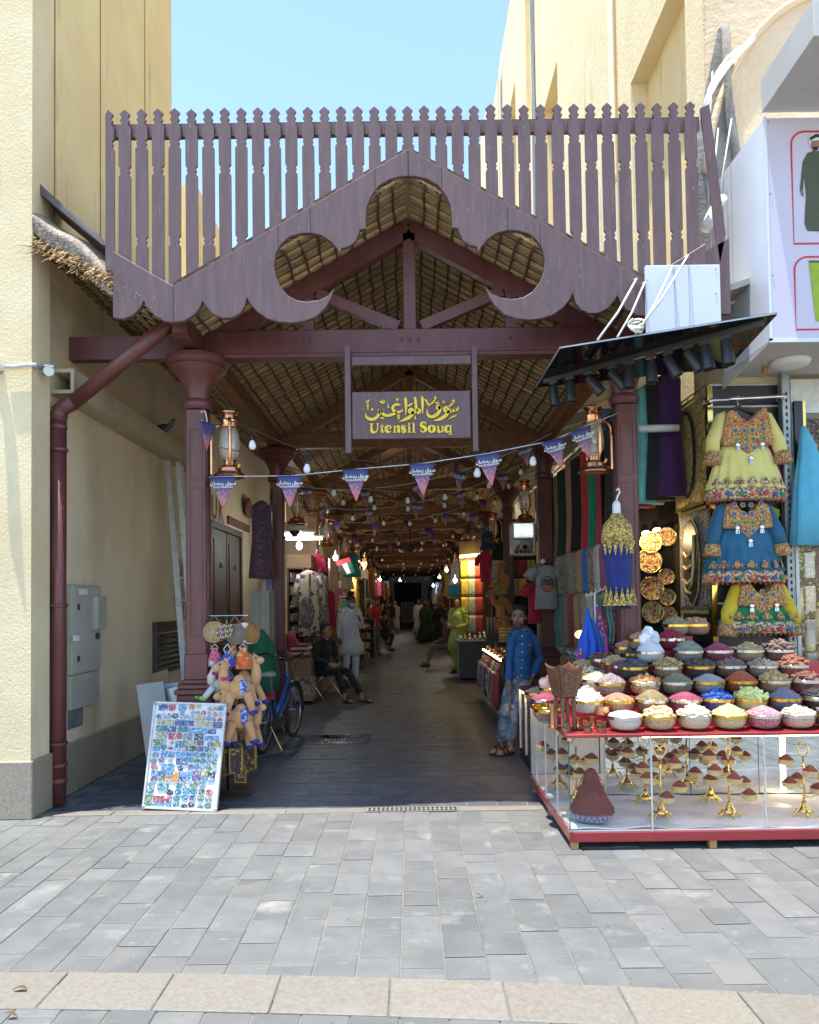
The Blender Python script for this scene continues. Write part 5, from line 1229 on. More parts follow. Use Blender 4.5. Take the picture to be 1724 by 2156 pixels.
a = P(1655,1000,6.5); po = thing('steel_post', 'galvanised steel post right of the embroidered dresses', 'post', (a.x,6.5,0))
bevel(M().box(a.x-.035,a.x+.035,6.46,6.54,0,3.58).build('post', m_galv, po), .006)
m_ = M()
for k in range(40): m_.box(a.x-.006,a.x+.006,6.455,6.459,1.0+k*.06,1.03+k*.06)
tag(m_.build('slot', m_dark, po), kind='stuff')
# hanging rail
rl = thing('clothes_rail', 'chrome wall rail above the yellow dress', 'rail', (3,6.4,3.2))
a, b = P(1500,843,6.42), P(1650,834,6.42)
M().tube([a,b], .016, 10).build('rail', m_chrome, rl, smooth=True)
for q in (a,b): M().tube([q,q+V((0,.17,0))], .022, 10).build('bracket', m_chrome, rl, smooth=True)
DISC = [mat('dress_disc_%d'%i, q, rough=.5) for i, q in enumerate([(.60,.16,.04),(.45,.02,.03),(.02,.10,.36),(.01,.19,.09)])]
m_ring = mat('orange_gold_ring', (.62,.38,.10), rough=.5)
def D5(cx_, cy_, Y): return P((2050+cx_/2.5373)/1.485, (1200+cy_/2.5373)/1.485, Y)      # dress close-up
KD = lambda Y: Y/FPX/(2.5373*1.485)
def dress(label, Y, box, c_skirt, c_slv, waist, hem, discs, hemw, shoulders, tail=0):
    """box: x-centre, top, bottom in close-up pixels"""
    xc, yt, yb = box; k = KD(Y); top = D5(xc, yt, Y)
    d = thing('embroidered_dress', label, 'dress', top, 'embroidered dresses on the slatwall')
    Z = lambda y: D5(xc, y, Y).z
    # skirt: gathered cloth tube flaring from the waist
    rings = []
    for i in range(9):
        t = i/8; y = waist+(hem-waist)*t; w_ = (185+(hemw-185)*t**.8)*k; rings.append((Z(y), w_, .07+.07*t, tail*k*t, 0))
    o = M().tub(rings, (top.x,Y,0), 72, (17,.12,1)).build('skirt', c_skirt, d, smooth=True)
    # hem band
    rb_ = [(Z(hem-8), hemw*1.0*k, .142, tail*k, 0), (Z(hem+18), hemw*1.03*k, .150, tail*k, 0), (Z(hem+85), hemw*1.06*k, .155, tail*k, 0)]
    M().tub(rb_, (top.x,Y,0), 56, (15,.05,1)).build('hem_band', m_embro_band, d, smooth=True)
    m_ = M()
    for j in range(46):
        a_ = 2*math.pi*j/46; m_.ell((top.x+tail*k+math.cos(a_)*hemw*1.05*k, Y+math.sin(a_)*.155, Z(hem+95)+rr(-.008,.006)), .009,.009,.009, 6, 4)
    m_.build('pompom_trim', cloth((.45,.08,.03)), d)
    for j in range(7):
        a_ = rad(207+21*j); p = V((top.x+tail*k*.8+math.cos(a_)*(185+(hemw-185)*.86)*k*1.06, Y+math.sin(a_)*.150, Z(hem-52)))
        R_ = Matrix.Rotation(a_+math.pi/2,3,'Z')@Matrix.Rotation(rad(78),3,'X')
        mq = M(); mq.lathe([(.024,0),(.020,.007),(0,.009)], p, 12, sy=1.5, rot=R_)
        for q_ in (-1,1): mq.lathe([(.011,0),(.008,.006),(0,.007)], p+R_@V((q_*.033,-.012,0)), 8, sy=1.6, rot=R_)
        mq.build('applique', m_embro_band if c_skirt == c_yel else m_embro, d)
    # hem medallions on the front half
    for j in range(9):
        a_ = rad(198+18*j); p = V((top.x+tail*k+math.cos(a_)*hemw*1.06*k, Y+math.sin(a_)*.170, Z(hem+52)))
        R_ = Matrix.Rotation(rad(90),3,'X')
        M().lathe([(.020,0),(.020,.006),(.014,.010)], p, 10, rot=R_).build('medallion', DISC[j%4], d)
    # bodice
    w_ = 195*k
    pts = [(-w_,waist),(-w_*.98,yt+130),(-w_*.86,yt+30),(-shoulders*k*.80,yt),(-90*k,yt-8),(-55*k,yt+45),(0,yt+85),(55*k,yt+45),(90*k,yt-8),(shoulders*k*.80,yt),(w_*.86,yt+30),(w_*.98,yt+130),(w_,waist),(w_*.45,waist+5),(0,waist+85),(-w_*.45,waist+5)]
    m_ = M(); n_ = len(pts)
    pr = [(top.x+p[0], Z(p[1])) for p in pts][::-1]
    m_.prism(pr, Y-.095, Y+.06); bevel(m_.build('bodice', m_embro, d), .02, 2)
    m_ = M()
    for x_ in (-125,-42,0,42,125): 
        zz = Z(waist-4); m_.box(top.x+x_*k-.004, top.x+x_*k+.004, Y-.1005, Y-.0955, zz, Z(yt+(100 if abs(x_)<50 else 35)))
    m_.build('braid', m_trim, d)
    for (x_, y_, ci) in discs:
        p = V((top.x+x_*k, Y-.096, Z(y_))); R_ = Matrix.Rotation(rad(90),3,'X')
        M().lathe([(.0215,0),(.0215,.004),(.017,.0045)], p, 16, rot=R_).build('disc_ring', m_ring, d)
        M().lathe([(.0165,0),(.0165,.008),(.010,.011)], p, 14, rot=R_).build('mirror_disc', DISC[ci], d)
    # sleeves with embroidered cuffs
    for s_ in (-1,1):
        a_ = V((top.x+s_*shoulders*k*.86, Y, Z(yt+35))); m1 = a_+V((s_*85*k,-.02,-190*k)); b_ = a_+V((s_*100*k,-.045,-285*k)); c_ = b_+V((s_*12*k,-.01,-90*k))
        M().tube([a_+V((-s_*30*k,0,10*k)),a_,m1,b_], [.05,.06,.06,.055], 14).build('sleeve', c_slv, d, smooth=True)
        M().tube([b_,b_.lerp(c_,.5),c_], [.056,.066,.076], 14).build('cuff', m_embro, d, smooth=True)
    # silver pendants
    for (x_, y_) in ((-95,waist+2),(98,waist-2),(5,waist+105)):
        p = V((top.x+x_*k, Y-.103, Z(y_))); m_ = M()
        m_.lathe([(.018,0),(.018,.006),(.010,.010)], p, 12, rot=Matrix.Rotation(rad(90),3,'X'))
        for q in (-.010,0,.010): m_.tube([p+V((q,-.004,-.016)),p+V((q*1.3,-.006,-.05))], .004, 5)
        m_.build('pendant', m_chrome, d)
    return d
c_yel = cloth((.66,.60,.22),(.60,.54,.16)); c_teal = cloth((.015,.12,.21),(.01,.085,.16)); c_grn = cloth((.01,.20,.07)); 
bod = [(-112,318,1),(-45,322,1),(20,322,1),(100,310,1),(-112,392,2),(-40,392,2),(22,390,2),(108,380,2),(-108,465,3),(-30,460,3),(28,460,3),(112,452,3),(-28,528,2),(30,526,2),(-140,252,0),(118,235,0)]
dress('yellow child dress with orange embroidered bodice, topmost on the slatwall', 6.40, (695,235,900), c_yel, c_yel, 500, 840, [(x+ (695-690), y, c) for x,y,c in bod], 290, 200)
bod2 = [(x, y+650, 2 if c == 1 else c) for x, y, c in bod if y > 300]
dress('teal blue dress with embroidered bodice hanging below the yellow one', 6.42, (695,960,1600), c_teal, c_teal, 1150, 1490, bod2, 300, 195, -10)
bod3 = [(-95,1672,2),(75,1672,2),(-10,1650,3),(-10,1712,2),(-85,1742,1),(85,1735,1)]
dress('green dress with yellow and blue sleeves, lowest on the slatwall', 6.44, (810,1590,1950), c_grn, cloth((.62,.45,.02)), 1760, 1890, bod3, 300, 190)
c_mag = cloth((.40,.01,.22))
def panel_cloth(name, label, cat, pts, th, m, group=None):
    return tag(bevel(M().slab(pts, (0,th,0)).build(name, m), .01, 2), label, cat, group)
panel_cloth('magenta_dress', 'magenta dress showing behind the right edge of the yellow one', 'dress', [D5(830,215,6.5),D5(880,215,6.5),D5(1030,830,6.5),D5(930,840,6.5)][::-1], .05, c_mag)
panel_cloth('black_dress', 'black dress showing left behind the yellow one', 'dress', [D5(470,590,6.5),D5(530,590,6.5),D5(520,870,6.5),D5(412,870,6.5)][::-1], .05, m_slat)
panel_cloth('lime_dress', 'lime green dress showing right behind the teal one', 'dress', [D5(900,960,6.5),D5(990,1000,6.5),D5(960,1180,6.5),D5(1000,1480,6.5),D5(890,1300,6.5)][::-1], .05, cloth((.40,.42,.03)))
hg = thing('clothes_hanger', 'black plastic hanger holding the yellow dress', 'hanger', D5(650,180,6.4))
m_ = M(); c_ = D5(655,185,6.4); m_.tube([D5(560,245,6.4),D5(600,215,6.4),c_,D5(720,215,6.4),D5(770,240,6.4)], .018, 8); m_.build('shoulder_bar', m_black, hg, smooth=True)
m_ = M(); m_.tube([c_,D5(650,150,6.4),D5(640,125,6.42),D5(655,100,6.42)], .007, 6); m_.build('hook', m_steel, hg)
# two tapestries on the side slatwall
def tapestry(label, za, zb, ya_, yb_, m_field, m_border, oval, kind):
    x_ = 2.70; t_ = thing('tapestry', label, 'tapestry', (x_,(ya_+yb_)/2,za), 'wall tapestries by the gold trim')
    def f(u, v): return (x_-.02*math.sin(u*9)*v-.02*u, ya_+(yb_-ya_)*u, za+(zb-za)*v)
    o = M().grid(f, 14, 18).build('cloth', m_border, t_, smooth=True); sm = o.modifiers.new('thick','SOLIDIFY'); sm.thickness = .012
    cy, cz = (ya_+yb_)/2, (za+zb)/2; hy, hz_ = (yb_-ya_)*.5, (za-zb)*.5
    def ovl(sy, sz, lob=0): return [(x_-.045, cy+math.cos(a*math.pi/20)*hy*sy*(1+lob*math.cos(a*math.pi/20*8)), cz+math.sin(a*math.pi/20)*hz_*sz*(1+lob*.5*math.cos(a*math.pi/20*8))) for a in range(40)]
    M().slab(ovl(*oval[0]), (.008,0,0)).build('field_border', oval[2], t_)
    M().slab([V(p)-V((.006,0,0)) for p in ovl(*oval[1])], (.006,0,0)).build('field', m_field, t_)
    m_ = M()
    for k in range(34):
        for (zz, dz) in ((za,.03),(zb,-.03)): m_.tube([(x_-.02, ya_+(yb_-ya_)*k/33, zz),(x_-.03, ya_+(yb_-ya_)*k/33, zz+dz)], .005, 4)
    m_.build('fringe', m_trim, t_)
    return t_
tapestry('gold embroidered tapestry with a black pointed oval, upper of two', 3.46, 2.50, 6.86, 7.58, m_goldthread, m_goldthread, ((.55,.86),(.47,.80),m_black), 0)
t_ = tapestry('black and silver tapestry with gold calligraphy, lower of two', 2.42, 1.50, 6.82, 7.50, m_black, m_silverthread, ((.62,.90,.04),(.55,.85,.04),m_goldthread), 1)
m_ = M()
for pts in ([(6.98,2.2),(7.0,1.9),(7.05,1.75),(7.12,1.7)],[(7.05,2.05),(7.15,2.0),(7.22,2.05)],[(7.05,1.93),(7.17,1.88),(7.25,1.92)],[(7.04,1.80),(7.16,1.74),(7.26,1.80),(7.2,1.68),(7.08,1.66)]):
    m_.tube([(2.64,p[0]+.06,p[1]) for p in pts], .014, 6)
m_.build('calligraphy', m_goldlat, t_, smooth=True)
rk = thing('hook_rail', 'steel rail with small hooks above the gold tapestry', 'rail', (2.7,7.2,3.55))
M().tube([(2.70,6.8,3.54),(2.70,7.7,3.54)], .008, 6).build('rail', m_steel, rk)
for k in range(5): M().tube([(2.70,6.9+k*.17,3.54),(2.69,6.9+k*.17,3.50),(2.67,6.9+k*.17,3.48)], .005, 5).build('hook', m_steel, rk)
# right-most shop window
win = thing('shop_window', 'glazed shop front at the right edge with goods behind', 'shop front', (3.9,6.6,0))
x0 = P(1668,1000,6.55).x
M().box(x0,x0+2.4,6.56,6.568,.3,3.2).build('pane', m_glass, win)
M().box(x0-.0,x0+2.4,6.54,6.60,3.205,3.5).build('head_frame', m_alu, win)
M().box(x0,x0+.03,6.535,6.555,.3,3.2).build('jamb', m_alu, win)
tag(M().box(x0-.03,x0+2.6,8.3,8.32,0,3.55).build('shop_back_wall', m_goods2), 'back wall of goods inside the right hand shop', 'wall')
tag(M().box(x0-.05,x0+2.6,6.62,8.3,-.02,.02).build('shop_floor', m_woodlight), 'floor inside the right hand shop', 'floor')
tag(M().box(x0-.05,x0+.0,6.62,8.3,.02,3.55).build('shop_side_wall', m_woodlight), 'side wall inside the right hand shop', 'wall')
a = P(1676,830,6.5); mb_ = thing('marble_trim', 'black marble strip with gold edge beside the steel post', 'trim', a)
M().box(a.x-.02,a.x+.05,6.50,6.53,P(1676,1000,6.5).z,3.3).build('strip', m_marble, mb_); M().box(a.x+.051,a.x+.075,6.495,6.53,P(1676,1000,6.5).z,3.3).build('edge', m_gold, mb_)
q = P(1700,930,6.38); c_sky = cloth((.10,.42,.58),(.08,.36,.52))
tag(M().tub([(P(0,920,6.38).z,.02,.02,-.03),(P(0,960,6.38).z,.07,.05,0),(P(0,1050,6.38).z,.14,.08,.02),(P(0,1170,6.38).z,.20,.10,.05)], (q.x,6.38,0), 32, (7,.14,0)).build('chiffon_dress', c_sky, smooth=True), 'sky blue chiffon dress hanging by the shop window', 'dress')
q = P(1722,1000,6.62); tag(M().tub([(2.75,.03,.02),(2.65,.10,.06),(2.3,.13,.07)], (q.x+.05,6.9,0), 24, (6,.1,0)).build('pale_dress', cloth((.45,.52,.70)), smooth=True), 'pale lilac dress inside the right shop window', 'dress')
for k in range(5):
    x_, z_ = x0+.15+.1*k, 1.0+.2*(k%3)
    tag(M().tub([(z_,.05,.03),(z_+.3,.05,.03)], (x_,7.2,0), 12, (4,.1,0)).build('necklace_bundle', m_goldlat, smooth=True), 'bundle of gold chains in the shop window, %s from left' % ordn(k), 'jewellery', 'gold bundles in the right window')
hk = thing('display_grid', 'clear plastic packets on wire hooks beside the steel post', 'rack', (x0,6.4,1.4))
for k in range(4):
    z_ = 1.15+k*.28; M().tube([(x0+.02,6.5,z_),(x0+.02,6.32,z_),(x0+.02,6.3,z_+.02)], .004, 5).build('hook', m_steel, hk)
    M().box(x0-.02,x0+.06,6.34,6.36,z_-.22,z_-.01).build('packet', m_lampglass, hk)
# ---------------------------------------------------------------- recess: plates, lit spots, hanging clothes
PW = 7.85
tag(M().box(2.0,2.79,PW,PW+.02,0,3.6).build('marble_wall', m_marble), 'black gold veined marble wall behind the mosaic plates', 'wall')
for k, (x_, y_, r_, lab) in enumerate([(1368,1142,23,'under the lit spotlights'),(1366,1181,26,'brightest, second from the top'),(1371,1239,25,'below the brightest one'),(1373,1289,23,'grey green one at lower left'),(1402,1130,20,'dark one at upper right'),(1401,1214,17,'small one right of the bright pair'),(1403,1257,18,'dark one third down on the right'),(1405,1293,18,'lowest on the right')]):
    p = P(x_,y_,PW-.03); R0_ = r_*PW/FPX; t_ = thing('mosaic_plate', 'round mosaic plate on the marble wall, '+lab, 'plate', p, 'mosaic plates on the marble wall')
    R_ = Matrix.Rotation(rad(90),3,'X')
    M().lathe([(0,.0),(R0_*.6,.004),(R0_*.93,.018),(R0_,.028),(R0_*.97,.0),(R0_*.5,-.015)], p, 28, rot=R_).build('dish', m_plate, t_, smooth=True)
    M().lathe([(R0_*.97,.024),(R0_*1.01,.032),(R0_*1.03,.02)], p, 28, rot=R_, caps=False).build('rim', m_gold, t_, smooth=True)
    M().lathe([(R0_*.22,.006),(R0_*.15,.010),(0,.012)], p, 14, rot=R_).build('centre', DISC[0], t_)
    for j in range(8): 
        a_ = j*math.pi/4; M().lathe([(R0_*.10,.012),(R0_*.07,.016),(0,.017)], p+V((math.cos(a_)*R0_*.62,0,math.sin(a_)*R0_*.62)), 8, rot=R_).build('mosaic_flower', DISC[(j%2)*1] if k%3 else m_gold, t_)
for k, (x_, y_) in enumerate(((1382,1116),(1359,1122))):
    p = P(x_,y_,PW-.25); s = thing('lit_spotlight', 'lit warm spotlight over the mosaic plates, '+('right' if k == 0 else 'left')+' one', 'spotlight', p, 'lit spotlights over the plates')
    R_ = V((0,.5,.8)).to_track_quat('Z','Y').to_matrix()
    M().lathe([(.02,.10),(.035,.09),(.04,0),(.036,0)], p, 14, rot=R_, caps=False).build('housing', m_black, s, ang=40)
    M().lathe([(.035,.004),(.0,.004)], p, 12, rot=R_).build('lens', m_lamp_warm, s)
    l = bpy.data.lights.new('spot', 'POINT'); l.energy = 1.6; l.color = (1,.74,.4); l.shadow_soft_size = .04; lo_ = bpy.data.objects.new('spot_light', l); COL.objects.link(lo_); lo_.location = p+V((0,.05,-.08)); lo_.parent = s; lo_.location -= s.location
def robe(name, label, cat, x, y, z0, z1, w, d, m, rz=0, folds=(7,.09), group=None, sleeve=None, hang=True, flare=1.25, trim=None):
    """long garment on a hanger"""
    t_ = thing(name, label, cat, (x,y,z1), group); L = z1-z0; ph = rr(0,6)
    rings = [(z1,w*.22,d*.6),(z1-.03,w*.55,d*.85),(z1-.08,w*.95,d),(z1-.20,w*.9,d),(z1-L*.5,w*.85,d*1.05),(z0+.05,w*.95*flare,d*1.2),(z0,w*.92*flare,d*1.15)]
    R_ = Matrix.Rotation(rz,3,'Z'); mm = M().tub(rings, (0,0,0), 30, (folds[0],folds[1],ph))
    mm.v = [tuple(R_@V((v[0],v[1],0))+V((x,y,v[2]))) for v in mm.v]
    mm.build('body', m, t_, smooth=True)
    if sleeve:
        for s_ in (-1,1):
            a_ = V((s_*w*.75,0,z1-.09)); b_ = a_+V((s_*sleeve[0],-.02,-sleeve[1]))
            q = [R_@V((p.x,p.y,0))+V((x,y,p.z)) for p in (a_, a_.lerp(b_,.5)+V((s_*.015,0,.02)), b_)]
            M().tube(q, [d*.75,d*.72,d*.68], 12).build('sleeve', m, t_, smooth=True)
    if trim: 
        q = [R_@V((w*.12,-d*1.02,0)), R_@V((w*.14,-d*1.22,0))]
        M().tube([V((x+q[0].x,y+q[0].y,z1-.06)),V((x+q[0].x,y+q[0].y,(z0+z1)/2)),V((x+q[1].x,y+q[1].y,z0))], .016, 6).build('trim', trim, t_)
    if hang: M().tube([(x,y,z1-.01),(x,y,z1+.05),(x+.02,y,z1+.07),(x+.03,y,z1+.05)], .004, 5).build('hanger_hook', m_steel, t_)
    return t_
for k, (x_, c_, lab, tr_c) in enumerate([(1345,(.30,.01,.06),'crimson robe hanging beside the right front column',None),(1365,(.16,.50,.50),'pale turquoise robe with gold border in the recess',m_embro),(1385,(.012,.012,.016),'black robe between the turquoise and purple ones',None),(1411,(.055,.012,.09),'dark purple robe at the right of the recess',None)]):
    p = P(x_,900,7.45-.08*k); robe('robe', lab, 'robe', p.x, 7.45-.08*k, P(0,1085-5*k,7.4).z, P(0,838-9*k,7.4).z, .13, .08, cloth(c_), rz=rad(20), group='robes on the recess rail', trim=tr_c)
tag(M().tube([P(1330,828,7.5), P(1440,775,7.2)], .012, 8).build('clothes_rail', m_steel), 'steel rail holding the robes in the recess', 'rail')
tag(M().tube([P(1344,903,7.0), P(1428,901,7.0)], .035, 10).build('white_batten', m_white, smooth=True), 'white horizontal batten across the hanging robes', 'batten')
# ---------------------------------------------------------------- display case
CXF, CYF, CT = 1.01, 4.93, .743
case = thing('display_case', 'glass display case with dark red laminate top and base', 'display case', (CXF,CYF,0))
XE, YM, YL = 3.5, 5.80, 6.55
bevel(M().box(CXF,XE,CYF,YM,.05,.115).build('base_frame', m_casered, case), .005)
bevel(M().box(CXF,CXF+.70,YM+.003,YL,.05,.115).build('base_frame', m_casered, case), .005)
tp = M(); tp.box(CXF-.02,XE,CYF-.02,YM+.05,CT-.022,CT); tp.box(CXF-.02,CXF+.72,YM+.052,YL,CT-.022,CT); bevel(tp.build('top_board', m_casered, case), .004)
for (x_, y_) in ((CXF+.03,CYF+.03),(1.93,CYF+.03),(2.9,CYF+.03),(CXF+.03,5.75),(CXF+.03,6.45),(2.0,5.72)): M().box(x_-.02,x_+.025,y_-.02,y_+.025,0,.05).build('leg', m_woodlight, case)
M().box(CXF+.01,XE,CYF+.012,YM-.01,.116,.122).build('shelf', m_white, case)
def clf(u, v): return (CXF+.015+(XE-CXF-.02)*u, CYF+.02+(YM-CYF-.05)*v, .128+.006*math.sin(u*40+v*6)+.005*math.sin(v*17+u*9))
M().grid(clf, 70, 24).build('lining_cloth', m_clothwhite, case, smooth=True)
M().box(CXF+.015,CXF+.69,YM,YL-.02,.117,.127).build('lining_cloth', m_clothwhite, case)
gx = [CXF, P(1372,1650,CYF).x, P(1611,1650,CYF).x, XE]
for i, (a_, b_) in enumerate(zip(gx, gx[1:])):
    M().box(a_+.006,b_-.006,CYF+.001,CYF+.006,.118,CT-.024).build('glass_pane', m_glass, case)
for a_ in gx[1:3]: M().box(a_-.005,a_+.005,CYF-.001,CYF+.008,.116,CT-.023).build('glass_edge', m_alu, case)
M().box(CXF-.001,CXF+.005,CYF-.001,CYF+.006,.116,CT-.023).build('glass_edge', m_glassedge, case)
yy = [CYF+.008, 5.35, 5.80, 6.2, YL]
for a_, b_ in zip(yy, yy[1:]): M().box(CXF+.001,CXF+.006,a_+.004,b_-.004,.118,CT-.024).build('glass_pane', m_glass, case)
for a_ in yy[1:-1]: M().box(CXF-.001,CXF+.008,a_-.0035,a_+.0035,.116,CT-.023).build('glass_edge', m_alu, case)
xm = P(1276,1640,5.78).x
for a_, b_ in ((xm,1.62),(1.625,2.1),(2.105,2.62),(2.625,XE)): M().box(a_,b_,YM-.008,YM-.003,.13,CT-.024).build('mirror_back', m_mirror, case)
M().box(xm-.012,xm-.002,YM-.012,YM,.118,CT-.023).build('glass_edge', m_alu, case)
M().box(CXF+.60,CXF+.69,YM+.01,YL-.01,.13,CT-.024).build('white_fill_back', m_white, case)  # white panels added to brighten the view through the side glass
M().box(CXF+.01,CXF+.59,YL-.012,YL-.004,.13,CT-.024).build('white_fill_back', m_white, case)
m_led = mat('case_led_strip', (.9,.8,.5), emis=((1,.80,.42), 9))
M().box(CXF+.04,CXF+.60,YL-.05,YL-.035,CT-.05,CT-.035).build('led_strip', m_led, case)
q = P(1648,1640,YM-.02).x; M().box(q,q+.018,YM-.03,YM-.012,.14,CT-.03).build('led_strip', m_led, case)
M().box(1.5,XE-.02,CYF+.03,CYF+.042,CT-.034,CT-.024).build('led_strip', m_led, case)
for (x_, z_) in ((CXF,CT-.03),(CXF,.13)): M().box(x_-.008,x_+.02,CYF-.008,CYF+.01,z_-.012,z_+.006).build('corner_clip', m_chrome, case)
# tiers under the bowls
tr = thing('stepped_display', 'dark red stepped display behind the front row of bowls', 'display steps', (2,5.6,CT))
RY = [5.04+.235*k for k in range(7)]; RYP = [1514,1478,1440,1407,1374,1347,1317]
RZ = [P(1450,RYP[k],RY[k]-.11).z for k in range(7)]
for k in range(1,7): M().box(1.28+.06*k+(.35 if k > 4 else 0),3.5 if k < 5 else 2.35,RY[k]-.112,6.5 if k > 3 else RY[k]+.122,CT+.001 if k == 1 else RZ[k-1]-.12,RZ[k]-.0885).build('step', m_casered, tr)
# bowls of spices
def heapmat(nm, cols, sc=160): return pattern('heap_'+nm, cols, sc, tuple(q*.35 for q in cols[0]), .05, bump=.8)
HM = {}
def hm(nm, *cols):
    cols = [tuple(min(.8,q*1.25) for q in c) for c in cols]
    if nm not in HM:
        HM[nm] = heapmat(nm, list(cols)); HM[nm+'_piece'] = mat('piece_'+nm, cols[0], cols[1] if len(cols) > 1 else None, rough=.75, scale=60, vary=.25)
    return nm
SP = {
 'salt': (hm('salt',(.75,.70,.58),(.68,.62,.5)),'g',.012,'pale crystals'), 'nutmeg': (hm('nutmeg',(.62,.47,.26),(.35,.2,.09),(.66,.55,.36)),'b',.02,'round tan nuts'),
 'cashew': (hm('cashew',(.70,.58,.40),(.62,.49,.32)),'k',.022,'pale curved nuts'), 'fennel': (hm('fennel',(.52,.48,.20),(.60,.56,.30)),'s',.011,'yellow green buds'),
 'rosebud': (hm('rosebud',(.45,.10,.16),(.58,.38,.36),(.36,.05,.12)),'g',.009,'pink dried petals'), 'almond': (hm('almond',(.66,.44,.30),(.70,.56,.42),(.5,.25,.18)),'k',.016,'peach seeds'),
 'whitechunk': (hm('whitechunk',(.74,.72,.64),(.70,.66,.5)),'c',.02,'white lumps'), 'flaxseed': (hm('flaxseed',(.30,.14,.07),(.42,.25,.14)),'g',.007,'small brown seeds'),
 'herb': (hm('herb',(.28,.21,.10),(.20,.15,.07)),'s',.008,'dry brown herbs'), 'rosepetal': (hm('rosepetal',(.32,.05,.10),(.22,.03,.07)),'g',.008,'dark pink petals'),
 'indigo': (hm('indigo',(.01,.07,.28),(.01,.05,.2)),'c',.024,'bright blue lumps'), 'sulphur': (hm('sulphur',(.58,.62,.26),(.52,.56,.2)),'r',.022,'pale yellow green sticks'),
 'lavender': (hm('lavender',(.16,.15,.20),(.22,.20,.26)),'g',.007,'grey lavender flowers'), 'blackfruit': (hm('blackfruit',(.02,.018,.018),(.04,.035,.03)),'c',.018,'glossy black dried fruit'),
 'mixedgrey': (hm('mixedgrey',(.22,.17,.18),(.42,.33,.28),(.13,.10,.13)),'s',.009,'grey purple seed mix'), 'flowers': (hm('flowers',(.62,.40,.03),(.35,.05,.12),(.62,.55,.4)),'c',.02,'yellow and pink dried flowers'),
 'greenherb': (hm('greenherb',(.20,.20,.11),(.14,.14,.07),(.30,.28,.17)),'s',.009,'grey green herbs'), 'greyseed': (hm('greyseed',(.32,.30,.26),(.42,.40,.35)),'s',.008,'pale grey seeds'),
 'redspice': (hm('redspice',(.42,.09,.02),(.34,.06,.015)),'g',.006,'orange red ground spice'), 'dates': (hm('dates',(.40,.24,.09),(.5,.34,.14)),'b',.021,'golden brown dried limes'),
 'darkpods': (hm('darkpods',(.13,.045,.035),(.2,.09,.06)),'r',.016,'dark brown pods'), 'charcoal': (hm('charcoal',(.035,.035,.038),(.07,.07,.075)),'c',.034,'black charcoal lumps'),
 'ginger': (hm('ginger',(.42,.27,.11),(.34,.2,.08)),'r',.016,'tan finger roots'), 'blacklime': (hm('blacklime',(.045,.035,.032),(.08,.06,.05)),'b',.024,'black dried limes'),
 'nutbrown': (hm('nutbrown',(.13,.09,.075),(.2,.15,.12)),'b',.014,'brown black nuts'), 'flatbark': (hm('flatbark',(.40,.32,.22),(.33,.25,.17)),'k',.02,'flat tan pods'),
 'cinnamon': (hm('cinnamon',(.26,.10,.05),(.2,.075,.04)),'r',.02,'cinnamon stick bundles'), 'alum': (hm('alum',(.66,.69,.74),(.60,.63,.69)),'C',.04,'tall white alum rocks'),
 'sage': (hm('sage',(.28,.30,.24),(.22,.24,.19)),'s',.014,'silver green sage leaves'), 'cardamom': (hm('cardamom',(.44,.33,.15),(.36,.26,.11)),'k',.014,'tan cardamom pods'),
 'bark': (hm('bark',(.11,.075,.06),(.16,.11,.085)),'r',.026,'rolled dark bark'), 'hibiscus': (hm('hibiscus',(.30,.015,.045),(.22,.01,.035)),'c',.015,'crimson hibiscus flowers'),
 'loofah': (hm('loofah',(.46,.24,.15),(.40,.20,.12)),'R',.032,'thick clay coloured sticks'), 'hay': (hm('hay',(.36,.33,.20),(.28,.25,.14)),'s',.014,'pale green straw herb'),
 'saltpink': (hm('saltpink',(.70,.44,.33),(.66,.36,.26)),'C',.045,'a pink rock salt block'), 'petalmix': (hm('petalmix',(.50,.35,.22),(.40,.12,.09),(.25,.22,.12)),'c',.012,'orange brown petal mix'),
 'seeds': (hm('seeds',(.34,.22,.15),(.44,.32,.2),(.2,.1,.08)),'s',.008,'brown pink seeds'), 'cream': (hm('cream',(.64,.55,.28),(.7,.62,.36)),'s',.009,'cream yellow grains'),
 'darkgreen': (hm('darkgreen',(.06,.065,.05),(.2,.2,.16),(.03,.03,.03)),'c',.014,'black and green leaves'), 'pinkmix': (hm('pinkmix',(.48,.22,.22),(.5,.38,.25)),'c',.012,'pink and straw petals'), 'none': None}
BR_ = .11
m_rimg = mat('gold_bowl_rim', (.80,.55,.13), rough=.16, metal=1); m_rims = mat('silver_bowl_rim', (.72,.72,.72), rough=.16, metal=1)
_gp = M(); _gp.lathe([(.05,0),(.066,.002),(.090,.016),(.106,.042),(.1115,.074),(.111,.078),(.108,.076),(.1025,.044),(.087,.019),(.064,.007),(0,.005)], (0,0,0), 28)
g_mesh = _gp.mesh('glass_bowl', m_bowl, True)
_rm = M(); _rm.lathe([(.1122,.077),(.1145,.078),(.1145,.098),(.1125,.100),(.110,.098),(.110,.078)], (0,0,0), 32)
r_mesh = {k: _rm.mesh('rim', m, False) for k, m in (('g',m_rimg),('s',m_rims))}
for r_ in r_mesh.values(): r_.polygons.foreach_set('use_smooth', [True]*len(r_.polygons)); r_.set_sharp_from_angle(angle=rad(40))
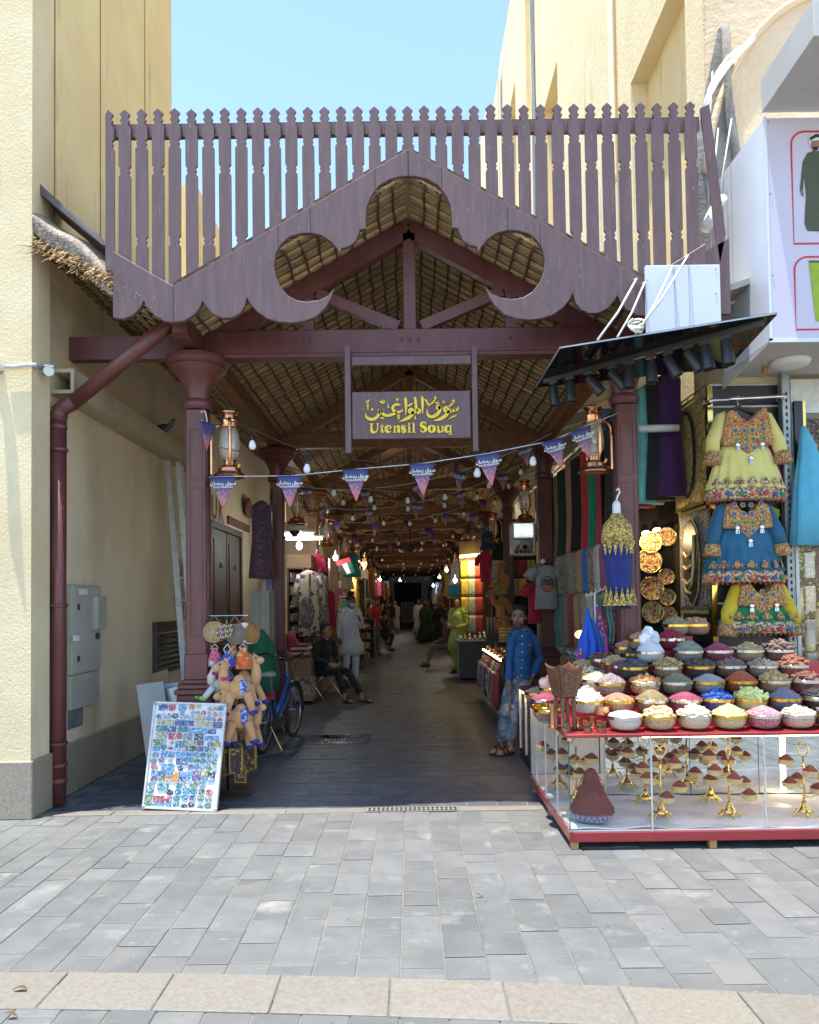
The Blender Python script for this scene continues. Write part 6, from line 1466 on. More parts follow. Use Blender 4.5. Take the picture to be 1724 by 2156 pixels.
def bowl(c, kind, rim, where, s=1.0, hh=.05, empty=False):
    t_ = thing('spice_bowl', '%s rimmed bowl %s, %s' % ('gold' if rim == 'g' else 'silver', 'of '+SP[kind][3] if not empty else 'left almost empty', where), 'bowl', c, 'glass spice bowls on the stall')
    for nm, me in (('glass', g_mesh), ('rim', r_mesh[rim])):
        o = bpy.data.objects.new(nm, me); COL.objects.link(o); o.parent = t_
    t_.scale = (s,s,s)
    nm, sh_, ps, lab = SP[kind]
    m_ = M(); top = (.03 if empty else .082)
    base = [(0,.009),(.062,.010),(.085,.022),(.1005,.046),(.1065,.074)]
    if empty: base = [(0,.009),(.055,.010),(.078,.020)]
    H = hh
    prof = base + ([(.1085,.096),(.098,.098+H*.12),(.072,.098+H*.45),(.042,.098+H*.8),(.016,.098+H*.98),(0,.098+H)] if not empty else [(.05,.024),(0,.03)])
    m_.lathe(prof, (0,0,0), 26, caps=False)
    hz = lambda r_: .098 + H*max(0, 1-(r_/.108)**1.35)
    m_.mi(1)
    if not empty:
        n_ = {'g':420,'s':380,'b':34,'k':70,'c':90,'r':40,'C':10,'R':22}[sh_]
        if sh_ in 'c' and ps > .018: n_ = 55
        if sh_ == 'c' and ps > .03: n_ = 30
        for i in range(n_):
            r_ = .104*math.sqrt(rr(0,1))*(.75 if sh_ in 'CR' else .97); a_ = rr(0,6.283); p = V((math.cos(a_)*r_, math.sin(a_)*r_, hz(r_)))
            if sh_ == 'g': m_.chunk(p, ps*rr(.5,.9), n=4)
            elif sh_ == 's':
                d_ = V((rr(-1,1),rr(-1,1),rr(-.4,.6))).normalized()*ps*rr(.9,1.6); m_.tube([p-d_,p+d_], [ps*.26,ps*.14], 3)
            elif sh_ == 'b': m_.ell(p+V((0,0,rr(0,.012))), ps*rr(.85,1.05), ps*rr(.85,1.05), ps*rr(.8,1), 8, 6, .04)
            elif sh_ == 'k': m_.chunk(p+V((0,0,rr(0,.008))), ps*rr(.8,1.1), 1.25, .6, .55, 6)
            elif sh_ == 'c': m_.chunk(p+V((0,0,rr(0,.01))), ps*rr(.6,1.1), rr(.8,1.2), rr(.7,1.1), rr(.5,.9), 5)
            elif sh_ == 'r':
                d_ = V((rr(-1,1),rr(-1,1),rr(-.3,.4))).normalized()*ps*1.5; m_.tube([p-d_+V((0,0,.006)),p+V((0,0,.010)),p+d_+V((0,0,.006))], ps*rr(.45,.6), 7)
            elif sh_ == 'C': m_.ell(p+V((0,0,rr(0,.04)*(1.6-r_*12))), ps*rr(.7,1.1), ps*rr(.7,1.1), ps*rr(.7,1.1), 9, 7, .12)
            elif sh_ == 'R':
                d_ = V((rr(-.6,.6),rr(-.4,.4),rr(.2,1))).normalized()*.05; q = V((p.x,p.y,.10)); m_.tube([q-d_*.3,q-d_*.1,q+d_*.9,q+d_*1.1], [.006,.013,.013,.005], 8)
    o = m_.build('spice_heap', [HM[nm], HM[nm+'_piece']], smooth=sh_ in 'bRrC'); o.location = c; o.scale = (s,s,s)
    tag(o, 'heap of %s in the %s rimmed bowl, %s' % (lab, 'gold' if rim == 'g' else 'silver', where), 'spice', 'spice heaps on the stall', 'stuff')
ROWS = [
 [(1316,'salt','s',.028),(1388,'nutmeg','g',.045),(1462,'cashew','s',.06),(1536,'fennel','g',.065),(1608,'rosebud','s',.05),(1680,'almond','s',.05),(1752,'nutbrown','g',.04)],
 [(1237,'whitechunk','g',.085),(1301,'flaxseed','g',.045),(1372,'herb','s',.065),(1442,'rosepetal','s',.045),(1511,'indigo','g',.055),(1580,'sulphur','g',.06),(1651,'lavender','g',.065),(1722,'blackfruit','s',.05)],
 [(1285,'mixedgrey','g',.06),(1357,'flowers','s',.04),(1424,'greenherb','s',.06),(1492,'greyseed','g',.05),(1561,'redspice','g',.07),(1630,'dates','s',.05),(1698,'darkpods','s',.045)],
 [(1333,'charcoal','g',.045),(1404,'ginger','s',.055),(1472,'blacklime','g',.045),(1538,'nutbrown','s',.045),(1604,'flatbark','s',.04),(1669,'cinnamon','s',.055)],
 [(1369,'alum','s',.12),(1449,'sage','s',.075),(1513,'rosepetal','s',.055),(1577,'cardamom','s',.055),(1640,'bark','s',.06)],
 [(1413,'hibiscus','s',.07),(1352,'petalmix','g',.05)],
 [(1466,'loofah','g',.06),(1424,'hay','g',.055)]]
rown = ['front row','second row','third row','fourth row','fifth row','sixth row','topmost step']
for k, row in enumerate(ROWS):
    for i, (x_, kd, rm, h_) in enumerate(row):
        q = P(x_, RYP[k], RY[k]); bowl(V((q.x,RY[k]+rr(-.008,.008),RZ[k]-.088 if k else CT+.001)), kd, rm, '%s from left in the %s' % (ordn(i), rown[k]), 1.0, h_)
def SB_(x_, y_, Y, kd, rm, h_, where, empty=False, s=1.0):
    q = P(x_,y_,Y-.10); bowl(V((P(x_,y_,Y).x,Y,q.z-.088)), kd, rm, where, s*rr(.94,1.04), h_, empty)
for a in [(1132,1462,6.40,'seeds','g',.04,'far left end by the blue shirt'),(1148,1477,5.90,'rosepetal','s',.045,'left side before the seeds'),
          (1258,1436,5.62,'cream','s',.05,'left of the third row'),(1246,1424,5.86,'darkgreen','g',.045,'on the left return, second'),(1226,1418,6.12,'pinkmix','s',.045,'on the left return, third'),(1231,1404,6.36,'cardamom','g',.04,'on the left return, last'),
          (1295,1400,6.05,'cardamom','g',.05,'left of the charcoal bowl'),(1311,1404,5.90,'rosepetal','s',.04,'tucked beside the charcoal bowl'),(1270,1391,6.30,'darkpods','s',.04,'small one behind the tan pods'),
          (1320,1365,6.42,'petalmix','g',.05,'left of the white rocks, behind'),(1336,1379,6.25,'charcoal','g',.03,'just left of the white rocks'),(1163,1452,6.10,'saltpink','g',.05,'behind the wooden incense burner')]: SB_(*a)
SB_(1150,1492,5.62,'lavender','g',.03,'left corner before the pink petals',True); SB_(1158,1500,5.42,'lavender','g',.03,'nearest the left corner',True)
# supports for the bowls on the left return
M().box(1.18,1.62,5.50,6.5,CT+.001,.835).build('step', m_casered, tr); M().box(1.32,1.75,5.75,6.5,.836,.90).build('step', m_casered, tr); M().box(1.50,1.85,5.95,6.5,.901,1.0).build('step', m_casered, tr); M().box(1.62,1.95,6.10,6.5,1.001,1.12).build('step', m_casered, tr)
# incense burner, cups and copper ware
def D6(cx_, cy_, Y): return P(1077.4+cx_*.15624, 1279.5+cy_*.15624, Y)
Yb = 5.08; zt_, zm, z0 = D6(690,775,Yb).z, D6(690,1190,Yb).z, CT; cx0 = D6(715,1300,Yb).x
ib = thing('incense_burner', 'tall carved wooden incense burner on legs at the case corner', 'incense burner', (cx0,Yb,z0))
wt, wb = .096, .058
m_ = M(); R_ = Matrix.Rotation(rad(18),3,'Z')
def bq(a_, b_, z_): return R_@V((a_,b_,0))+V((cx0,Yb,z_))
for k in range(4):
    Rk = Matrix.Rotation(k*math.pi/2,3,'Z')
    N_ = 10; outer = []; 
    for i in range(N_+1):
        u = -1+2*i/N_; dip = .030*(1-u*u); outer.append((R_@(Rk@V((u*wt,-wt,0)))+V((cx0,Yb,zt_+.012-dip))))
    bot = [R_@(Rk@V((u*wb,-wb,0)))+V((cx0,Yb,zm)) for u in (1,-1)]
    inn = R_@(Rk@V((0,1,0)))*.012
    m_.slab(outer+bot, inn)
m_.build('cup', m_wood, ib)
M().slab([bq(-wb,-wb,zm),bq(wb,-wb,zm),bq(wb,wb,zm),bq(-wb,wb,zm)], (0,0,.015)).build('floor', m_wood, ib)
m_carve = pattern('carved_relief', [(.17,.06,.03),(.24,.10,.05),(.14,.05,.025)], 55, (.08,.03,.015), .07, bump=1)
for k in (0,1):
    Rk = Matrix.Rotation(k*math.pi/2,3,'Z')
    def fq(u, v): 
        w_ = wb+(wt-wb)*v; return R_@(Rk@V((u*w_,-w_-.002,0)))+V((cx0,Yb,zm+(zt_-zm)*v))
    M().slab([fq(-.6,.1),fq(.6,.1),fq(.68,.78),fq(.4,.84),fq(-.4,.84),fq(-.68,.78)], R_@(Rk@V((0,-.003,0)))).build('carved_panel', m_carve, ib)
for (a_, b_) in ((-1,-1),(1,-1),(1,1),(-1,1)):
    p0, p1 = bq(a_*wb*.75,b_*wb*.75,zm), bq(a_*wb*.72,b_*wb*.72,z0)
    M().tube([p0,p0.lerp(p1,.3),p0.lerp(p1,.6),p0.lerp(p1,.68),p0.lerp(p1,.9),p1], [.013,.014,.010,.014,.010,.014], 8).build('leg', m_wood, ib, smooth=True)
for i, (cx_, cy_, Y, r_, h_, m, lab) in enumerate([(735,1690,5.0,.030,.066,m_wood,'dark carved wooden cup, left of three at the corner'),(1025,1690,5.0,.030,.066,m_wood,'dark carved wooden cup, middle of three at the corner'),(1210,1685,5.0,.031,.066,m_wood,'dark carved wooden cup, right of three at the corner'),(890,1620,5.12,.034,.075,m_copper,'plain copper brown cup behind the carved ones, left'),(1080,1610,5.14,.034,.078,m_copper,'plain copper brown cup behind the carved ones, right')]):
    q = D6(cx_,cy_,Y); t_ = thing('cup', lab, 'cup', (q.x,Y,CT), 'small cups at the case corner')
    M().lathe([(r_*.9,0),(r_,.003),(r_*1.02,h_*.12),(r_*.92,h_*.16),(r_*1.0,h_*.24),(r_*.92,h_*.32),(r_*.86,h_*.5),(r_*.98,h_*.92),(r_,h_),(r_*.85,h_),(r_*.75,h_*.3),(0,h_*.28)], (q.x,Y,CT), 20).build('body', m, t_, ang=50)
    if i < 3: M().lathe([(r_*.905,h_*.5),(r_*.955,h_*.55),(r_*.99,h_*.82),(r_*.95,h_*.86)], (q.x,Y,CT), 20, caps=False).build('carved_band', m_carve, t_, smooth=True)
q = D6(1210,1460,5.22); tag(M().lathe([(.045,0),(.056,.004),(.056,.06),(.05,.062),(.05,.01),(0,.008)], (q.x,5.2,RZ[1]-.083), 22).build('copper_pot', m_copper, ang=50), 'low brown copper pot behind the small cups', 'pot')
q = D6(565,1590,5.2); t_ = thing('copper_shaker', 'tall shiny copper cylinder with flared top at the left corner', 'shaker', (q.x,5.2,CT))
M().lathe([(.040,0),(.040,.008),(.030,.014),(.028,.11),(.030,.12),(.040,.15),(.041,.16),(.034,.158),(.024,.12)], (q.x,5.2,CT), 22).build('body', m_copper, t_, ang=50)
# ---------------------------------------------------------------- gold saffron stands and saffron cone
m_saf = mat('dark_red_saffron', (.24,.062,.046), (.17,.040,.030), rough=.9, scale=90, bump=1, bscale=220, bdist=.006)
def gstand():
    t_ = thing('saffron_stand', 'gold stand of small cups heaped with dark red saffron', 'stand', (0,0,0), 'gold saffron stands in the case')
    m_ = M(); m_.lathe([(.045,.028),(.05,.034),(.03,.05),(.018,.075),(.012,.10)], (0,0,0), 18); 
    for k in range(5):
        a_ = k*1.2566; m_.tube([(math.cos(a_)*.04,math.sin(a_)*.04,.034),(math.cos(a_)*.062,math.sin(a_)*.062,.024),(math.cos(a_)*.072,math.sin(a_)*.072,.004),(math.cos(a_)*.085,math.sin(a_)*.085,.0)], [.010,.008,.006,.007], 6)
    m_.build('foot', m_gold, t_, smooth=True)
    m_ = M(); m_.tube([(0,0,.09),(0,0,.18),(0,0,.40)], .006, 8)
    for k in range(12): m_.ell((.007*math.cos(k*1.3),.007*math.sin(k*1.3),.11+k*.022), .006,.006,.008, 6, 4)
    m_.build('stem', m_gold, t_, smooth=True)
    m_ = M(); 
    for s_ in (-1,1): m_.tube(cr([(0,0,.385),(s_*.03,0,.42),(s_*.045,0,.455),(s_*.032,0,.48),(s_*.008,0,.472),(s_*.004,0,.455),(s_*.016,0,.452)],3), .0055, 6)
    m_.build('heart_finial', m_goldlat, t_, smooth=True)
    for k, (a_, r_, z_) in enumerate([(.3,.115,.345),(1.5,.125,.22),(2.6,.115,.31),(3.7,.125,.27),(4.7,.13,.155),(5.7,.125,.21)]):
        x_, y_ = math.cos(a_)*r_, math.sin(a_)*r_
        c_ = M(); c_.lathe([(.014,-.030),(.026,-.022),(.046,-.016),(.052,.012),(.055,.015),(.050,.017),(.047,-.006),(0,-.010)], (x_,y_,z_), 18); c_.tube([(0,0,z_-.03),(x_*.5,y_*.5,z_-.045),(x_,y_,z_-.02)], .004, 5)
        o = c_.build('cup', m_goldlat, t_, ang=60)
        h_ = M(); h_.lathe([(.050,.013),(.040,.024),(.024,.040),(.008,.052),(0,.054)], (x_,y_,z_), 14); h_.build('saffron', m_saf, o, smooth=True)
    return t_
g0 = gstand(); tg = tree(g0)
for k, (x_, y_, Y, rz_, lab) in enumerate([(1392,1716,5.18,0,'front left one beside the first glass joint'),(1536,1714,5.18,.9,'middle of the front row'),(1694,1714,5.18,2.0,'front right one'),(1358,1682,5.56,2.5,'behind the front left one'),(1496,1682,5.56,4.0,'behind the middle one'),(1214,1672,5.62,3.2,'behind the saffron cone'),(1176,1646,6.05,.4,'farthest back on the left')]):
    x__ = P(x_,y_,Y).x; lab = 'gold stand of saffron cups, '+lab
    o = g0 if k == 0 else copy_tree(tg); o.location = (x__,Y,.134); o.rotation_euler = (0,0,rz_); o['label'] = lab
q = P(1246,1722,5.12); t_ = thing('saffron_bowl', 'lilac glass bowl in the case under a tall cone of saffron', 'bowl', (q.x,5.12,.134))
M().lathe([(.05,0),(.075,.006),(.12,.03),(.152,.065),(.15,.072),(.118,.038),(.07,.014),(0,.01)], (q.x,5.12,.134), 30).build('bowl', mat('lilac_glass', (.38,.33,.48), rough=.15, trans=.5), t_, smooth=True)
m_ = M()
for rw_, (r_, z_) in enumerate(((.095,.018),(.125,.036),(.145,.056))):
    for j in range(26): a_ = j*.2417+rw_*.12; m_.ell((q.x+math.cos(a_)*r_*1.02,5.12+math.sin(a_)*r_*1.02,.134+z_), .013,.013,.009, 6, 5)
m_.build('glass_dimple', mat('lilac_glass_pale', (.5,.46,.58), rough=.12, trans=.3), t_, smooth=True)
m_ = M(); m_.lathe([(.148,.07),(.146,.085),(.125,.12),(.10,.17),(.075,.22),(.055,.265),(.045,.29),(.036,.315),(.028,.335),(.012,.345),(0,.348)], (q.x,5.12,.134), 36, caps=False)
m_.v = [(v[0]+rr(-.004,.004),v[1]+rr(-.004,.004),v[2]+rr(-.004,.004)) for v in m_.v]
m_.mi(0)
for i in range(500):
    z_ = rr(.08,.33); r_ = max(.02,.15-(z_-.07)*.46+.01*math.sin(z_*30)); a_ = rr(0,6.28); p = V((q.x+math.cos(a_)*r_,5.12+math.sin(a_)*r_,.134+z_)); d_ = V((rr(-1,1),rr(-1,1),rr(-1,1))).normalized()*.008; m_.tube([p-d_,p+d_],[.0018,.001],3)
tag(m_.build('saffron_heap', m_saf), 'tall cone of dark red saffron inside the glass case', 'spice', None, 'stuff')
# second lit case farther back on the right
c2 = thing('lit_counter', 'lit glass counter behind the man in blue', 'counter', (1.2,7.2,0))
M().box(1.12,1.9,6.70,7.9,0.0,.10).build('plinth', m_dark, c2); M().box(1.12,1.9,6.70,7.9,.70,.735).build('top', m_casered, c2)
M().box(1.12,1.126,6.70,7.9,.10,.70).build('glass_pane', m_glass, c2); M().box(1.40,1.42,6.72,7.88,.10,.70).build('back', m_gold, c2)
for y_ in (6.72,7.1,7.5,7.88): M().box(1.115,1.135,y_-.012,y_+.012,.10,.70).build('frame_post', m_alu, c2)
M().box(1.14,1.16,6.75,7.85,.67,.685).build('led_strip', m_lamp_warm, c2)
# ---------------------------------------------------------------- walls and end of the covered alley
def wall(name, label, x0, x1, y0, y1, z0, z1, m, cat='wall'): return tag(M().box(x0,x1,y0,y1,z0,z1).build(name, m), label, cat)
wall('alley_wall', 'long dim wall behind the left hand stalls', -3.3,-2.95,20,65,0,4.9, m_plaster_low)
wall('plaster_band', 'plaster band over the left alley wall under the lean-to', -3.2,-2.952,9.5,20,4.301,4.9, m_plaster_low)
wall('alley_wall', 'long dim wall behind the far right hand stalls', 2.8,3.2,27,65,0,4.9, m_plaster_low)
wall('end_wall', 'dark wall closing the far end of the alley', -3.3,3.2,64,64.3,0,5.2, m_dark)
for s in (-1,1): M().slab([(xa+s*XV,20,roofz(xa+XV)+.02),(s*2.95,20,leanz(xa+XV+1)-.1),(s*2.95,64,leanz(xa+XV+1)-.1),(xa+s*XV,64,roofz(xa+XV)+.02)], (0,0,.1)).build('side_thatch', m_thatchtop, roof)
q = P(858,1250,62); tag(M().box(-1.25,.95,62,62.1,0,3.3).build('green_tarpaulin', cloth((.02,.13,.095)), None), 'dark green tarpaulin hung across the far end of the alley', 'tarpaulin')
a, b = P(844,1268,61.5), P(873,1308,61.5)
nb = thing('notice_board', 'white notice board before the green tarpaulin at the far end', 'board', (a.x,61.5,0))
M().box(a.x,b.x,61.5,61.6,.05,a.z).build('sheet', m_white, nb); m_ = M()
for k in range(11):
    for j in range(3): m_.box(a.x+.12+j*.32,a.x+.36+j*.32+rr(-.06,.06),61.485,61.499,a.z-.18-k*.12,a.z-.13-k*.12)
tag(m_.build('print_line', m_black, nb), kind='stuff')
# ---------------------------------------------------------------- copper lanterns on the columns
def lantern(x, y, s, label):
    """s: +1 means the column is on the -x side of the lantern"""
    t_ = thing('copper_lantern', label, 'lantern', (x,y,0), 'copper lanterns on the columns'); z = 2.70
    M().lathe([(.10,.012),(.128,.0),(.134,.012),(.125,.03),(.10,.045),(.095,.075),(.065,.10),(.05,.105),(.048,.14),(.058,.145),(.058,.15),(0,.15)], (x,y,z), 28).build('base', m_copper, t_, ang=40)
    M().lathe([(.058,.152),(.085,.20),(.090,.27),(.082,.36),(.062,.43),(.060,.43),(.080,.36),(.088,.27),(.083,.20),(.056,.153)], (x,y,z), 24).build('glass_chimney', m_lampglass, t_, smooth=True)
    M().lathe([(.072,.425),(.086,.43),(.086,.438),(.068,.445),(.072,.47),(.074,.49),(.058,.505),(.056,.53),(.078,.555),(.078,.562),(.06,.575),(0,.58)], (x,y,z), 28).build('cap', m_copper, t_, ang=40)
    for a_ in (math.pi/2, -math.pi/2):
        c_, s__ = math.cos(a_+.25), math.sin(a_+.25)
        m_ = M(); m_.tube([(x+c_*.06,y+s__*.06,z+.50),(x+c_*.105,y+s__*.105,z+.49),(x+c_*.115,y+s__*.115,z+.44),(x+c_*.115,y+s__*.115,z+.16),(x+c_*.09,y+s__*.09,z+.085)], .014, 8)
        m_.build('side_tube', m_copper, t_, smooth=True)
    M().tube([(x+math.cos(k*.3927)*.098,y+math.sin(k*.3927)*.098,z+.23+.014*math.sin(k*.7854)) for k in range(16)], .003, 4, close=True).build('wire_guard', m_chrome, t_)
    M().lathe([(.03,.155),(.034,.18),(.025,.21),(0,.22)], (x,y,z), 12).build('inner_bulb', m_bulb, t_, smooth=True)
    M().tube([(x+.085,y-.04,z+.08),(x+.10,y-.05,z+.11)], .014, 8).build('filler_cap', m_gold, t_)
    m_ = M(); xc = x-s*.155; m_.box(xc-.008,xc+.008,y-.012,y+.012,z+.03,z+.32); m_.build('bracket_plate', m_copper, t_)
    M().tube([(xc,y,z+.28),(x-s*.15,y,z+.40),(x-s*.12,y,z+.44),(x-s*.08,y,z+.45)], .012, 8).build('bracket_arm', m_copper, t_, smooth=True)
    M().tube([(xc,y,z+.05),(x-s*.09,y,z+.05)], .005, 6).build('bracket_rod', m_copper, t_)
    return t_
l0 = lantern(xa-CXL+.27, 6.5, 1, 'copper hurricane lantern on the left front column'); tl_ = tree(l0)
l1 = lantern(xa+CXL-.27, 6.5, -1, 'copper hurricane lantern on the right front column'); tl1 = tree(l1)
for k, y in enumerate(ycols[1:9]):
    for s, tt in ((-1,tl_),(1,tl1)):
        dup(tt, (xa+s*(CXL-.27),y,0), 'copper lantern on the %s column of the %s side' % (ordn(k+1), 'left' if s < 0 else 'right'))
# ---------------------------------------------------------------- strings of bulbs and bunting
m_flag, nt, bs = _nodes('bunting_print'); tc = _n(nt,'ShaderNodeTexCoord'); sx = _n(nt,'ShaderNodeSeparateXYZ'); nt.links.new(tc.outputs['Object'], sx.inputs[0])
mr = _n(nt,'ShaderNodeMapRange'); mr.inputs[1].default_value = -.27; mr.inputs[2].default_value = 0; nt.links.new(sx.outputs[2], mr.inputs[0])
col = _ramp(nt, mr.outputs[0], [(0,(.58,.17,.12)),(.25,(.46,.14,.16)),(.5,(.18,.08,.17)),(.72,(.05,.045,.14)),(1,(.035,.042,.14))])
vo = _n(nt,'ShaderNodeTexVoronoi'); vo.inputs['Scale'].default_value = 85; nt.links.new(tc.outputs['Object'], vo.inputs['Vector'])
dots = _ramp(nt, vo.outputs['Distance'], [(.20,(1,1,1)),(.28,(0,0,0))]); band = _ramp(nt, mr.outputs[0], [(.22,(0,0,0)),(.34,(1,1,1)),(.55,(1,1,1)),(.60,(0,0,0))])
mlt = _n(nt,'ShaderNodeMix'); mlt.data_type = 'RGBA'; mlt.blend_type = 'MULTIPLY'; mlt.inputs[0].default_value = 1; nt.links.new(dots, mlt.inputs[6]); nt.links.new(band, mlt.inputs[7])
col = _mix(nt, mlt.outputs[2], col, (.75,.65,.70)); nt.links.new(col, bs.inputs['Base Color']); bs.inputs['Roughness'].default_value = .5
def text_mesh(body, size):
    c = bpy.data.curves.new('lettering', 'FONT'); c.body = body; c.size = size; c.align_x = 'CENTER'; c.extrude = .0006; c.offset = size*.022; c.resolution_u = 2
    o = bpy.data.objects.new('lettering', c); COL.objects.link(o); bpy.context.view_layer.update()
    me = bpy.data.meshes.new_from_object(o.evaluated_get(bpy.context.evaluated_depsgraph_get())); bpy.data.objects.remove(o)
    me.materials.clear(); return me
me_en, me_ar = text_mesh('SOUQ RAMADAN', .021), text_mesh('\ufee5\ufe8e\ufec0\ufee3\ufead \ufed5\ufeee\ufeb3', .042)
me_en.materials.append(m_white); me_ar.materials.append(m_white)
_fl = M()
def ff(u, v):
    w_ = .105*(1-v)+.004; return ((u-.5)*2*w_, -.006*math.sin(u*3.1+v*2), -.265*v)
_fl.grid(ff, 6, 8); flag_mesh = _fl.mesh('bunting_flag', m_flag, True)
def flag(p, label, tx=0, yaw=0, s=1.0, text=True, group='souq bunting flags'):
    t_ = thing('bunting_flag', label, 'flag', p, group)
    o = bpy.data.objects.new('pennant', flag_mesh); COL.objects.link(o); o.parent = t_
    sm = o.modifiers.new('thick','SOLIDIFY'); sm.thickness = .002
    if text:
        for me, z_ in ((me_ar,-.072),(me_en,-.098)):
            q = bpy.data.objects.new('lettering', me); COL.objects.link(q); q.parent = t_; q.location = (0,-.009,z_); q.rotation_euler = (rad(90),0,0)
    t_.rotation_euler = (rr(-.12,.12), tx, yaw); t_.scale = (s,s,s); return t_
def cord(name, label, pts, r, m): return pipe(name, label, 'cord', pts, r, m, 5)
BYl, BYr = 6.36, 6.30
fp = [(440,1005,6.40),(470,1003,6.36),(610,1002,6.30),(748,988,6.25),(888,976,6.22),(1025,955,6.22),(1162,928,6.22),(1222,902,6.28),(1300,870,6.42)]
cord('bunting_line', 'white bunting cord across the entrance below the sign', [P(*q) for q in fp], .004, m_string)
for k, (x_, y_, Y, tx, w) in enumerate([(470,1004,6.35,0,''),(610,1002,6.28,0,''),(748,988,6.23,.02,''),(888,976,6.20,.03,''),(1026,956,6.20,.12,''),(1162,926,6.20,.30,''),(1221,902,6.26,.35,'')]):
    flag(P(x_,y_,Y), 'souq bunting pennant, %s from left on the front cord' % ordn(k), -tx, 0 if k < 5 else .3, 1.0)
fl = flag(P(437,890,6.30), 'twisted pennant hung beside the left copper lantern', 0, 1.0, .9, False)
bul = M(); bul.lathe([(0,-.115),(.018,-.111),(.028,-.098),(.031,-.082),(.027,-.062),(.019,-.045),(.016,-.036)], (0,0,0), 16, caps=False); bulb_me = bul.mesh('bulb_globe', m_bulb, True)
soc = M(); soc.lathe([(.014,-.037),(.0165,-.034),(.0165,-.005),(.012,.008),(.004,.02)], (0,0,0), 12); soc.tube([(0,0,.018),(0,0,.065)], .003, 5); soc_me = soc.mesh('socket', m_cable, True)
def bulb(p, label, s=1.0):
    t_ = thing('string_bulb', label, 'light bulb', p, 'white bulbs on the strings')
    for nm, me in (('bulb_globe',bulb_me),('socket',soc_me)):
        o = bpy.data.objects.new(nm, me); COL.objects.link(o); o.parent = t_
    t_.scale = (s,s,s); t_.rotation_euler = (rr(-.08,.08),rr(-.08,.08),0); return t_
bp = [(425,866,6.38),(470,880,6.40),(530,903,6.42),(590,930,6.45),(647,953,6.5),(708,966,6.5),(766,970,6.5),(826,977,6.5),(886,975,6.5),(945,968,6.5),(1005,962,6.5),(1064,952,6.5),(1122,938,6.5),(1180,927,6.48),(1232,908,6.46),(1325,868,6.42)]
cord('bulb_cable', 'black cable of white bulbs across the entrance', [P(*q) for q in bp], .006, m_cable)
for k, (x_, y_, Y, yc) in enumerate([(530,903,6.42,0),(647,953,6.5,0),(766,970,6.5,0),(886,975,6.5,0),(1005,962,6.5,0),(1122,938,6.5,0),(1232,908,6.46,0)]):
    bulb(P(x_,y_,Y)-V((0,0,.065)), 'white bulb, %s from left on the front cable' % ordn(k), 1.0)
pipe('carabiner', 'white cord loop and clip at the left front column', 'clip', [P(422,868,6.34),P(432,866,6.34),P(436,885,6.33),P(430,903,6.33),P(424,885,6.33)], .006, m_string)
# strings deeper in the alley
def sag(a, b, d, n=14): return [a.lerp(b,k/n)-V((0,0,d*4*(k/n)*(1-k/n))) for k in range(n+1)]
def along(pts, t): 
    f_ = t*(len(pts)-1); i = min(int(f_), len(pts)-2); return pts[i].lerp(pts[i+1], f_-i)
si = 0
depths = [(9.3,'first'),(11.3,'second'),(13.4,'third'),(15.6,'fourth'),(18,'fifth'),(20.5,'sixth'),(23.5,'seventh'),(27,'eighth'),(31,'ninth'),(36,'tenth'),(42,'eleventh')]
for k, (Y, nm) in enumerate(depths):
    a, b = V((xa-1.7,Y+rr(-.5,.2),3.42+rr(-.1,.1))), V((xa+1.7,Y+rr(-.2,.9),3.50+rr(-.1,.1)))
    pts = sag(a,b,.42+rr(-.08,.12)); cord('bulb_cable', 'cable of bulbs across the alley, %s one inside' % nm, pts, .006, m_cable)
    n = 7 if k < 3 else 6
    for j in range(n): bulb(along(pts,(j+.5)/n+rr(-.02,.02))-V((0,0,.065)), 'white bulb, %s from left on the %s inner cable' % (ordn(j), nm), 1.0)
    if k < 5:
        a, b = V((xa-1.7,Y+.9+rr(-.3,.3),3.22)), V((xa+1.7,Y-.2+rr(-.3,.5),3.62)); pts = sag(a,b,.30); cord('bunting_line', 'bunting cord across the alley, %s one inside' % nm, pts, .004, m_string)
        for j in range(5 if k < 3 else 4):
            flag(along(pts,(j+.4+rr(0,.3))/(5 if k < 3 else 4)), 'souq pennant, %s from left on the %s inner cord' % (ordn(j), nm), rr(-.25,.1), rr(-1.1,1.1), rr(.85,.98), k < 2)
# ceiling fan, cctv domes
cf = thing('ceiling_fan', 'dark ceiling fan hanging over the middle of the alley', 'fan', (xa,19.5,3.2))
M().tube([(xa,19.5,3.9),(xa,19.5,3.05)], .02, 8).build('rod', m_black, cf); M().lathe([(.10,-.08),(.14,-.04),(.14,.04),(.08,.08)], (xa,19.5,3.0), 16).build('motor', m_black, cf)
for k in range(3):
    a_ = k*2.094+.3; d_ = V((math.cos(a_),math.sin(a_),0)); M().obox(V((xa,19.5,3.0))+d_*.42, d_*.30, d_.cross(V((0,0,1)))*.07, (0,.0,.006)).build('blade', m_black, cf)
for x_, y_, Y, nm in ((620,1118,11.0,'left'),(1105,1150,13.6,'right')):
    p = P(x_,y_,Y); d_ = thing('dome_camera', 'white dome security camera below a lantern on the %s' % nm, 'camera', p)
    M().lathe([(.10,.10),(.12,.08),(.12,.02),(.10,0)], p, 18).build('housing', m_white, d_, ang=40); M().lathe([(.075,.0),(.06,-.05),(.03,-.075),(0,-.08)], p, 16).build('dome', m_black, d_, smooth=True)
    M().tube([p+V((0,0,.09)), p+V((-.2 if nm == 'left' else .25,0,.13))], .02, 6).build('arm', m_white, d_)
for s, x_ in ((-1,572),(1,1118)):
    p = P(x_ if s < 0 else 1128,1085,10.1); tag(M().tube([p+V((0,0,.35)),p-V((0,0,.35))], .014, 8).build('door_pull', m_steel, smooth=True), 'steel tube handle fixed on the %s second column' % ('left' if s < 0 else 'right'), 'handle')
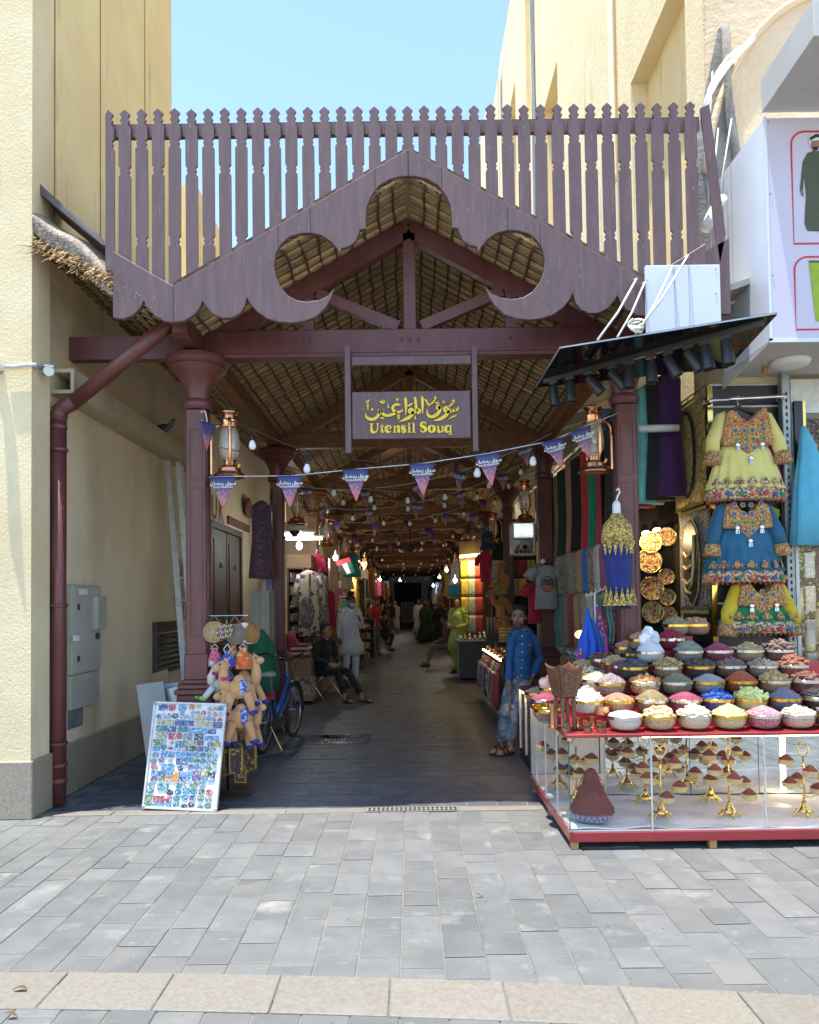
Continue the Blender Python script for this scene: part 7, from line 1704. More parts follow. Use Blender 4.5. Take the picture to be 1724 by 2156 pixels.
p = P(1143,1183,10.25); tag(M().lathe([(.035,0),(.04,.02),(.02,.05)], p, 14, rot=Matrix.Rotation(rad(90),3,'X')).build('wall_socket', m_white), 'small round white fitting on the right second column', 'fitting')
# ---------------------------------------------------------------- left wall details
DX = -2.945
dr_ = thing('wooden_door', 'dark wooden double door in the left alley wall', 'door', (DX,12,0))
m_door = mat('dark_door_wood', (.085,.045,.025), (.05,.026,.015), rough=.6, scale=4, stretch=(3,3,.5), bump=.3)
for a_, b_ in ((11.1,12.0),(12.04,12.95)):
    l_ = M().box(DX,DX+.05,a_,b_,.05,2.75).build('door_leaf', m_door, dr_)
    for z0_, z1_ in ((.2,1.15),(1.25,2.6)): 
        M().box(DX+.051,DX+.065,a_+.12,b_-.12,z0_,z1_).build('panel', m_door, l_)
    M().tube([(DX+.07,(a_+b_)/2,2.25),(DX+.09,(a_+b_)/2+.05,2.18),(DX+.07,(a_+b_)/2-.05,2.18)], .008, 5, close=True).build('knocker', m_black, l_)
M().box(DX,DX+.08,11.0,11.09,0,2.86).build('frame', m_door, dr_); M().box(DX,DX+.08,12.96,13.06,0,2.86).build('frame', m_door, dr_); M().box(DX,DX+.08,11.09,12.96,2.76,2.86).build('frame', m_door, dr_)
m_paint = mat('painted_brown_script', (.14,.05,.03), (.22,.10,.06), rough=.9)
txt = thing('wall_lettering', 'faded brown painted lettering SOUK on the left alley wall', 'lettering', (DX,11.5,3))
for k, ch_ in enumerate('SOUK'):
    me = text_mesh(ch_, .50); me.materials.append(m_paint); o = bpy.data.objects.new('letter', me); COL.objects.link(o); o.parent = txt; o.location = (-.003, -.85+k*.42, -.08); o.rotation_euler = (rad(90),0,rad(90))
tag(M().lathe([(.17,0),(.19,.02),(.15,.03),(0,.02)], P(522,1070,0.001+13.6), 20, rot=Matrix.Rotation(rad(90),3,'Y'), sy=1.5).build('oval_plaque', m_paint, smooth=True), 'brown oval plaque on the left alley wall', 'plaque')
bp_ = P(505,1100,13.3); tag(M().box(DX,DX+.03,12.3,13.9,2.93,3.06).build('sign_plank', m_paint), 'brown plank sign over the wooden door', 'sign')
p = P(446,1170,9.2); robe('work_jacket', 'pale beige jacket hanging on the left alley wall', 'jacket', -2.72, 9.6, 1.45, 2.22, .16, .08, cloth((.36,.31,.24)), rz=rad(60), sleeve=(.08,.45))
p = P(553,1060,9.8); robe('kaftan', 'dark purple patterned kaftan hanging by the second left column', 'kaftan', P(550,1100,10.0).x, 10.0, 1.95, 2.98, .14, .09, pattern('dark_purple_print', [(.05,.02,.06),(.08,.03,.08),(.12,.06,.10),(.03,.015,.04)], 40, (.12,.07,.1), .03), rz=.6)
for k in range(5): 
    p = P(558+k*3,1200-8*(k%2),10.25); tag(M().box(p.x-.04,p.x+.02,10.2+.03*k,10.21+.03*k,p.z-.35,p.z+.45).build('hanging_scarf', [cloth((.5,.45,.45)),cloth((.25,.2,.4)),cloth((.45,.2,.25)),cloth((.3,.35,.5)),cloth((.5,.5,.5))][k]), 'folded pale scarf by the second left column, %s of five' % ordn(k), 'scarf', 'scarves by the second left column')
# ---------------------------------------------------------------- left stalls
def boxpx(name, label, cat, x0, y0, x1, y1, Y, d, m, group=None, parent=None):
    a, b = P(x0,y0,Y), P(x1,y1,Y); o = M().box(a.x,b.x,Y,Y+d,b.z,a.z).build(name, m, parent)
    return tag(o, label, cat, group) if label else o
cb_ = thing('carton_stack', 'stack of brown cartons on a pallet by the seated man', 'cartons', P(632,1475,12.4))
boxpx('carton', None, None, 610,1386,655,1425,12.4,.5,m_card,None,cb_); boxpx('carton', None, None, 608,1426,656,1468,12.35,.55,pattern('woven_beige_cloth',[(.42,.33,.22),(.36,.27,.18),(.46,.37,.26),(.2,.12,.08)],20,None),None,cb_); boxpx('pallet', None, None, 606,1469,658,1476,12.3,.6,m_woodlight,None,cb_)
for k, (c_, y_) in enumerate([((.30,.02,.04),1384),((.55,.5,.48),1379),((.32,.02,.05),1373),((.5,.45,.42),1368),((.34,.03,.05),1362)]):
    a, b = P(606+3*(k%2),y_-5,12.35), P(652-4*(k%3),y_,12.35); mm = M().box(a.x,b.x,12.35,12.8,b.z,a.z); o = bevel(mm.build('folded_cloth', cloth(c_)), .012, 2); tag(o, 'folded %s cloth on the cartons, %s from the bottom' % ('red' if c_[0] > c_[2]*4 else 'white', ordn(k)), 'folded cloth', 'folded cloths on the cartons')
tag(bevel(M().ell(P(612,1350,12.5), .10,.14,.17, 14, 10).build('cloth_bundle', cloth((.36,.03,.05)), smooth=True), .001), 'red and white cloth bundle above the folded cloths', 'bundle')
# stall shelves on the left: back racks with stacked folded goods
def rack(label, x0, x1, y, z0, z1, nshelf, seed, m_side=m_door, depth=.4, facing='y', lit=None, ncol=6):
    t_ = thing('goods_rack', label, 'shelf', ((x0+x1)/2,y,z0)); R2_ = random.Random(seed)
    M().box(x0,x1,y+depth-.02,y+depth,z0,z1).build('back', m_side, t_)
    for x_ in (x0,x1-.03): M().box(x_,x_+.03,y,y+depth-.021,z0,z1).build('side', m_side, t_)
    for k in range(nshelf+1): M().box(x0+.031,x1-.031,y,y+depth-.021,z0+(z1-z0-.03)*k/nshelf,z0+(z1-z0-.03)*k/nshelf+.025).build('shelf_board', m_side, t_)
    for k in range(nshelf):
        zb = z0+(z1-z0-.03)*k/nshelf+.026; H = (z1-z0)/nshelf-.08; x_ = x0+.05
        while x_ < x1-.12:
            w_ = R2_.uniform(.07,.16)*(x1-x0)/.9*6/ncol; w_ = min(w_, x1-.05-x_); h_ = H*R2_.uniform(.6,1)
            c_ = PAL[R2_.randrange(len(PAL))]; o = M().box(x_,x_+w_-.008,y+.03,y+depth*.8,zb,zb+h_).build('packed_goods', R2_.choice([cloth(c_),m_goods,m_goods2]), t_); x_ += w_
    return t_
rack('stall shelf of folded textiles behind the second left column', P(604,1200,13.2).x, P(640,1200,13.2).x, 13.2, .85, 2.25, 6, 3)
boxpx('shelf_top', 'ochre carton row above the left textile shelf', 'cartons', 604,1168,655,1196,13.4,.5,m_card)
rack('lit shelf of boxed gifts on the left between the timber columns', P(744,1230,21.5).x, P(768,1230,21.5).x, 21.5, .9, 2.3, 5, 8, m_woodlight)
rack('back shelf of souvenirs on the left beyond the red dress', -2.3, -1.75, 16.4, .4, 2.6, 7, 12)
rack('low shelf of tins by the man in white', P(765,1300,18).x-.1, P(775,1300,18).x+.15, 18.0, .3, 1.25, 4, 15)
robe('kaftan', 'beige kaftan with navy print hanging at the left stall', 'kaftan', P(650,1250,12.9).x, 12.9, P(0,1348,12.9).z, P(0,1209,12.9).z, .20, .07, m_kaftan, folds=(6,.05), flare=1.0, sleeve=(.10,.5), trim=m_navyprint)
kt = P(646,1290,12.8); tag(M().lathe([(.13,0),(.12,.006),(.0,.008)], kt, 18, sy=2.1, rot=Matrix.Rotation(rad(90),3,'X')).build('kaftan_medallion', m_navyprint), 'navy printed diamond on the beige kaftan front', 'print')
robe('kaftan', 'navy patterned kaftan behind the beige one', 'kaftan', P(672,1290,13.4).x, 13.4, P(0,1350,13.4).z, P(0,1215,13.4).z, .17, .07, m_navyprint)
robe('dress', 'red dress hanging on the third left column', 'dress', P(666,1200,13.9).x, 13.9, P(0,1240,13.9).z, P(0,1174,13.9).z, .14, .07, cloth((.50,.02,.06)), sleeve=(.07,.25), flare=.8)
robe('trousers', 'magenta trousers hanging at the left stall', 'trousers', P(694,1290,15.2).x, 15.2, P(0,1330,15.2).z, P(0,1252,15.2).z, .12, .06, cloth((.42,.01,.10)))
robe('scarf', 'yellow scarf hanging beside the kaftans', 'scarf', P(681,1300,14.6).x, 14.6, P(0,1335,14.6).z, P(0,1275,14.6).z, .05, .03, cloth((.55,.36,.02)))
# flag with red hoist and green, white, black stripes
uf = thing('national_flag', 'red, green, white and black flag tilted on the left column', 'flag', P(730,1192,17))
def fq_(px, py): q = P(px,py,17); return (q.x,q.z)
corn = [(706,1183),(735,1173),(748,1204),(722,1212)]    # hoist runs along the top edge
def uv(u, v): 
    a = [corn[0][i]+(corn[1][i]-corn[0][i])*u for i in (0,1)]; b = [corn[3][i]+(corn[2][i]-corn[3][i])*u for i in (0,1)]
    return fq_(a[0]+(b[0]-a[0])*v, a[1]+(b[1]-a[1])*v)
for nm, u0, u1, v0, v1, c_ in (('red_band',0,1,0,.30,(.5,.02,.03)),('black_stripe',0,.33,.3,1,(.012,.012,.014)),('white_stripe',.33,.66,.3,1,(.6,.58,.55)),('green_stripe',.66,1,.3,1,(.01,.13,.05))):
    M().prism([uv(u0,v0),uv(u1,v0),uv(u1,v1),uv(u0,v1)], 17, 17.01).build(nm, cloth(c_), uf)
# ---------------------------------------------------------------- right stalls: gowns on the long rail
tag(M().tube([P(1338,836,6.95), (xa+2.12,11.6,3.50)], .014, 8).build('clothes_rail', m_steel), 'long steel rail of gowns along the right stalls', 'rail')
gowns = [(1300,(.02,.015,.012),2.0,'black gown with gold neckline, nearest on the long rail'),(1275,(.42,.02,.05),1.80,'coral red gown, second on the long rail'),(1258,(.01,.20,.10),1.78,'green gown between the two red ones'),(1242,(.48,.03,.04),1.80,'scarlet gown, fourth on the long rail'),(1223,(.010,.009,.011),1.9,'plain black gown, fifth on the long rail'),(1207,(.42,.19,.16),1.85,'dusty pink gown, sixth on the long rail'),(1193,(.012,.035,.022),2.0,'dark green black gown, seventh on the long rail'),(1181,(.38,.28,.13),2.0,'sandy beige gown, eighth on the long rail'),(1170,(.12,.01,.03),1.95,'maroon gown, ninth on the long rail'),(1161,(.012,.012,.016),1.9,'black gown at the far end of the long rail')]
for k, (x_, c_, z0_, lab) in enumerate(gowns):
    Y = 1600*2.10/(x_-CX); robe('gown', lab, 'gown', xa+2.12+.02*(k%2), Y, z0_, 3.40, .17, .055, cloth(c_), rz=rad(8+4*(k%3)), folds=(9,.16), group='gowns on the long right rail', flare=1.1, trim=(m_embro if k in (0,6,7) else None))
# rolled scarves on two rods
for lev, (zt_, zb_) in enumerate(((2.16,1.70),(1.66,1.0))):
    tag(M().tube([(xa+1.98,7.4,zt_),(xa+1.98,11.9,zt_)], .012, 8).build('scarf_rod', m_steel), '%s rod of hanging scarves along the right stalls' % ('upper' if lev == 0 else 'lower'), 'rod')
    for j in range(17):
        Y = 7.5+j*.26; c_ = [(.42,.32,.18),(.40,.28,.13),(.28,.05,.05),(.05,.22,.20),(.5,.46,.4),(.45,.25,.10),(.16,.20,.12),(.35,.06,.15),(.03,.14,.40),(.30,.22,.20)][(j*7+lev*3)%10]
        m__ = m_paisley if (j+lev)%3 == 0 else cloth(c_)
        rings = [(zt_+.03,.05,.115),(zt_-.02,.075,.125),((zt_+zb_)/2,.07,.12),(zb_+.02,.065,.115),(zb_,.055,.11)]
        o = M().tub(rings, (xa+1.98+rr(-.015,.015),Y,0), 16, (5,.12,rr(0,6))).build('hanging_scarf', m__, smooth=True)
        tag(o, 'scarf hanging on the %s right rod, %s from the front' % ('upper' if lev == 0 else 'lower', ordn(j)), 'scarf', 'scarves on the right rods')
# t-shirts on the second column
def tshirt(label, x_, y_, Y, w, h, m, rz=0):
    p = P(x_,y_,Y); t_ = thing('t_shirt', label, 't-shirt', p)
    R_ = Matrix.Rotation(rz,3,'Z')
    def put(mm): mm.v = [tuple(R_@V(v)+p) for v in mm.v]; return mm
    put(M().tub([(-h,w*.52,.05),(-h*.98,w*.53,.06),(-h*.5,w*.47,.06),(-h*.25,w*.47,.065),(-h*.08,w*.5,.05),(-h*.03,w*.36,.04),(0,w*.20,.03)], (0,0,0), 30, (7,.03,1))).build('body', m, t_, smooth=True)
    for s in (-1,1): put(M().tube([(s*w*.38,0,-h*.10),(s*w*.62,0,-h*.17),(s*w*.80,0,-h*.30)], [.065,.075,.078], 14)).build('sleeve', m, t_, smooth=True)
    put(M().tube([(math.cos(a)*w*.19,-.032+.0*math.sin(a),-h*.02+math.sin(a)*h*.055) for a in [math.pi+k*math.pi/8 for k in range(9)]], .008, 6)).build('collar', m, t_)
    mm = M(); mm.tube([(-w*.3,0,-h*.03),(0,0,h*.03),(w*.3,0,-h*.03)], .014, 6); mm.tube([(0,0,h*.03),(0,0,h*.09),(.02,0,h*.12),(.035,0,h*.10)], .005, 5); put(mm).build('hanger', m_black, t_)
    return t_, put
c_gr = cloth((.27,.265,.26))
ts, put = tshirt('grey t-shirt with an orange and black oval print on the second right column', 1149,1190,10.0,.30,.58,c_gr)
m_prk, m_pro = mat('black_print',(.03,.03,.03)), mat('orange_print',(.50,.12,.03))
def pr_(mm, nm, m): put(mm).build(nm, m, ts)
pr_(M().add([(math.cos(a)*q*.085,-.080-o,math.sin(a)*q*.105-.25) for (q,o) in ((1,0),(.9,.001)) for a in [k*math.pi/12 for k in range(24)]], [(k,(k+1)%24,24+(k+1)%24,24+k) for k in range(24)]), 'print_ring', m_prk)
for k in range(5): 
    w_ = .075*math.sqrt(max(0,1-((k-2)/2.6)**2)); pr_(M().box(-w_,w_,-.084,-.080,-.335+k*.020,-.325+k*.020), 'print_stripe', m_pro)
for k in range(9): 
    x_ = -.056+k*.014; pr_(M().box(x_,x_+.009,-.084,-.080,-.225,-.205+.03*abs(math.sin(k*2.3))), 'print_tower', m_prk)
me = text_mesh('DUBAI', .052); me.materials.append(m_prk); o = bpy.data.objects.new('lettering', me); COL.objects.link(o); o.parent = ts; o.location = (0,-.084,-.262); o.rotation_euler = (rad(90),0,0)
tshirt('red t-shirt with yellow print behind the grey one', 1128,1226,10.35,.26,.56,cloth((.42,.01,.03)), .5)
robe('dress', 'pink red dress hanging before the lit fabric panel', 'dress', P(1021,1200,15.5).x, 15.5, P(0,1238,15.5).z, P(0,1172,15.5).z, .13, .07, cloth((.46,.015,.07)), sleeve=(.08,.22), flare=.8)
# toy camels hung in a string
m_plushb = mat('brown_orange_plush', (.36,.15,.03), (.28,.11,.02), rough=.95, scale=20, sheen=.4)
cmb = camel('brown orange toy camel, top of the hanging string on the right', P(1058,1224,12.6), 1.05, m_plushb, cloth((.10,.05,.02)), m_plushb, (0,.5,.2), 'toy camels hung on the right')
tcb = tree(cmb)
for k, (x_, y_, ry_, lab) in enumerate(((1058,1270,-.3,'middle of the hanging string on the right'),(1060,1306,.2,'bottom of the hanging string on the right'))):
    c2_ = dup(tcb, P(x_,y_,12.5), 'brown orange toy camel, '+lab); c2_.rotation_euler = (0,ry_,.2+k)
# white glazed shelf, fabric panels
gs = thing('white_shelf_unit', 'bright white shelf unit with metalware on the right behind the second column', 'shelf', P(1105,1168,13.2))
a, b = P(1078,1100,13.2), P(1127,1168,13.2)
m_bright = mat('emissive_white_panel', (.75,.78,.80), emis=((.80,.90,1.0),.02))  # panel surface has a faint emission of its own
M().box(a.x,b.x,13.55,13.57,b.z,a.z).build('back', m_bright, gs)
for z_ in (b.z,b.z+.28,a.z-.02): M().box(a.x,b.x,13.2,13.54,z_,z_+.025).build('shelf_board', m_white, gs)
for x_ in (a.x,b.x-.03): M().box(x_,x_+.03,13.19,13.54,b.z-.001,a.z+.006).build('side', m_white, gs)
for k in range(9): M().lathe([(.02,0),(.03,.03),(.012,.06),(.015,.09+.04*(k%3))], (a.x+.06+k*.036,13.35,b.z+.026), 8).build('metalware', m_iron if k%2 else m_copper, gs, smooth=True)
def panelgrid(label, x0, y0, x1, y1, Y, cols, lit, nrow, ncol, seed):
    t_ = thing('fabric_display', label, 'fabric display', P((x0+x1)/2,y1,Y)); a, b = P(x0,y0,Y), P(x1,y1,Y); k = 0
    for r_ in range(nrow):
        for c_ in range(ncol):
            xx0 = a.x+(b.x-a.x)*c_/ncol; xx1 = a.x+(b.x-a.x)*(c_+1)/ncol-.006; zz0 = b.z+(a.z-b.z)*(nrow-1-r_)/nrow; zz1 = b.z+(a.z-b.z)*(nrow-r_)/nrow-.02
            def fn(u, v): return (xx0+(xx1-xx0)*u, Y-.02*math.sin(v*2.6)-.006*math.sin(u*12), zz0+(zz1-zz0)*v)
            o = M().grid(fn, 6, 6).build('fabric_panel', cols[(k*5+r_)%len(cols)], t_, smooth=True); sm = o.modifiers.new('thick','SOLIDIFY'); sm.thickness = .02; k += 1
    return t_
pf = lambda n, c, s=60: pattern('lit_fabric_'+n, [c, tuple(q*.55 for q in c), tuple(min(.7,q*1.3) for q in c), c], s, None)
FAB = [pf('gold',(.50,.34,.05)),pf('orange',(.55,.22,.03)),pf('red',(.36,.03,.03)),pf('green',(.28,.30,.08)),pf('maroon',(.26,.02,.04)),pf('silver',(.34,.36,.32)),pf('olive',(.26,.21,.07)),pf('blue',(.03,.08,.16))]
panelgrid('golden lit grid of fabric panels on the right of the alley', 969,1179,1018,1332,17.3, FAB, True, 4, 3, 1)
panelgrid('dim grid of fabric panels behind the second right column', 1036,1178,1128,1254,14.6, [FAB[5],FAB[6],FAB[3],FAB[4],cloth((.10,.06,.06)),FAB[0]], False, 2, 5, 2)
tag(M().box(P(1036,1200,14.62).x,P(1130,1200,14.62).x,14.62,14.66,0,3.2).build('stall_partition', m_dark), 'dark back board of the right stall behind the fabric grid', 'back board')
tag(M().box(P(969,1200,17.32).x-.02,P(1018,1200,17.32).x+.02,17.36,17.40,0,3.0).build('stall_partition', m_door), 'wooden back board of the golden fabric stall', 'back board')
ls = thing('strip_light', 'yellow strip light over the golden fabric panels', 'lamp', P(994,1172,17.1)); a, b = P(968,1172,17.1), P(1018,1167,17.1)
M().bar(a,b,.06,.05).build('tube', m_lamp_yellow, ls)
robe('cloth', 'navy cloth with white stitching hanging over the right stall', 'cloth', P(1026,1150,14.2).x, 14.2, P(0,1172,14.2).z, P(0,1130,14.2).z, .12, .06, cloth((.01,.03,.09)))
# counters and bags on the right
bc = thing('bag_counter', 'right hand counter with a lit edge and bags hanging in front', 'counter', (1.5,11.7,0))
M().box(1.28,1.80,10.45,13.0,0,.78).build('body', m_dark, bc); M().box(1.24,1.82,10.43,13.02,.781,.81).build('top', m_door, bc); M().box(1.232,1.24,10.45,13.0,.79,.812).build('led_edge', m_lamp_warm, bc)
for k in range(16):
    Y = 10.5+k*.16; w_ = rr(.06,.085); zt_ = .72; c_ = PAL[(k*5)%len(PAL)]; mt_ = [cloth(c_), m_paisley, m_goods, cloth(tuple(q*.6 for q in c_))][k%4]; L = rr(.28,.48)
    t_ = thing('cloth_bag', 'cloth shoulder bag on the right counter front, %s from the near end' % ordn(k), 'bag', (1.18,Y,zt_-L-.1), 'cloth bags on the right counter')
    M().tub([(zt_-.12-L,.05,w_*.9),(zt_-.1-L*.7,.06,w_),(zt_-.15,.04,w_*.8),(zt_-.10,.03,w_*.7)], (1.17,Y,0), 14, (4,.1,k)).build('bag', mt_, t_, smooth=True)
    M().tube([(1.17,Y-w_*.5,zt_-.12),(1.22,Y,zt_+.02),(1.17,Y+w_*.5,zt_-.12)], .006, 4).build('strap', mt_, t_)
for k in range(22):
    x_, y_ = 1.30+.11*(k%4)+rr(-.02,.02), 10.6+.4*(k//4)+rr(-.05,.05); h_ = rr(.04,.12)
    tag(M().lathe([(.05,0),(.06,.02),(.055,h_),(.03,h_+.01)], (x_,y_,.811), 10).build('trinket_box', [m_copper,m_gold,m_goods2,m_wood][k%4], smooth=True), '%s trinket on the right counter, %s along in file %s from the alley' % (['copper','gold','patterned','wooden'][k%4], ordn(k//4), ordn(k%4)), 'trinket', 'trinkets on the right counter')
tt_ = thing('grey_table', 'grey cloth covered table of brassware beside the man in green', 'table', (1.3,15.8,0))
a = P(966,1350,15.7); b = P(1022,1350,15.7)
M().box(a.x,b.x,15.7,16.5,.05,.80).build('cloth_cover', cloth((.10,.095,.10)), tt_); M().box(a.x-.02,b.x+.02,15.68,16.52,.80,.82).build('top', m_galv, tt_)
for k in range(12):
    x_, y_ = a.x+.05+.1*(k%6), 15.78+.25*(k//6); h_ = rr(.10,.24)
    t_ = thing('brass_pot', 'brass vessel on the grey table, %s from left in the %s row' % (ordn(k%6), 'front' if k < 6 else 'back'), 'vessel', (x_,y_,.82), 'brassware on the grey table')
    M().lathe([(.025,0),(.035,.01),(.04,h_*.35),(.02,h_*.6),(.028,h_*.8),(.012,h_*.9),(0,h_)], (x_,y_,.82), 12).build('body', m_gold if k%2 else m_chrome, t_, smooth=True)
    M().tube([(x_+.03,y_,.82+h_*.3),(x_+.06,y_,.82+h_*.5),(x_+.03,y_,.82+h_*.75)], .005, 5).build('handle', m_chrome, t_)
nr_ = thing('necklace_rack', 'black rack of necklaces beside the hanging camels', 'rack', P(1038,1345,13.4)); a, b = P(1023,1297,13.4), P(1053,1345,13.4)
M().box(a.x,b.x,13.45,13.5,.0,a.z).build('panel', m_black, nr_)
for k in range(8): M().tube([(a.x+.02+k*.03,13.42,a.z-.02),(a.x+.03+k*.03,13.40,b.z+.06),(a.x+.04+k*.03,13.42,a.z-.02)], .006, 4).build('necklace', m_slat if k%2 else m_goldlat, nr_)
for k in range(10):
    q = P(1072,1352-k*3.4,12.2); tag(M().lathe([(.14,0),(.16,.012),(.15,.02),(.10,.008),(0,.006)], (q.x,12.3,q.z), 18).build('woven_tray', m_strawt if k%2 else m_goldlat, smooth=True), 'golden woven tray, %s from the bottom of the stack' % ordn(k), 'tray', 'stacked woven trays')
q = P(1072,1352,12.2); tag(M().box(q.x-.2,q.x+.2,12.1,12.5,0,q.z).build('tray_stand', m_dark), 'dark stand under the stacked woven trays', 'stand')
# mosaic lamps and lamp table near the man in blue
lt = thing('lamp_table', 'dark table of mosaic table lamps behind the man in blue', 'table', (1.9,8.4,0)); M().box(1.5,2.25,8.0,9.6,.60,.64).build('top', m_slat, lt)
for (x_, y_) in ((1.53,8.03),(2.22,8.03),(1.53,9.57),(2.22,9.57)): M().box(x_-.02,x_+.02,y_-.02,y_+.02,0,.60).build('leg', m_dark, lt)
m_mos = pattern('mosaic_glass', [(.30,.34,.36),(.08,.14,.26),(.42,.42,.36),(.04,.06,.10),(.26,.18,.14)], 70, (.04,.035,.03), .06, rough=.15)
for k, (x_, y_, Y, r_, lit) in enumerate([(1222,1336,8.5,.065,1),(1216,1378,8.2,.095,0),(1247,1372,8.5,.075,0),(1262,1352,8.9,.08,0),(1236,1350,9.3,.07,0),(1195,1372,8.8,.07,0)]):
    p = P(x_,y_,Y); t_ = thing('mosaic_lamp', 'mosaic glass lamp on the dark table, '+['lit yellow one at the top','low blue one at the front','white one right of the blue','white patterned one by the scarves','small one at the back','dim one at the left'][k], 'lamp', p, 'mosaic lamps')
    M().ell(p, r_, r_, r_*.72, 18, 10).build('shade', m_mos if not lit else mat('lit_mosaic', (.6,.5,.25), (.3,.3,.2), scale=60, emis=((1,.72,.3),1.0), rough=.2), t_, smooth=True)
    M().lathe([(.02,r_*.7),(.03,r_*.8),(.012,r_*1.1)], p, 10).build('cap', m_copper, t_)
    mm = M(); mm.tube([p+V((0,0,r_*1.05)),p+V((r_*.7,.0,r_*1.7)),p+V((r_*1.5,0,r_*.8)),p+V((r_*1.4,0,-r_)),V((p.x+r_*1.0,p.y,.66))], .006, 6); mm.lathe([(.05,.64),(.04,.66),(.01,.68)], (p.x+r_,p.y,0), 12); mm.build('stand', m_iron, t_, smooth=True)
# shawl torso on the right front column
hx = P(1298,1080,6.22); ms = thing('shawl_torso', 'white hanging torso form draped in a navy shawl with gold border', 'mannequin', (hx.x,6.22,1.6))
zz = lambda y: P(1298,y,6.22).z
M().tub([(zz(1240),.085,.07),(zz(1180),.10,.08),(zz(1130),.115,.085),(zz(1105),.09,.07),(zz(1090),.035,.035),(zz(1062),.033,.033),(zz(1055),.02,.02)], (hx.x,6.22,0), 20).build('torso_form', m_white, ms, smooth=True)
M().tube([(hx.x,6.22,zz(1056)),(hx.x+.01,6.22,zz(1045)),(hx.x+.03,6.22,zz(1036)),(hx.x+.02,6.22,zz(1028)),(hx.x,6.22,zz(1033))], .008, 6).build('hook', m_white, ms, smooth=True)
c_navy = cloth((.012,.025,.16),(.008,.018,.12))
M().tub([(zz(1282),.07,.07,.03),(zz(1240),.10,.09,.01),(zz(1180),.115,.10),(zz(1130),.128,.10),(zz(1108),.11,.085),(zz(1090),.05,.05)], (hx.x,6.22,0), 36, (9,-.10,1)).build('shawl', c_navy, ms, smooth=True)
M().tub([(zz(1142),.132,.108),(zz(1125),.130,.105),(zz(1106),.113,.09),(zz(1088),.052,.055),(zz(1082),.045,.048)], (hx.x,6.215,0), 36, (9,.03,0)).build('gold_collar', m_goldthread, ms, smooth=True)
for k in range(7):
    a_ = rad(205+k*22); x_, y_ = hx.x+math.cos(a_)*.122, 6.22+math.sin(a_)*.10
    M().slab([(x_-.03,y_-.012,zz(1275)),(x_+.03,y_-.012,zz(1275)),(x_,y_-.012,zz(1275)+.15)], (0,.012,0)).build('gold_flame', m_goldthread, ms)
    M().slab([(x_-.025,y_-.010,zz(1140)),(x_+.025,y_-.010,zz(1140)),(x_,y_-.012,zz(1140)-.12)], (0,.012,0)).build('gold_flame', m_goldthread, ms)
# scarves on a hook stand beside the bowls
hs = thing('scarf_stand', 'white wire hook stand of scarves behind the bowls', 'stand', P(1255,1260,6.75)); a, b = P(1233,1256,6.75), P(1281,1236,6.75)
M().tube([a,b], .006, 6).build('bar', m_white, hs); M().tube([a.lerp(b,.4), V((a.lerp(b,.4).x,6.78,.84))], .010, 8).build('post', m_white, hs)
for k in range(6): q = a.lerp(b,k/5); M().tube([q,q+V((0,-.03,0)),q+V((0,-.03,.03))], .004, 5).build('hook', m_white, hs)
def tri_scarf(label, top, bl_, br2, Y, m):
    t, l, r = P(*top,Y), P(*bl_,Y), P(*br2,Y)
    def fn(u, v): e = l.lerp(r,u); p = t.lerp(e, v**.9); return (p.x+.012*math.sin(v*9+u*4)*v, Y-.10*math.sin(u*3.14)*v+.030*math.sin(u*17+v*2)*(.3+v), p.z-.03*math.sin(u*3.14)*v+.012*math.sin(u*11)*v)
    o = M().grid(fn, 20, 12).build('hanging_scarf', m, smooth=True); sm = o.modifiers.new('thick','SOLIDIFY'); sm.thickness = .012
    return tag(o, label, 'scarf', 'scarves on the hook stand')
m_blsc = pattern('royal_blue_weave', [(.01,.10,.55),(.012,.11,.50),(.01,.09,.58)], 120, None, stretch=(1,1,.2)); m_pksc = pattern('pink_paisley', [(.55,.02,.25),(.50,.02,.22),(.16,.10,.30),(.6,.35,.4)], 40, (.15,.05,.2), .05); m_gnsc = pattern('green_check_gauze', [(.10,.26,.18),(.16,.34,.25),(.06,.16,.11)], 50, (.03,.09,.06), .07)
tri_scarf('green checked gauze scarf behind the pink one', (1287,1262), (1270,1395), (1318,1392), 6.86, m_gnsc)
tri_scarf('dark olive scarf at the right of the hook stand', (1290,1270), (1300,1385), (1332,1378), 6.92, cloth((.06,.06,.03)))
for k, (x_, c_) in enumerate(((1262,(.03,.3,.2)),(1270,(.3,.03,.04)),(1277,(.05,.32,.30)),(1284,(.25,.2,.12)))): tri_scarf('narrow bundled scarf on the hook stand, %s from left' % ordn(k), (x_,1258+4*k), (x_-4,1345), (x_+8,1345), 6.80, cloth(c_))
tri_scarf('pink paisley scarf with orange edge on the hook stand', (1256,1270), (1258,1380), (1288,1358), 6.76, m_pksc)
tri_scarf('royal blue scarf with pink medallion, at the front of the hook stand', (1236,1280), (1212,1398), (1275,1372), 6.70, m_blsc)
q = P(1222,1382,6.61); tag(M().lathe([(.055,0),(.05,.006),(0,.008)], q, 18, sx=.62, sy=1.3, rot=Matrix.Rotation(rad(90),3,'X')@Matrix.Rotation(rad(15),3,'Y')).build('scarf_medallion', m_pksc), 'pink oval medallion on the royal blue scarf', 'print')
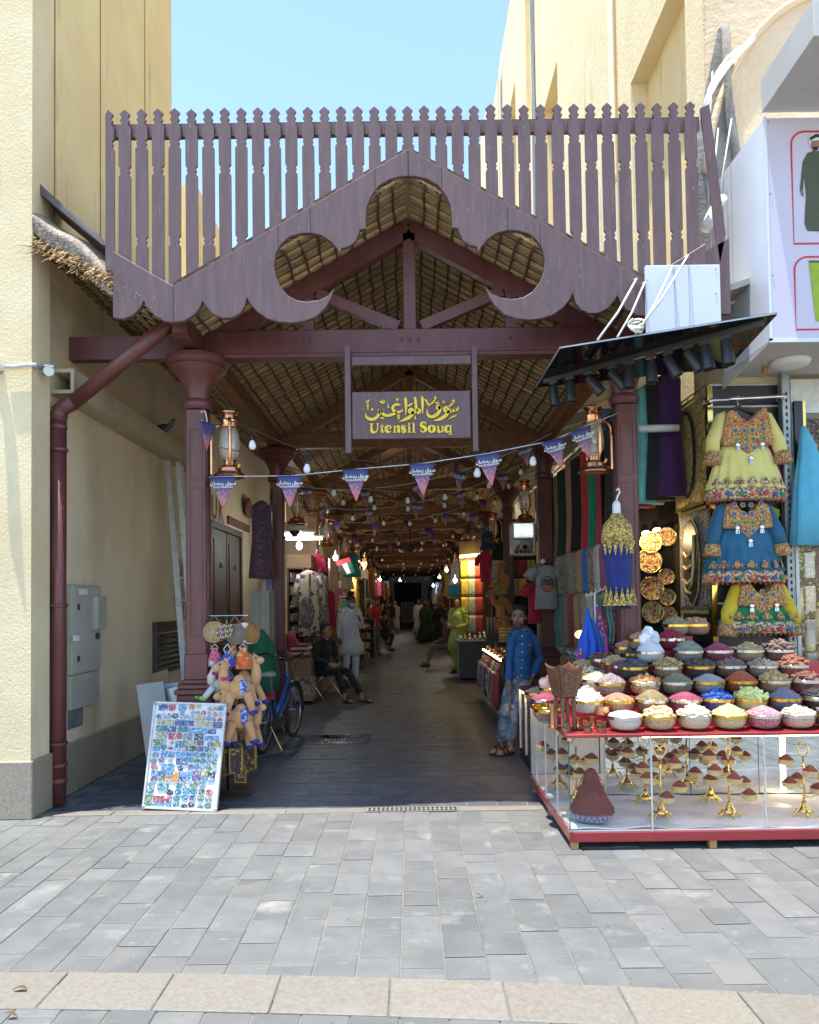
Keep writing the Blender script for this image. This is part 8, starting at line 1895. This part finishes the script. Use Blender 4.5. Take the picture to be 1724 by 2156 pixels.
# ---------------------------------------------------------------- stalls deeper in the alley
kinds = ['hanging cloths','stacked boxes','brassware','baskets','toys and lamps']
for k, y in enumerate(ycols[3:13]):
    for s in (-1,1):
        sd = 100+k*7+s; R2_ = random.Random(sd); nm = '%s side, bay %s' % ('left' if s < 0 else 'right', ordn(k))
        if y+1 < 19 and s > 0: continue
        xi = xa+s*R2_.uniform(1.15,1.35); xo = s*2.75
        t_ = thing('stall_counter', 'dim stall counter with goods on the %s' % nm, 'counter', (xi,y+1.6,0), 'stall counters deep in the alley')
        x0_, x1_ = min(xi,xo), max(xi,xo)
        M().box(x0_,x1_,y+.5,y+3.0,0,R2_.uniform(.6,.9)).build('body', R2_.choice([cloth((.06,.05,.05)),m_door,m_goods2,m_card]), t_)
        for j in range(7):
            yy_ = y+.6+j*.33; h_ = R2_.uniform(.1,.45); x_ = xi+s*R2_.uniform(.1,.4)
            M().lathe([(.10,.9),(.13,.92),(.12,.9+h_),(.04,.92+h_)], (x_,yy_,0), 10, sx=R2_.uniform(.7,1.1)).build('goods', R2_.choice([m_goods,m_goods2,m_gold,cloth(R2_.choice(PAL)),m_copper]), t_, smooth=True)
        rack('goods rack across the %s' % nm, min(xa+s*1.5,xa+s*2.7), max(xa+s*1.5,xa+s*2.7), y+3.2, .5, 2.7, 5, sd+1, R2_.choice([m_door,m_woodlight,m_white]), .3, ncol=7)
        for j in range(4):
            c_ = R2_.choice(PAL+[(.5,.46,.4)]); z1_ = R2_.uniform(2.3,2.9); robe('hanging_cloth', 'cloth hanging at the %s, %s from the front' % (nm, ordn(j)), 'cloth', xa+s*R2_.uniform(1.35,1.65), y+.7+j*.6, z1_-R2_.uniform(.5,1.0), z1_, R2_.uniform(.10,.2), .05, cloth(c_), rz=R2_.uniform(-.4,.4), group='cloths hanging deep in the alley', hang=False)
tag(M().box(xa-2.6,xa-1.3,47,47.1,.8,3.0).build('bright_stall_board', m_white), 'pale poster board at the far left of the alley', 'board')
# ---------------------------------------------------------------- lit lamps of the stalls
def lit(name, label, p, shape, m, e, col, group='lit lamps in the stalls'):
    t_ = thing(name, label, 'lamp', p, group)
    if shape == 'tube': M().bar(p-V((.32,0,0)),p+V((.32,0,0)),.03,.025).build('tube', m, t_); M().box(p.x-.36,p.x+.36,p.y-.03,p.y+.03,p.z+.03,p.z+.06).build('housing', m_white, t_)
    else:
        M().ell(p, .05,.05,.065, 12, 9).build('globe', m, t_, smooth=True); M().tube([p+V((0,0,.06)),p+V((0,0,.16))], .02, 8).build('socket', m_white, t_); M().tube([p+V((0,0,.15)),p+V((0,0,.8))], .005, 5).build('flex', m_cable, t_)
    l = bpy.data.lights.new('lamp', 'POINT'); l.energy = e*.24; l.color = col; l.shadow_soft_size = .06; o = bpy.data.objects.new('lamp_light', l); COL.objects.link(o); o.parent = t_; o.location = (0,-.12,-.12)
CW, WW, WH = (.78,.9,1), (1,.80,.56), (.95,.97,1)
for k, (x_, y_, Y) in enumerate(((618,1126,12.6),(640,1135,13.6))): lit('tube_lamp', 'lit cool tube lamp at the left stall, %s of two' % ordn(k), P(x_,y_,Y), 'tube', m_lamp_cool, 7, CW)
for k, (x_, y_, Y, m, e, c_, lab) in enumerate([(630,1149,12.8,m_lamp_white,14,WH,'lit bulb on a bracket in the left textile stall'),(706,1174,16.8,m_lamp_white,26,WH,'bright lit lamp by the fourth left column'),(733,1216,20,m_lamp_white,22,WH,'greenish white lit bulb beneath the flag'),(752,1180,23,m_lamp_warm,26,WW,'warm lit bulb in the left lantern row'),(764,1188,26,m_lamp_warm,26,WW,'second warm lit bulb in the left lantern row'),(800,1220,34,m_lamp_warm,34,WW,'far warm lit bulb near the end of the alley'),(842,1222,44,m_lamp_white,50,WH,'white lit bulb before the pale posters'),(912,1233,40,m_lamp_warm,44,WW,'warm lit bulb by the far right stall'),(1031,1222,16.9,m_lamp_white,0,WH,'x'),(958,1222,21,m_lamp_white,30,WH,'bright round bulb left of the golden fabrics'),(940,1200,26,m_lamp_warm,28,WW,'warm lit bulb right of the alley middle'),(925,1215,32,m_lamp_warm,36,WW,'warm lit bulb deep on the right')]):
    if lab != 'x': lit('lit_bulb', lab, P(x_,y_,Y), 'b', m, e, c_)
for x_, y_, Y, e, c_ in ((994,1174,17.0,6,(1,.78,.3)),):
    l = bpy.data.lights.new('strip', 'AREA'); l.shape = 'RECTANGLE'; l.size = .5; l.size_y = .06; l.energy = e; l.color = c_; o = bpy.data.objects.new('strip_glow', l); COL.objects.link(o); o.parent = ls; o.location = (0,-.1,-.05); o.rotation_euler = (rad(25),0,0)
for k in range(2):
    l = bpy.data.lights.new('shelf', 'POINT'); l.energy = .25; l.color = CW; l.shadow_soft_size = .1; o = bpy.data.objects.new('shelf_light', l); COL.objects.link(o); o.parent = gs; o.location = (-.1+.2*k,.25,.45)  # point lights inside the white shelf unit, without lamp bodies
# ---------------------------------------------------------------- people
def remesh(o, vox, smooth=3):
    r = o.modifiers.new('skin', 'REMESH'); r.mode = 'VOXEL'; r.voxel_size = vox; r.use_smooth_shade = True
    if smooth: s = o.modifiers.new('soft', 'SMOOTH'); s.iterations = smooth; s.factor = .5
    dg = bpy.context.evaluated_depsgraph_get(); me = bpy.data.meshes.new_from_object(o.evaluated_get(dg)); o.modifiers.clear()
    mats = list(o.data.materials); o.data = me
    if not len(me.materials):
        for q in mats: me.materials.append(q)
    me.polygons.foreach_set('use_smooth', [True]*len(me.polygons))
def wrinkle(o, amp, sc, seed=0):
    from mathutils import noise
    for v in o.data.vertices: v.co += v.normal*amp*noise.noise(V((v.co.x*sc+seed,v.co.y*sc,v.co.z*sc*1.8)))
BASE = dict(pelvis=(0,0,.93), waist=(0,0,1.08), chest=(0,0,1.28), neck=(0,0,1.46), head=(0,-.02,1.60),
            shL=(-.185,0,1.40), elL=(-.23,.02,1.12), wrL=(-.24,-.03,.88), haL=(-.24,-.05,.79), shR=(.185,0,1.40), elR=(.23,.02,1.12), wrR=(.24,-.03,.88), haR=(.24,-.05,.79),
            hipL=(-.09,0,.90), knL=(-.10,-.02,.48), anL=(-.10,.02,.09), toL=(-.12,-.14,.03), hipR=(.09,0,.90), knR=(.10,-.02,.48), anR=(.10,.02,.09), toR=(.12,-.14,.03))
def lerp3(a, b, t): return a + (b-a)*t
def person(label, loc, rz=0, s=1.0, pose=None, skin=0, top=None, sleeve='long', bottom=None, robe_=None, shoes='sandal', hair='short', beard=False, mask=False, yaw=0, tilt=0, vox=.013, bulk=1.0, cuff=None, scarf=None, fold=(9,.05), slim=1.0):
    J = {k: V(v) for k, v in {**BASE, **(pose or {})}.items()}
    root = thing('person', label, 'person', (0,0,0)); sk = SKIN[skin]
    hr = Matrix.Rotation(yaw,3,'Z') @ Matrix.Rotation(tilt,3,'X'); H = J['head']
    def hp(x, y, z): return H + hr @ V((x,y,z))
    m_ = M()
    # head: skull, jaw, nose, brow, ears, joined with the neck, torso and limbs into one skin
    m_.ell(hp(0,.012,.035), .074,.092,.088, 16, 12, rot=hr); m_.ell(hp(0,-.020,-.045), .058,.066,.070, 14, 10, rot=hr); m_.ell(hp(0,-.052,-.092), .030,.026,.022, 10, 8, rot=hr)
    m_.tube([hp(0,-.078,.030), hp(0,-.096,-.004), hp(0,-.104,-.022)], [.010,.013,.016], 8); m_.ell(hp(0,-.072,.040), .050,.016,.012, 12, 6, rot=hr)
    m_.ell(hp(0,-.074,-.058), .024,.016,.014, 10, 6, rot=hr)
    for e in (-1,1): m_.ell(hp(.078*e,.012,.0), .010,.022,.032, 10, 8, rot=hr); m_.ell(hp(.040*e,-.060,-.010), .022,.022,.018, 10, 7, rot=hr)
    m_.tube([H+hr@V((0,.01,-.07)), lerp3(J['neck'],H,.3), J['neck']-V((0,0,.03))], [.056,.054,.065], 12)
    m_.tube([J['neck']-V((0,0,.02)), J['chest'], J['waist'], J['pelvis']], [.062,.085*bulk,.08*bulk,.085*bulk], 14)
    m_.tube([J['shL'], J['chest']+V((0,0,.10)), J['shR']], [.045,.07,.045], 12)
    for q in 'LR':
        m_.tube([J['sh'+q], lerp3(J['sh'+q],J['el'+q],.5), J['el'+q], lerp3(J['el'+q],J['wr'+q],.35), J['wr'+q]], [.042,.036,.030,.032,.026], 12)
        W_, h_ = J['wr'+q], J['ha'+q]; d_ = (h_-W_).normalized(); sd = d_.cross(V((0,1,0))) ; sd = sd.normalized() if sd.length > .1 else V((1,0,0))
        if abs(sd.x) > .6 and abs(d_.z) > .5: sd = V((0,1,0)) - d_*d_.y; sd.normalize()
        nn = d_.cross(sd)
        pr = Matrix((sd, d_, nn)).transposed()
        m_.ell(W_+d_*.045, .038,.050,.017, 12, 8, rot=pr)
        for i, (o_, L) in enumerate(((-.028,.070),(-.009,.080),(.010,.075),(.028,.058))):
            a_ = W_+d_*.082+sd*o_; b_ = a_+d_*L*.5+sd*o_*.15+nn*.006; c_ = a_+d_*L*.9+sd*o_*.2+nn*.028
            m_.tube([W_+d_*.05+sd*o_*.8, a_, b_, c_], [.010,.0095,.009,.0075], 8)
        m_.tube([W_+d_*.02-sd*.028, W_+d_*.055-sd*.055+nn*.012, W_+d_*.085-sd*.058+nn*.022], [.013,.011,.009], 8)
        m_.tube([J['hip'+q], lerp3(J['hip'+q],J['kn'+q],.5), J['kn'+q], lerp3(J['kn'+q],J['an'+q],.3), J['an'+q]], [.062,.052,.042,.040,.034], 12)
        an, to = J['an'+q], J['to'+q]; f_d = (to-an); f_d.z = 0
        m_.tube([an, V((an.x,an.y,.05))-f_d*.20, V((an.x,an.y,.035))+f_d*.3, V((to.x,to.y,.030)), V((to.x,to.y,.025))+f_d*.18], [.036,.040,.036,.034,.018], 10)
    o = m_.build('body', sk, root, smooth=True); remesh(o, min(vox,.0085) if vox < .012 else vox, 2)
    # face details
    for e in (-1,1):
        M().ell(hp(.030*e,-.0765,.012), .012,.008,.0055, 10, 7, rot=hr).build('eye', m_eyew, root, smooth=True)
        M().ell(hp(.030*e+.0,-.0815,.012), .0065,.005,.006, 8, 6, rot=hr).build('pupil', m_hair, root, smooth=True)
        M().tube([hp(.012*e,-.089,.031),hp(.030*e,-.087,.037),hp(.050*e,-.074,.031)], [.005,.0055,.003], 6).build('eyebrow', m_hair, root, smooth=True)
    M().ell(hp(0,-.0885,-.060), .021,.008,.006, 10, 6, rot=hr).build('lips', mat_lips, root, smooth=True)
    if beard:
        b_ = M()
        b_.ell(hp(0,-.022,-.078), .0605,.066,.046, 14, 9, rot=hr)
        b_.tube([hp(-.032,-.078,-.056),hp(-.015,-.092,-.044),hp(.015,-.092,-.044),hp(.032,-.078,-.056)], [.004,.006,.006,.004], 6)
        b_.build('beard', m_stub, root, smooth=True)
    if mask:
        o = M().ell(hp(0,-.045,-.045), .066,.062,.055, 14, 10, rot=hr).build('face_mask', mat_mask, root, smooth=True)
        mm = M()
        for e in (-1,1): mm.tube([hp(.055*e,-.06,-.02), hp(.08*e,.01,.0)], .003, 4)
        mm.build('mask_loop', m_white, root)
    if hair == 'short':
        h_ = M(); h_.ell(hp(0,.022,.060), .081,.094,.078, 18, 12, .03, rot=hr)
        for k in range(46):
            a_ = rr(0,6.28); r_ = rr(.2,1); p = hp(math.cos(a_)*.07*r_, .02+math.sin(a_)*.085*r_, .10+.035*(1-r_*r_)); h_.ell(p, .017,.017,.013, 6, 5, .2)
        for e in (-1,1): h_.ell(hp(.073*e,-.005,.028), .008,.024,.035, 8, 6, rot=hr)
        ob = h_.build('hair', m_hair, root, smooth=True)
        for v in ob.data.vertices:
            l = hr.transposed() @ (v.co-H)
            if l.y < -.035 and l.z < .075: l.y = -.035+(l.y+.035)*.15; v.co = H + hr @ l
            if l.z < .0 and l.y < .05: l.z = 0; v.co = H + hr @ l
    elif hair == 'bun':
        h_ = M(); h_.ell(hp(0,.022,.058), .083,.096,.082, 16, 10, .03, rot=hr)
        for k in range(40): a_ = rr(0,6.28); h_.ell(hp(math.cos(a_)*.045,.03+math.sin(a_)*.045,.15+rr(-.02,.045)), .024,.024,.022, 6, 5, .25)
        h_.build('hair', m_hair, root, smooth=True)
    elif hair in ('veil','cap'):
        h_ = M()
        if hair == 'veil': h_.tub([(J['chest'].z-.12,.25,.17),(J['chest'].z+.08,.24,.16),(J['neck'].z,.13,.12),(H.z-.04,.105,.115),(H.z+.06,.098,.112,0,.012),(H.z+.12,.06,.07,0,.015),(H.z+.135,.01,.01,0,.015)], (H.x,H.y+.03,0), 20, (7,-.05,1))
        else: h_.ell(hp(0,.015,.055), .086,.10,.085, 16, 10, rot=hr)
        h_.build('headscarf' if hair == 'veil' else 'cap', scarf or cloth((.02,.02,.02)), root, smooth=True)
    # clothes
    if top:
        c_ = M(); g_ = 1.0
        c_.tube([J['neck']-V((0,0,.035)), J['chest']+V((0,0,.06)), J['chest'], J['waist'], lerp3(J['waist'],J['pelvis'],.6), J['pelvis']-V((0,0,.03))], [.085,.135*bulk,.150*bulk,.143*bulk,.148*bulk,.152*bulk], 18)
        c_.tube([J['shL']+V((.01,0,.0)), lerp3(J['shL'],J['neck'],.5)+V((0,0,.01)), J['neck']-V((0,0,.045)), lerp3(J['shR'],J['neck'],.5)+V((0,0,.01)), J['shR']-V((.01,0,0))], [.070*slim,.066,.075,.066,.070*slim], 14)
        for q in 'LR':
            if sleeve == 'long': c_.tube([J['sh'+q], lerp3(J['sh'+q],J['el'+q],.5), J['el'+q], lerp3(J['el'+q],J['wr'+q],.5), lerp3(J['el'+q],J['wr'+q],.93)], [.072*slim,.066*slim,.056*slim,.050*slim,.043], 14)
            elif sleeve == 'short': c_.tube([J['sh'+q], lerp3(J['sh'+q],J['el'+q],.45), lerp3(J['sh'+q],J['el'+q],.75)], [.075,.072,.074], 14)
        o = c_.build('shirt', top, root, smooth=True); remesh(o, vox, 4); wrinkle(o, .012, 10, rr(0,9)); wrinkle(o, .004, 32, rr(0,9))
        if cuff: 
            cl = M(); N_ = J['neck']
            cl.tube([N_+V((-.055,-.045,.0)),N_+V((-.066,.0,.025)),N_+V((-.045,.055,.04)),N_+V((.045,.055,.04)),N_+V((.066,.0,.025)),N_+V((.055,-.045,.0))], .016, 8); cl.build('collar', top, root, smooth=True)
            bt = M(); 
            for k in range(6):
                t = k/5; p = lerp3(J['neck']-V((0,0,.06)), J['pelvis']+V((0,0,.02)), t); fwd = V((-.02,-1,0)).normalized(); bt.ell(p+fwd*(.10+.055*min(1,t*3)), .007,.004,.007, 8, 5)
            bt.build('button', m_white, root)
            M().box(J['chest'].x+.05,J['chest'].x+.075,J['chest'].y-.160,J['chest'].y-.150,J['chest'].z+.02,J['chest'].z+.032).build('chest_logo', cloth((.5,.12,.12)), root)
    if bottom:
        c_ = M(); c_.tube([J['waist']-V((0,0,.06)), J['pelvis'], J['pelvis']-V((0,0,.05))], [.135*bulk,.145*bulk,.12], 16)
        for q in 'LR': c_.tube([J['hip'+q]+V((0,0,.03)), lerp3(J['hip'+q],J['kn'+q],.5), J['kn'+q], lerp3(J['kn'+q],J['an'+q],.5), lerp3(J['kn'+q],J['an'+q],.88)], [.098*slim,.086*slim,.068*slim,.062*slim,.052], 16)
        o = c_.build('trousers', bottom, root, smooth=True); remesh(o, vox, 4); wrinkle(o, .012, 11, rr(0,9)); wrinkle(o, .005, 30, rr(0,9))
    if robe_:
        m__, z0, w0 = robe_
        c_ = M(); P_ = J['pelvis']; Wt = J['waist']; C_ = J['chest']
        c_.tub([(C_.z+.12,.14,.09,C_.x,C_.y),(C_.z,.175*bulk,.125*bulk,C_.x,C_.y),(Wt.z,.165*bulk,.13*bulk,Wt.x,Wt.y),(P_.z,.185*bulk,.15*bulk,P_.x,P_.y),((P_.z+z0)/2,w0*.95,w0*.78,P_.x,P_.y),(z0,w0,w0*.8,P_.x,P_.y)], (0,0,0), 36, (*fold, rr(0,6)))
        c_.build('robe', m__, root, smooth=True)
    for q in 'LR':
        an, to = J['an'+q], J['to'+q]; f_d = V((to.x-an.x,to.y-an.y,0)).normalized(); sd = V((f_d.y,-f_d.x,0)); mid = V((an.x,an.y,0))+f_d*.075
        c_ = M(); c_.lathe([(.05,.004),(.052,.012),(.05,.022)], (0,0,0), 20, sx=.9, sy=2.75); c_.v = [tuple(mid+sd*v[0]+f_d*v[1]+V((0,0,v[2]))) for v in c_.v]
        if shoes == 'sandal':
            c_.tube([mid+f_d*.045-sd*.045+V((0,0,.025)), mid+f_d*.04+V((0,0,.078)), mid+f_d*.045+sd*.045+V((0,0,.025))], .014, 6); c_.tube([mid-f_d*.01-sd*.045+V((0,0,.025)), mid-f_d*.01+V((0,0,.095)), mid-f_d*.01+sd*.045+V((0,0,.025))], .013, 6)
        c_.build('sandal', m_rubber, root, smooth=True)
    root.location = loc; root.rotation_euler = (0,0,rz); root.scale = (s,s,s)
    return root
m_stub = mat('short_beard', (.10,.056,.038), (.06,.034,.024), rough=.8, scale=60)
mat_lips = mat('lips', (.22,.08,.07), rough=.5); mat_mask = mat('surgical_mask', (.42,.55,.66), rough=.8)
m_denim = mat('blue_denim_shirt', (.022,.10,.25), (.015,.075,.19), rough=.85, scale=12, bump=.4, bscale=260, bdist=.002)
m_jeans = mat('acid_washed_jeans', (.20,.26,.31), (.05,.085,.13), rough=.85, scale=9, detail=8, bump=.4, bscale=220, bdist=.002, ramp=(.38,.62), specks=[(24,.60,.70,(.38,.46,.53))])
# leaning man in the blue shirt: feet forward, hips against the case corner, one hand on the case
person('man in blue shirt and washed jeans leaning on the display case', (.93,8.10,0), 0, 1.0, dict(
    pelvis=(.245,.14,.80), waist=(.255,.14,.94), chest=(.27,.10,1.12), neck=(.255,.05,1.30), head=(.225,.0,1.43),
    shL=(.155,.02,1.235), elL=(.125,.05,.98), wrL=(.10,-.06,.76), haL=(.085,-.09,.67), shR=(.385,.13,1.225), elR=(.475,.20,.985), wrR=(.385,.12,.80), haR=(.33,.06,.755),
    hipL=(.18,.11,.78), knL=(.045,-.10,.47), anL=(.03,.05,.09), toL=(-.08,-.07,.03), hipR=(.30,.14,.78), knR=(.165,-.06,.46), anR=(.10,-.06,.09), toR=(-.02,-.16,.03)),
    skin=0, top=m_denim, bottom=m_jeans, beard=True, yaw=rad(-14), tilt=rad(-2), vox=.010, bulk=.84, cuff=True, slim=.8)
# man in a lime tunic and trousers
c_lime = cloth((.30,.40,.10),(.25,.34,.08))
person('man in lime green tunic standing by the brassware table', (1.10,17.4,0), rad(-38), 1.0, dict(wrL=(-.10,-.22,1.05), elL=(-.22,.0,1.10), haL=(-.04,-.27,1.07), wrR=(.10,-.22,1.03), elR=(.22,.0,1.10), haR=(.04,-.26,1.05)),
    skin=1, top=c_lime, bottom=c_lime, robe_=(c_lime,.52,.26), yaw=rad(20), vox=.014, fold=(5,.04))
# man in white tunic with a mask, looking at his phone
c_wh = cloth((.60,.65,.74),(.52,.57,.66))
w_ = person('man in pale blue white tunic and face mask looking at a phone', (-1.17,14.9,0), rad(32), 1.03, dict(elR=(.235,.0,1.12), wrR=(.10,-.20,1.25), haR=(.06,-.25,1.31), head=(.0,-.05,1.59)),
    skin=2, top=c_wh, bottom=c_wh, robe_=(c_wh,.60,.27), hair='bun', mask=True, yaw=rad(18), tilt=rad(8), vox=.014, fold=(5,.05))
tag(M().obox(P(766,1290,14.55), (.02,.02,0), (.008,-.008,.004), (0,0,.07)).build('phone', m_black), 'black phone held up by the man in the pale tunic', 'phone')
# seated man in black on a folding chair
sx0, sy0 = P(684,1440,12.9).x, 12.9
c_bk = cloth((.006,.006,.007),(.008,.008,.009))
person('seated man in black tunic on a folding chair, leg stretched out', (sx0,sy0,0), rad(48), 1.0, dict(
    pelvis=(0,.10,.50), waist=(0,.09,.64), chest=(0,.04,.84), neck=(0,-.01,1.02), head=(0,-.05,1.155), shL=(-.185,.02,.96), elL=(-.23,-.02,.70), wrL=(-.10,-.24,.60), haL=(-.04,-.30,.59), shR=(.185,.02,.96), elR=(.23,-.02,.70), wrR=(.10,-.26,.60), haR=(.04,-.32,.59),
    hipL=(-.09,.04,.48), knL=(-.11,-.42,.50), anL=(-.10,-.60,.09), toL=(-.12,-.77,.03), hipR=(.09,.04,.48), knR=(.11,-.44,.48), anR=(.12,-.78,.09), toR=(.14,-.95,.03)),
    skin=1, top=c_bk, bottom=c_bk, yaw=rad(5), vox=.014, bulk=1.05)
ch = thing('folding_chair', 'grey steel folding chair under the seated man in black', 'chair', (sx0,sy0,0)); Rc = Matrix.Rotation(rad(48),3,'Z')
def cq(x, y, z): return Rc@V((x,y,0))+V((sx0,sy0,z))
M().slab([cq(-.2,-.2,.40),cq(.2,-.2,.40),cq(.2,.24,.40),cq(-.2,.24,.40)], (0,0,.02)).build('seat', m_slat, ch)
for e in (-1,1):
    M().tube([cq(.21*e,-.22,.01),cq(.21*e,.22,.42),cq(.21*e,.26,.80)], .013, 8).build('leg', m_steel, ch, smooth=True); M().tube([cq(.19*e,.28,.01),cq(.19*e,-.16,.41)], .013, 8).build('leg', m_steel, ch, smooth=True)
M().slab([cq(-.2,.245,.62),cq(.2,.245,.62),cq(.2,.27,.80),cq(-.2,.27,.80)], Rc@V((0,.015,0))).build('backrest', m_slat, ch)
# shoppers deeper in the alley
c_red = cloth((.42,.02,.035)); c_jn = cloth((.10,.13,.18)); c_dk = cloth((.025,.027,.03))
w2 = person('man in red t-shirt with white shoulder stripes, head bowed', (P(790,1380,23.5).x,23.5,0), rad(60), 1.05, dict(elL=(-.22,-.02,1.13), wrL=(-.2,-.16,.95), head=(0,-.05,1.585)), skin=1, top=c_red, sleeve='short', bottom=c_jn, beard=True, tilt=rad(18), vox=.016)
st_ = M()
for e in (-1,1): st_.tube([(e*.10,-.02,1.475),(e*.20,-.0,1.46),(e*.255,.01,1.36)], .014, 6)
o = st_.build('shoulder_stripe', m_white); o.parent = w2
person('man in checked shirt standing behind the red t-shirt man', (P(813,1350,30).x,30,0), rad(100), 1.0, None, 1, pattern('checked_shirt', [(.10,.10,.06),(.2,.19,.12),(.03,.035,.03)], 30, None), 'long', c_dk, vox=.02)
person('crouching man in dark clothes by the left stalls', (P(806,1366,26).x,26,0), rad(90), 1.0, dict(pelvis=(0,.1,.55),waist=(0,.08,.68),chest=(0,.02,.86),neck=(0,-.02,1.02),head=(0,-.06,1.15),shL=(-.18,0,.98),shR=(.18,0,.98),elL=(-.22,-.12,.76),elR=(.22,-.12,.76),wrL=(-.12,-.3,.66),wrR=(.12,-.3,.66),haL=(-.1,-.37,.64),haR=(.1,-.37,.64),hipL=(-.09,.05,.53),hipR=(.09,.05,.53),knL=(-.12,-.35,.52),knR=(.12,-.35,.52),anL=(-.1,-.22,.09),anR=(.1,-.22,.09),toL=(-.12,-.4,.03),toR=(.12,-.4,.03)), 1, c_dk, 'long', c_dk, vox=.02)
person('man in dark jacket and jeans far along the left', (P(822,1340,37).x,37,0), rad(160), 1.0, None, 1, c_dk, 'long', c_jn, hair='cap', vox=.022)
person('man in long pale robe at the far left', (P(832,1330,42).x,42,0), rad(180), 1.0, None, 1, cloth((.5,.48,.44)), 'long', robe_=(cloth((.5,.48,.44)),.12,.27), hair='cap', scarf=cloth((.5,.48,.46)), vox=.022)
person('man in white robe walking in the far alley', (P(884,1352,33).x,33.5,0), rad(-20), 1.03, None, 2, cloth((.55,.56,.58)), 'long', robe_=(cloth((.55,.56,.58)),.12,.27), beard=True, vox=.022)
person('woman in green and navy sari carrying a bag in the far alley', (P(896,1345,31).x,31,0), rad(0), .96, None, 2, cloth((.08,.16,.05)), 'long', robe_=(cloth((.05,.09,.08)),.03,.34), hair='veil', scarf=cloth((.09,.18,.06)), vox=.022)
person('woman in black abaya by the right stalls', (P(925,1350,28).x,28,0), rad(-10), .93, None, 2, cloth((.008,.008,.009)), 'long', robe_=(cloth((.008,.008,.009)),.03,.30), hair='veil', scarf=cloth((.008,.008,.009)), vox=.022)
person('man in brown sitting low behind the man in green', (P(941,1400,19.6).x,19.6,0), rad(-80), 1.0, dict(pelvis=(0,.10,.50), waist=(0,.09,.64), chest=(0,.04,.84), neck=(0,-.01,1.02), head=(0,-.05,1.155), shL=(-.185,.02,.96), elL=(-.23,-.02,.70), wrL=(-.10,-.24,.60), haL=(-.04,-.30,.59), shR=(.185,.02,.96), elR=(.23,-.02,.70), wrR=(.10,-.26,.60), haR=(.04,-.32,.59), hipL=(-.09,.04,.48), knL=(-.11,-.40,.50), anL=(-.10,-.48,.09), toL=(-.12,-.65,.03), hipR=(.09,.04,.48), knR=(.11,-.40,.48), anR=(.12,-.52,.09), toR=(.14,-.69,.03)), 0, cloth((.14,.06,.04)), 'long', cloth((.16,.13,.12)), vox=.02)
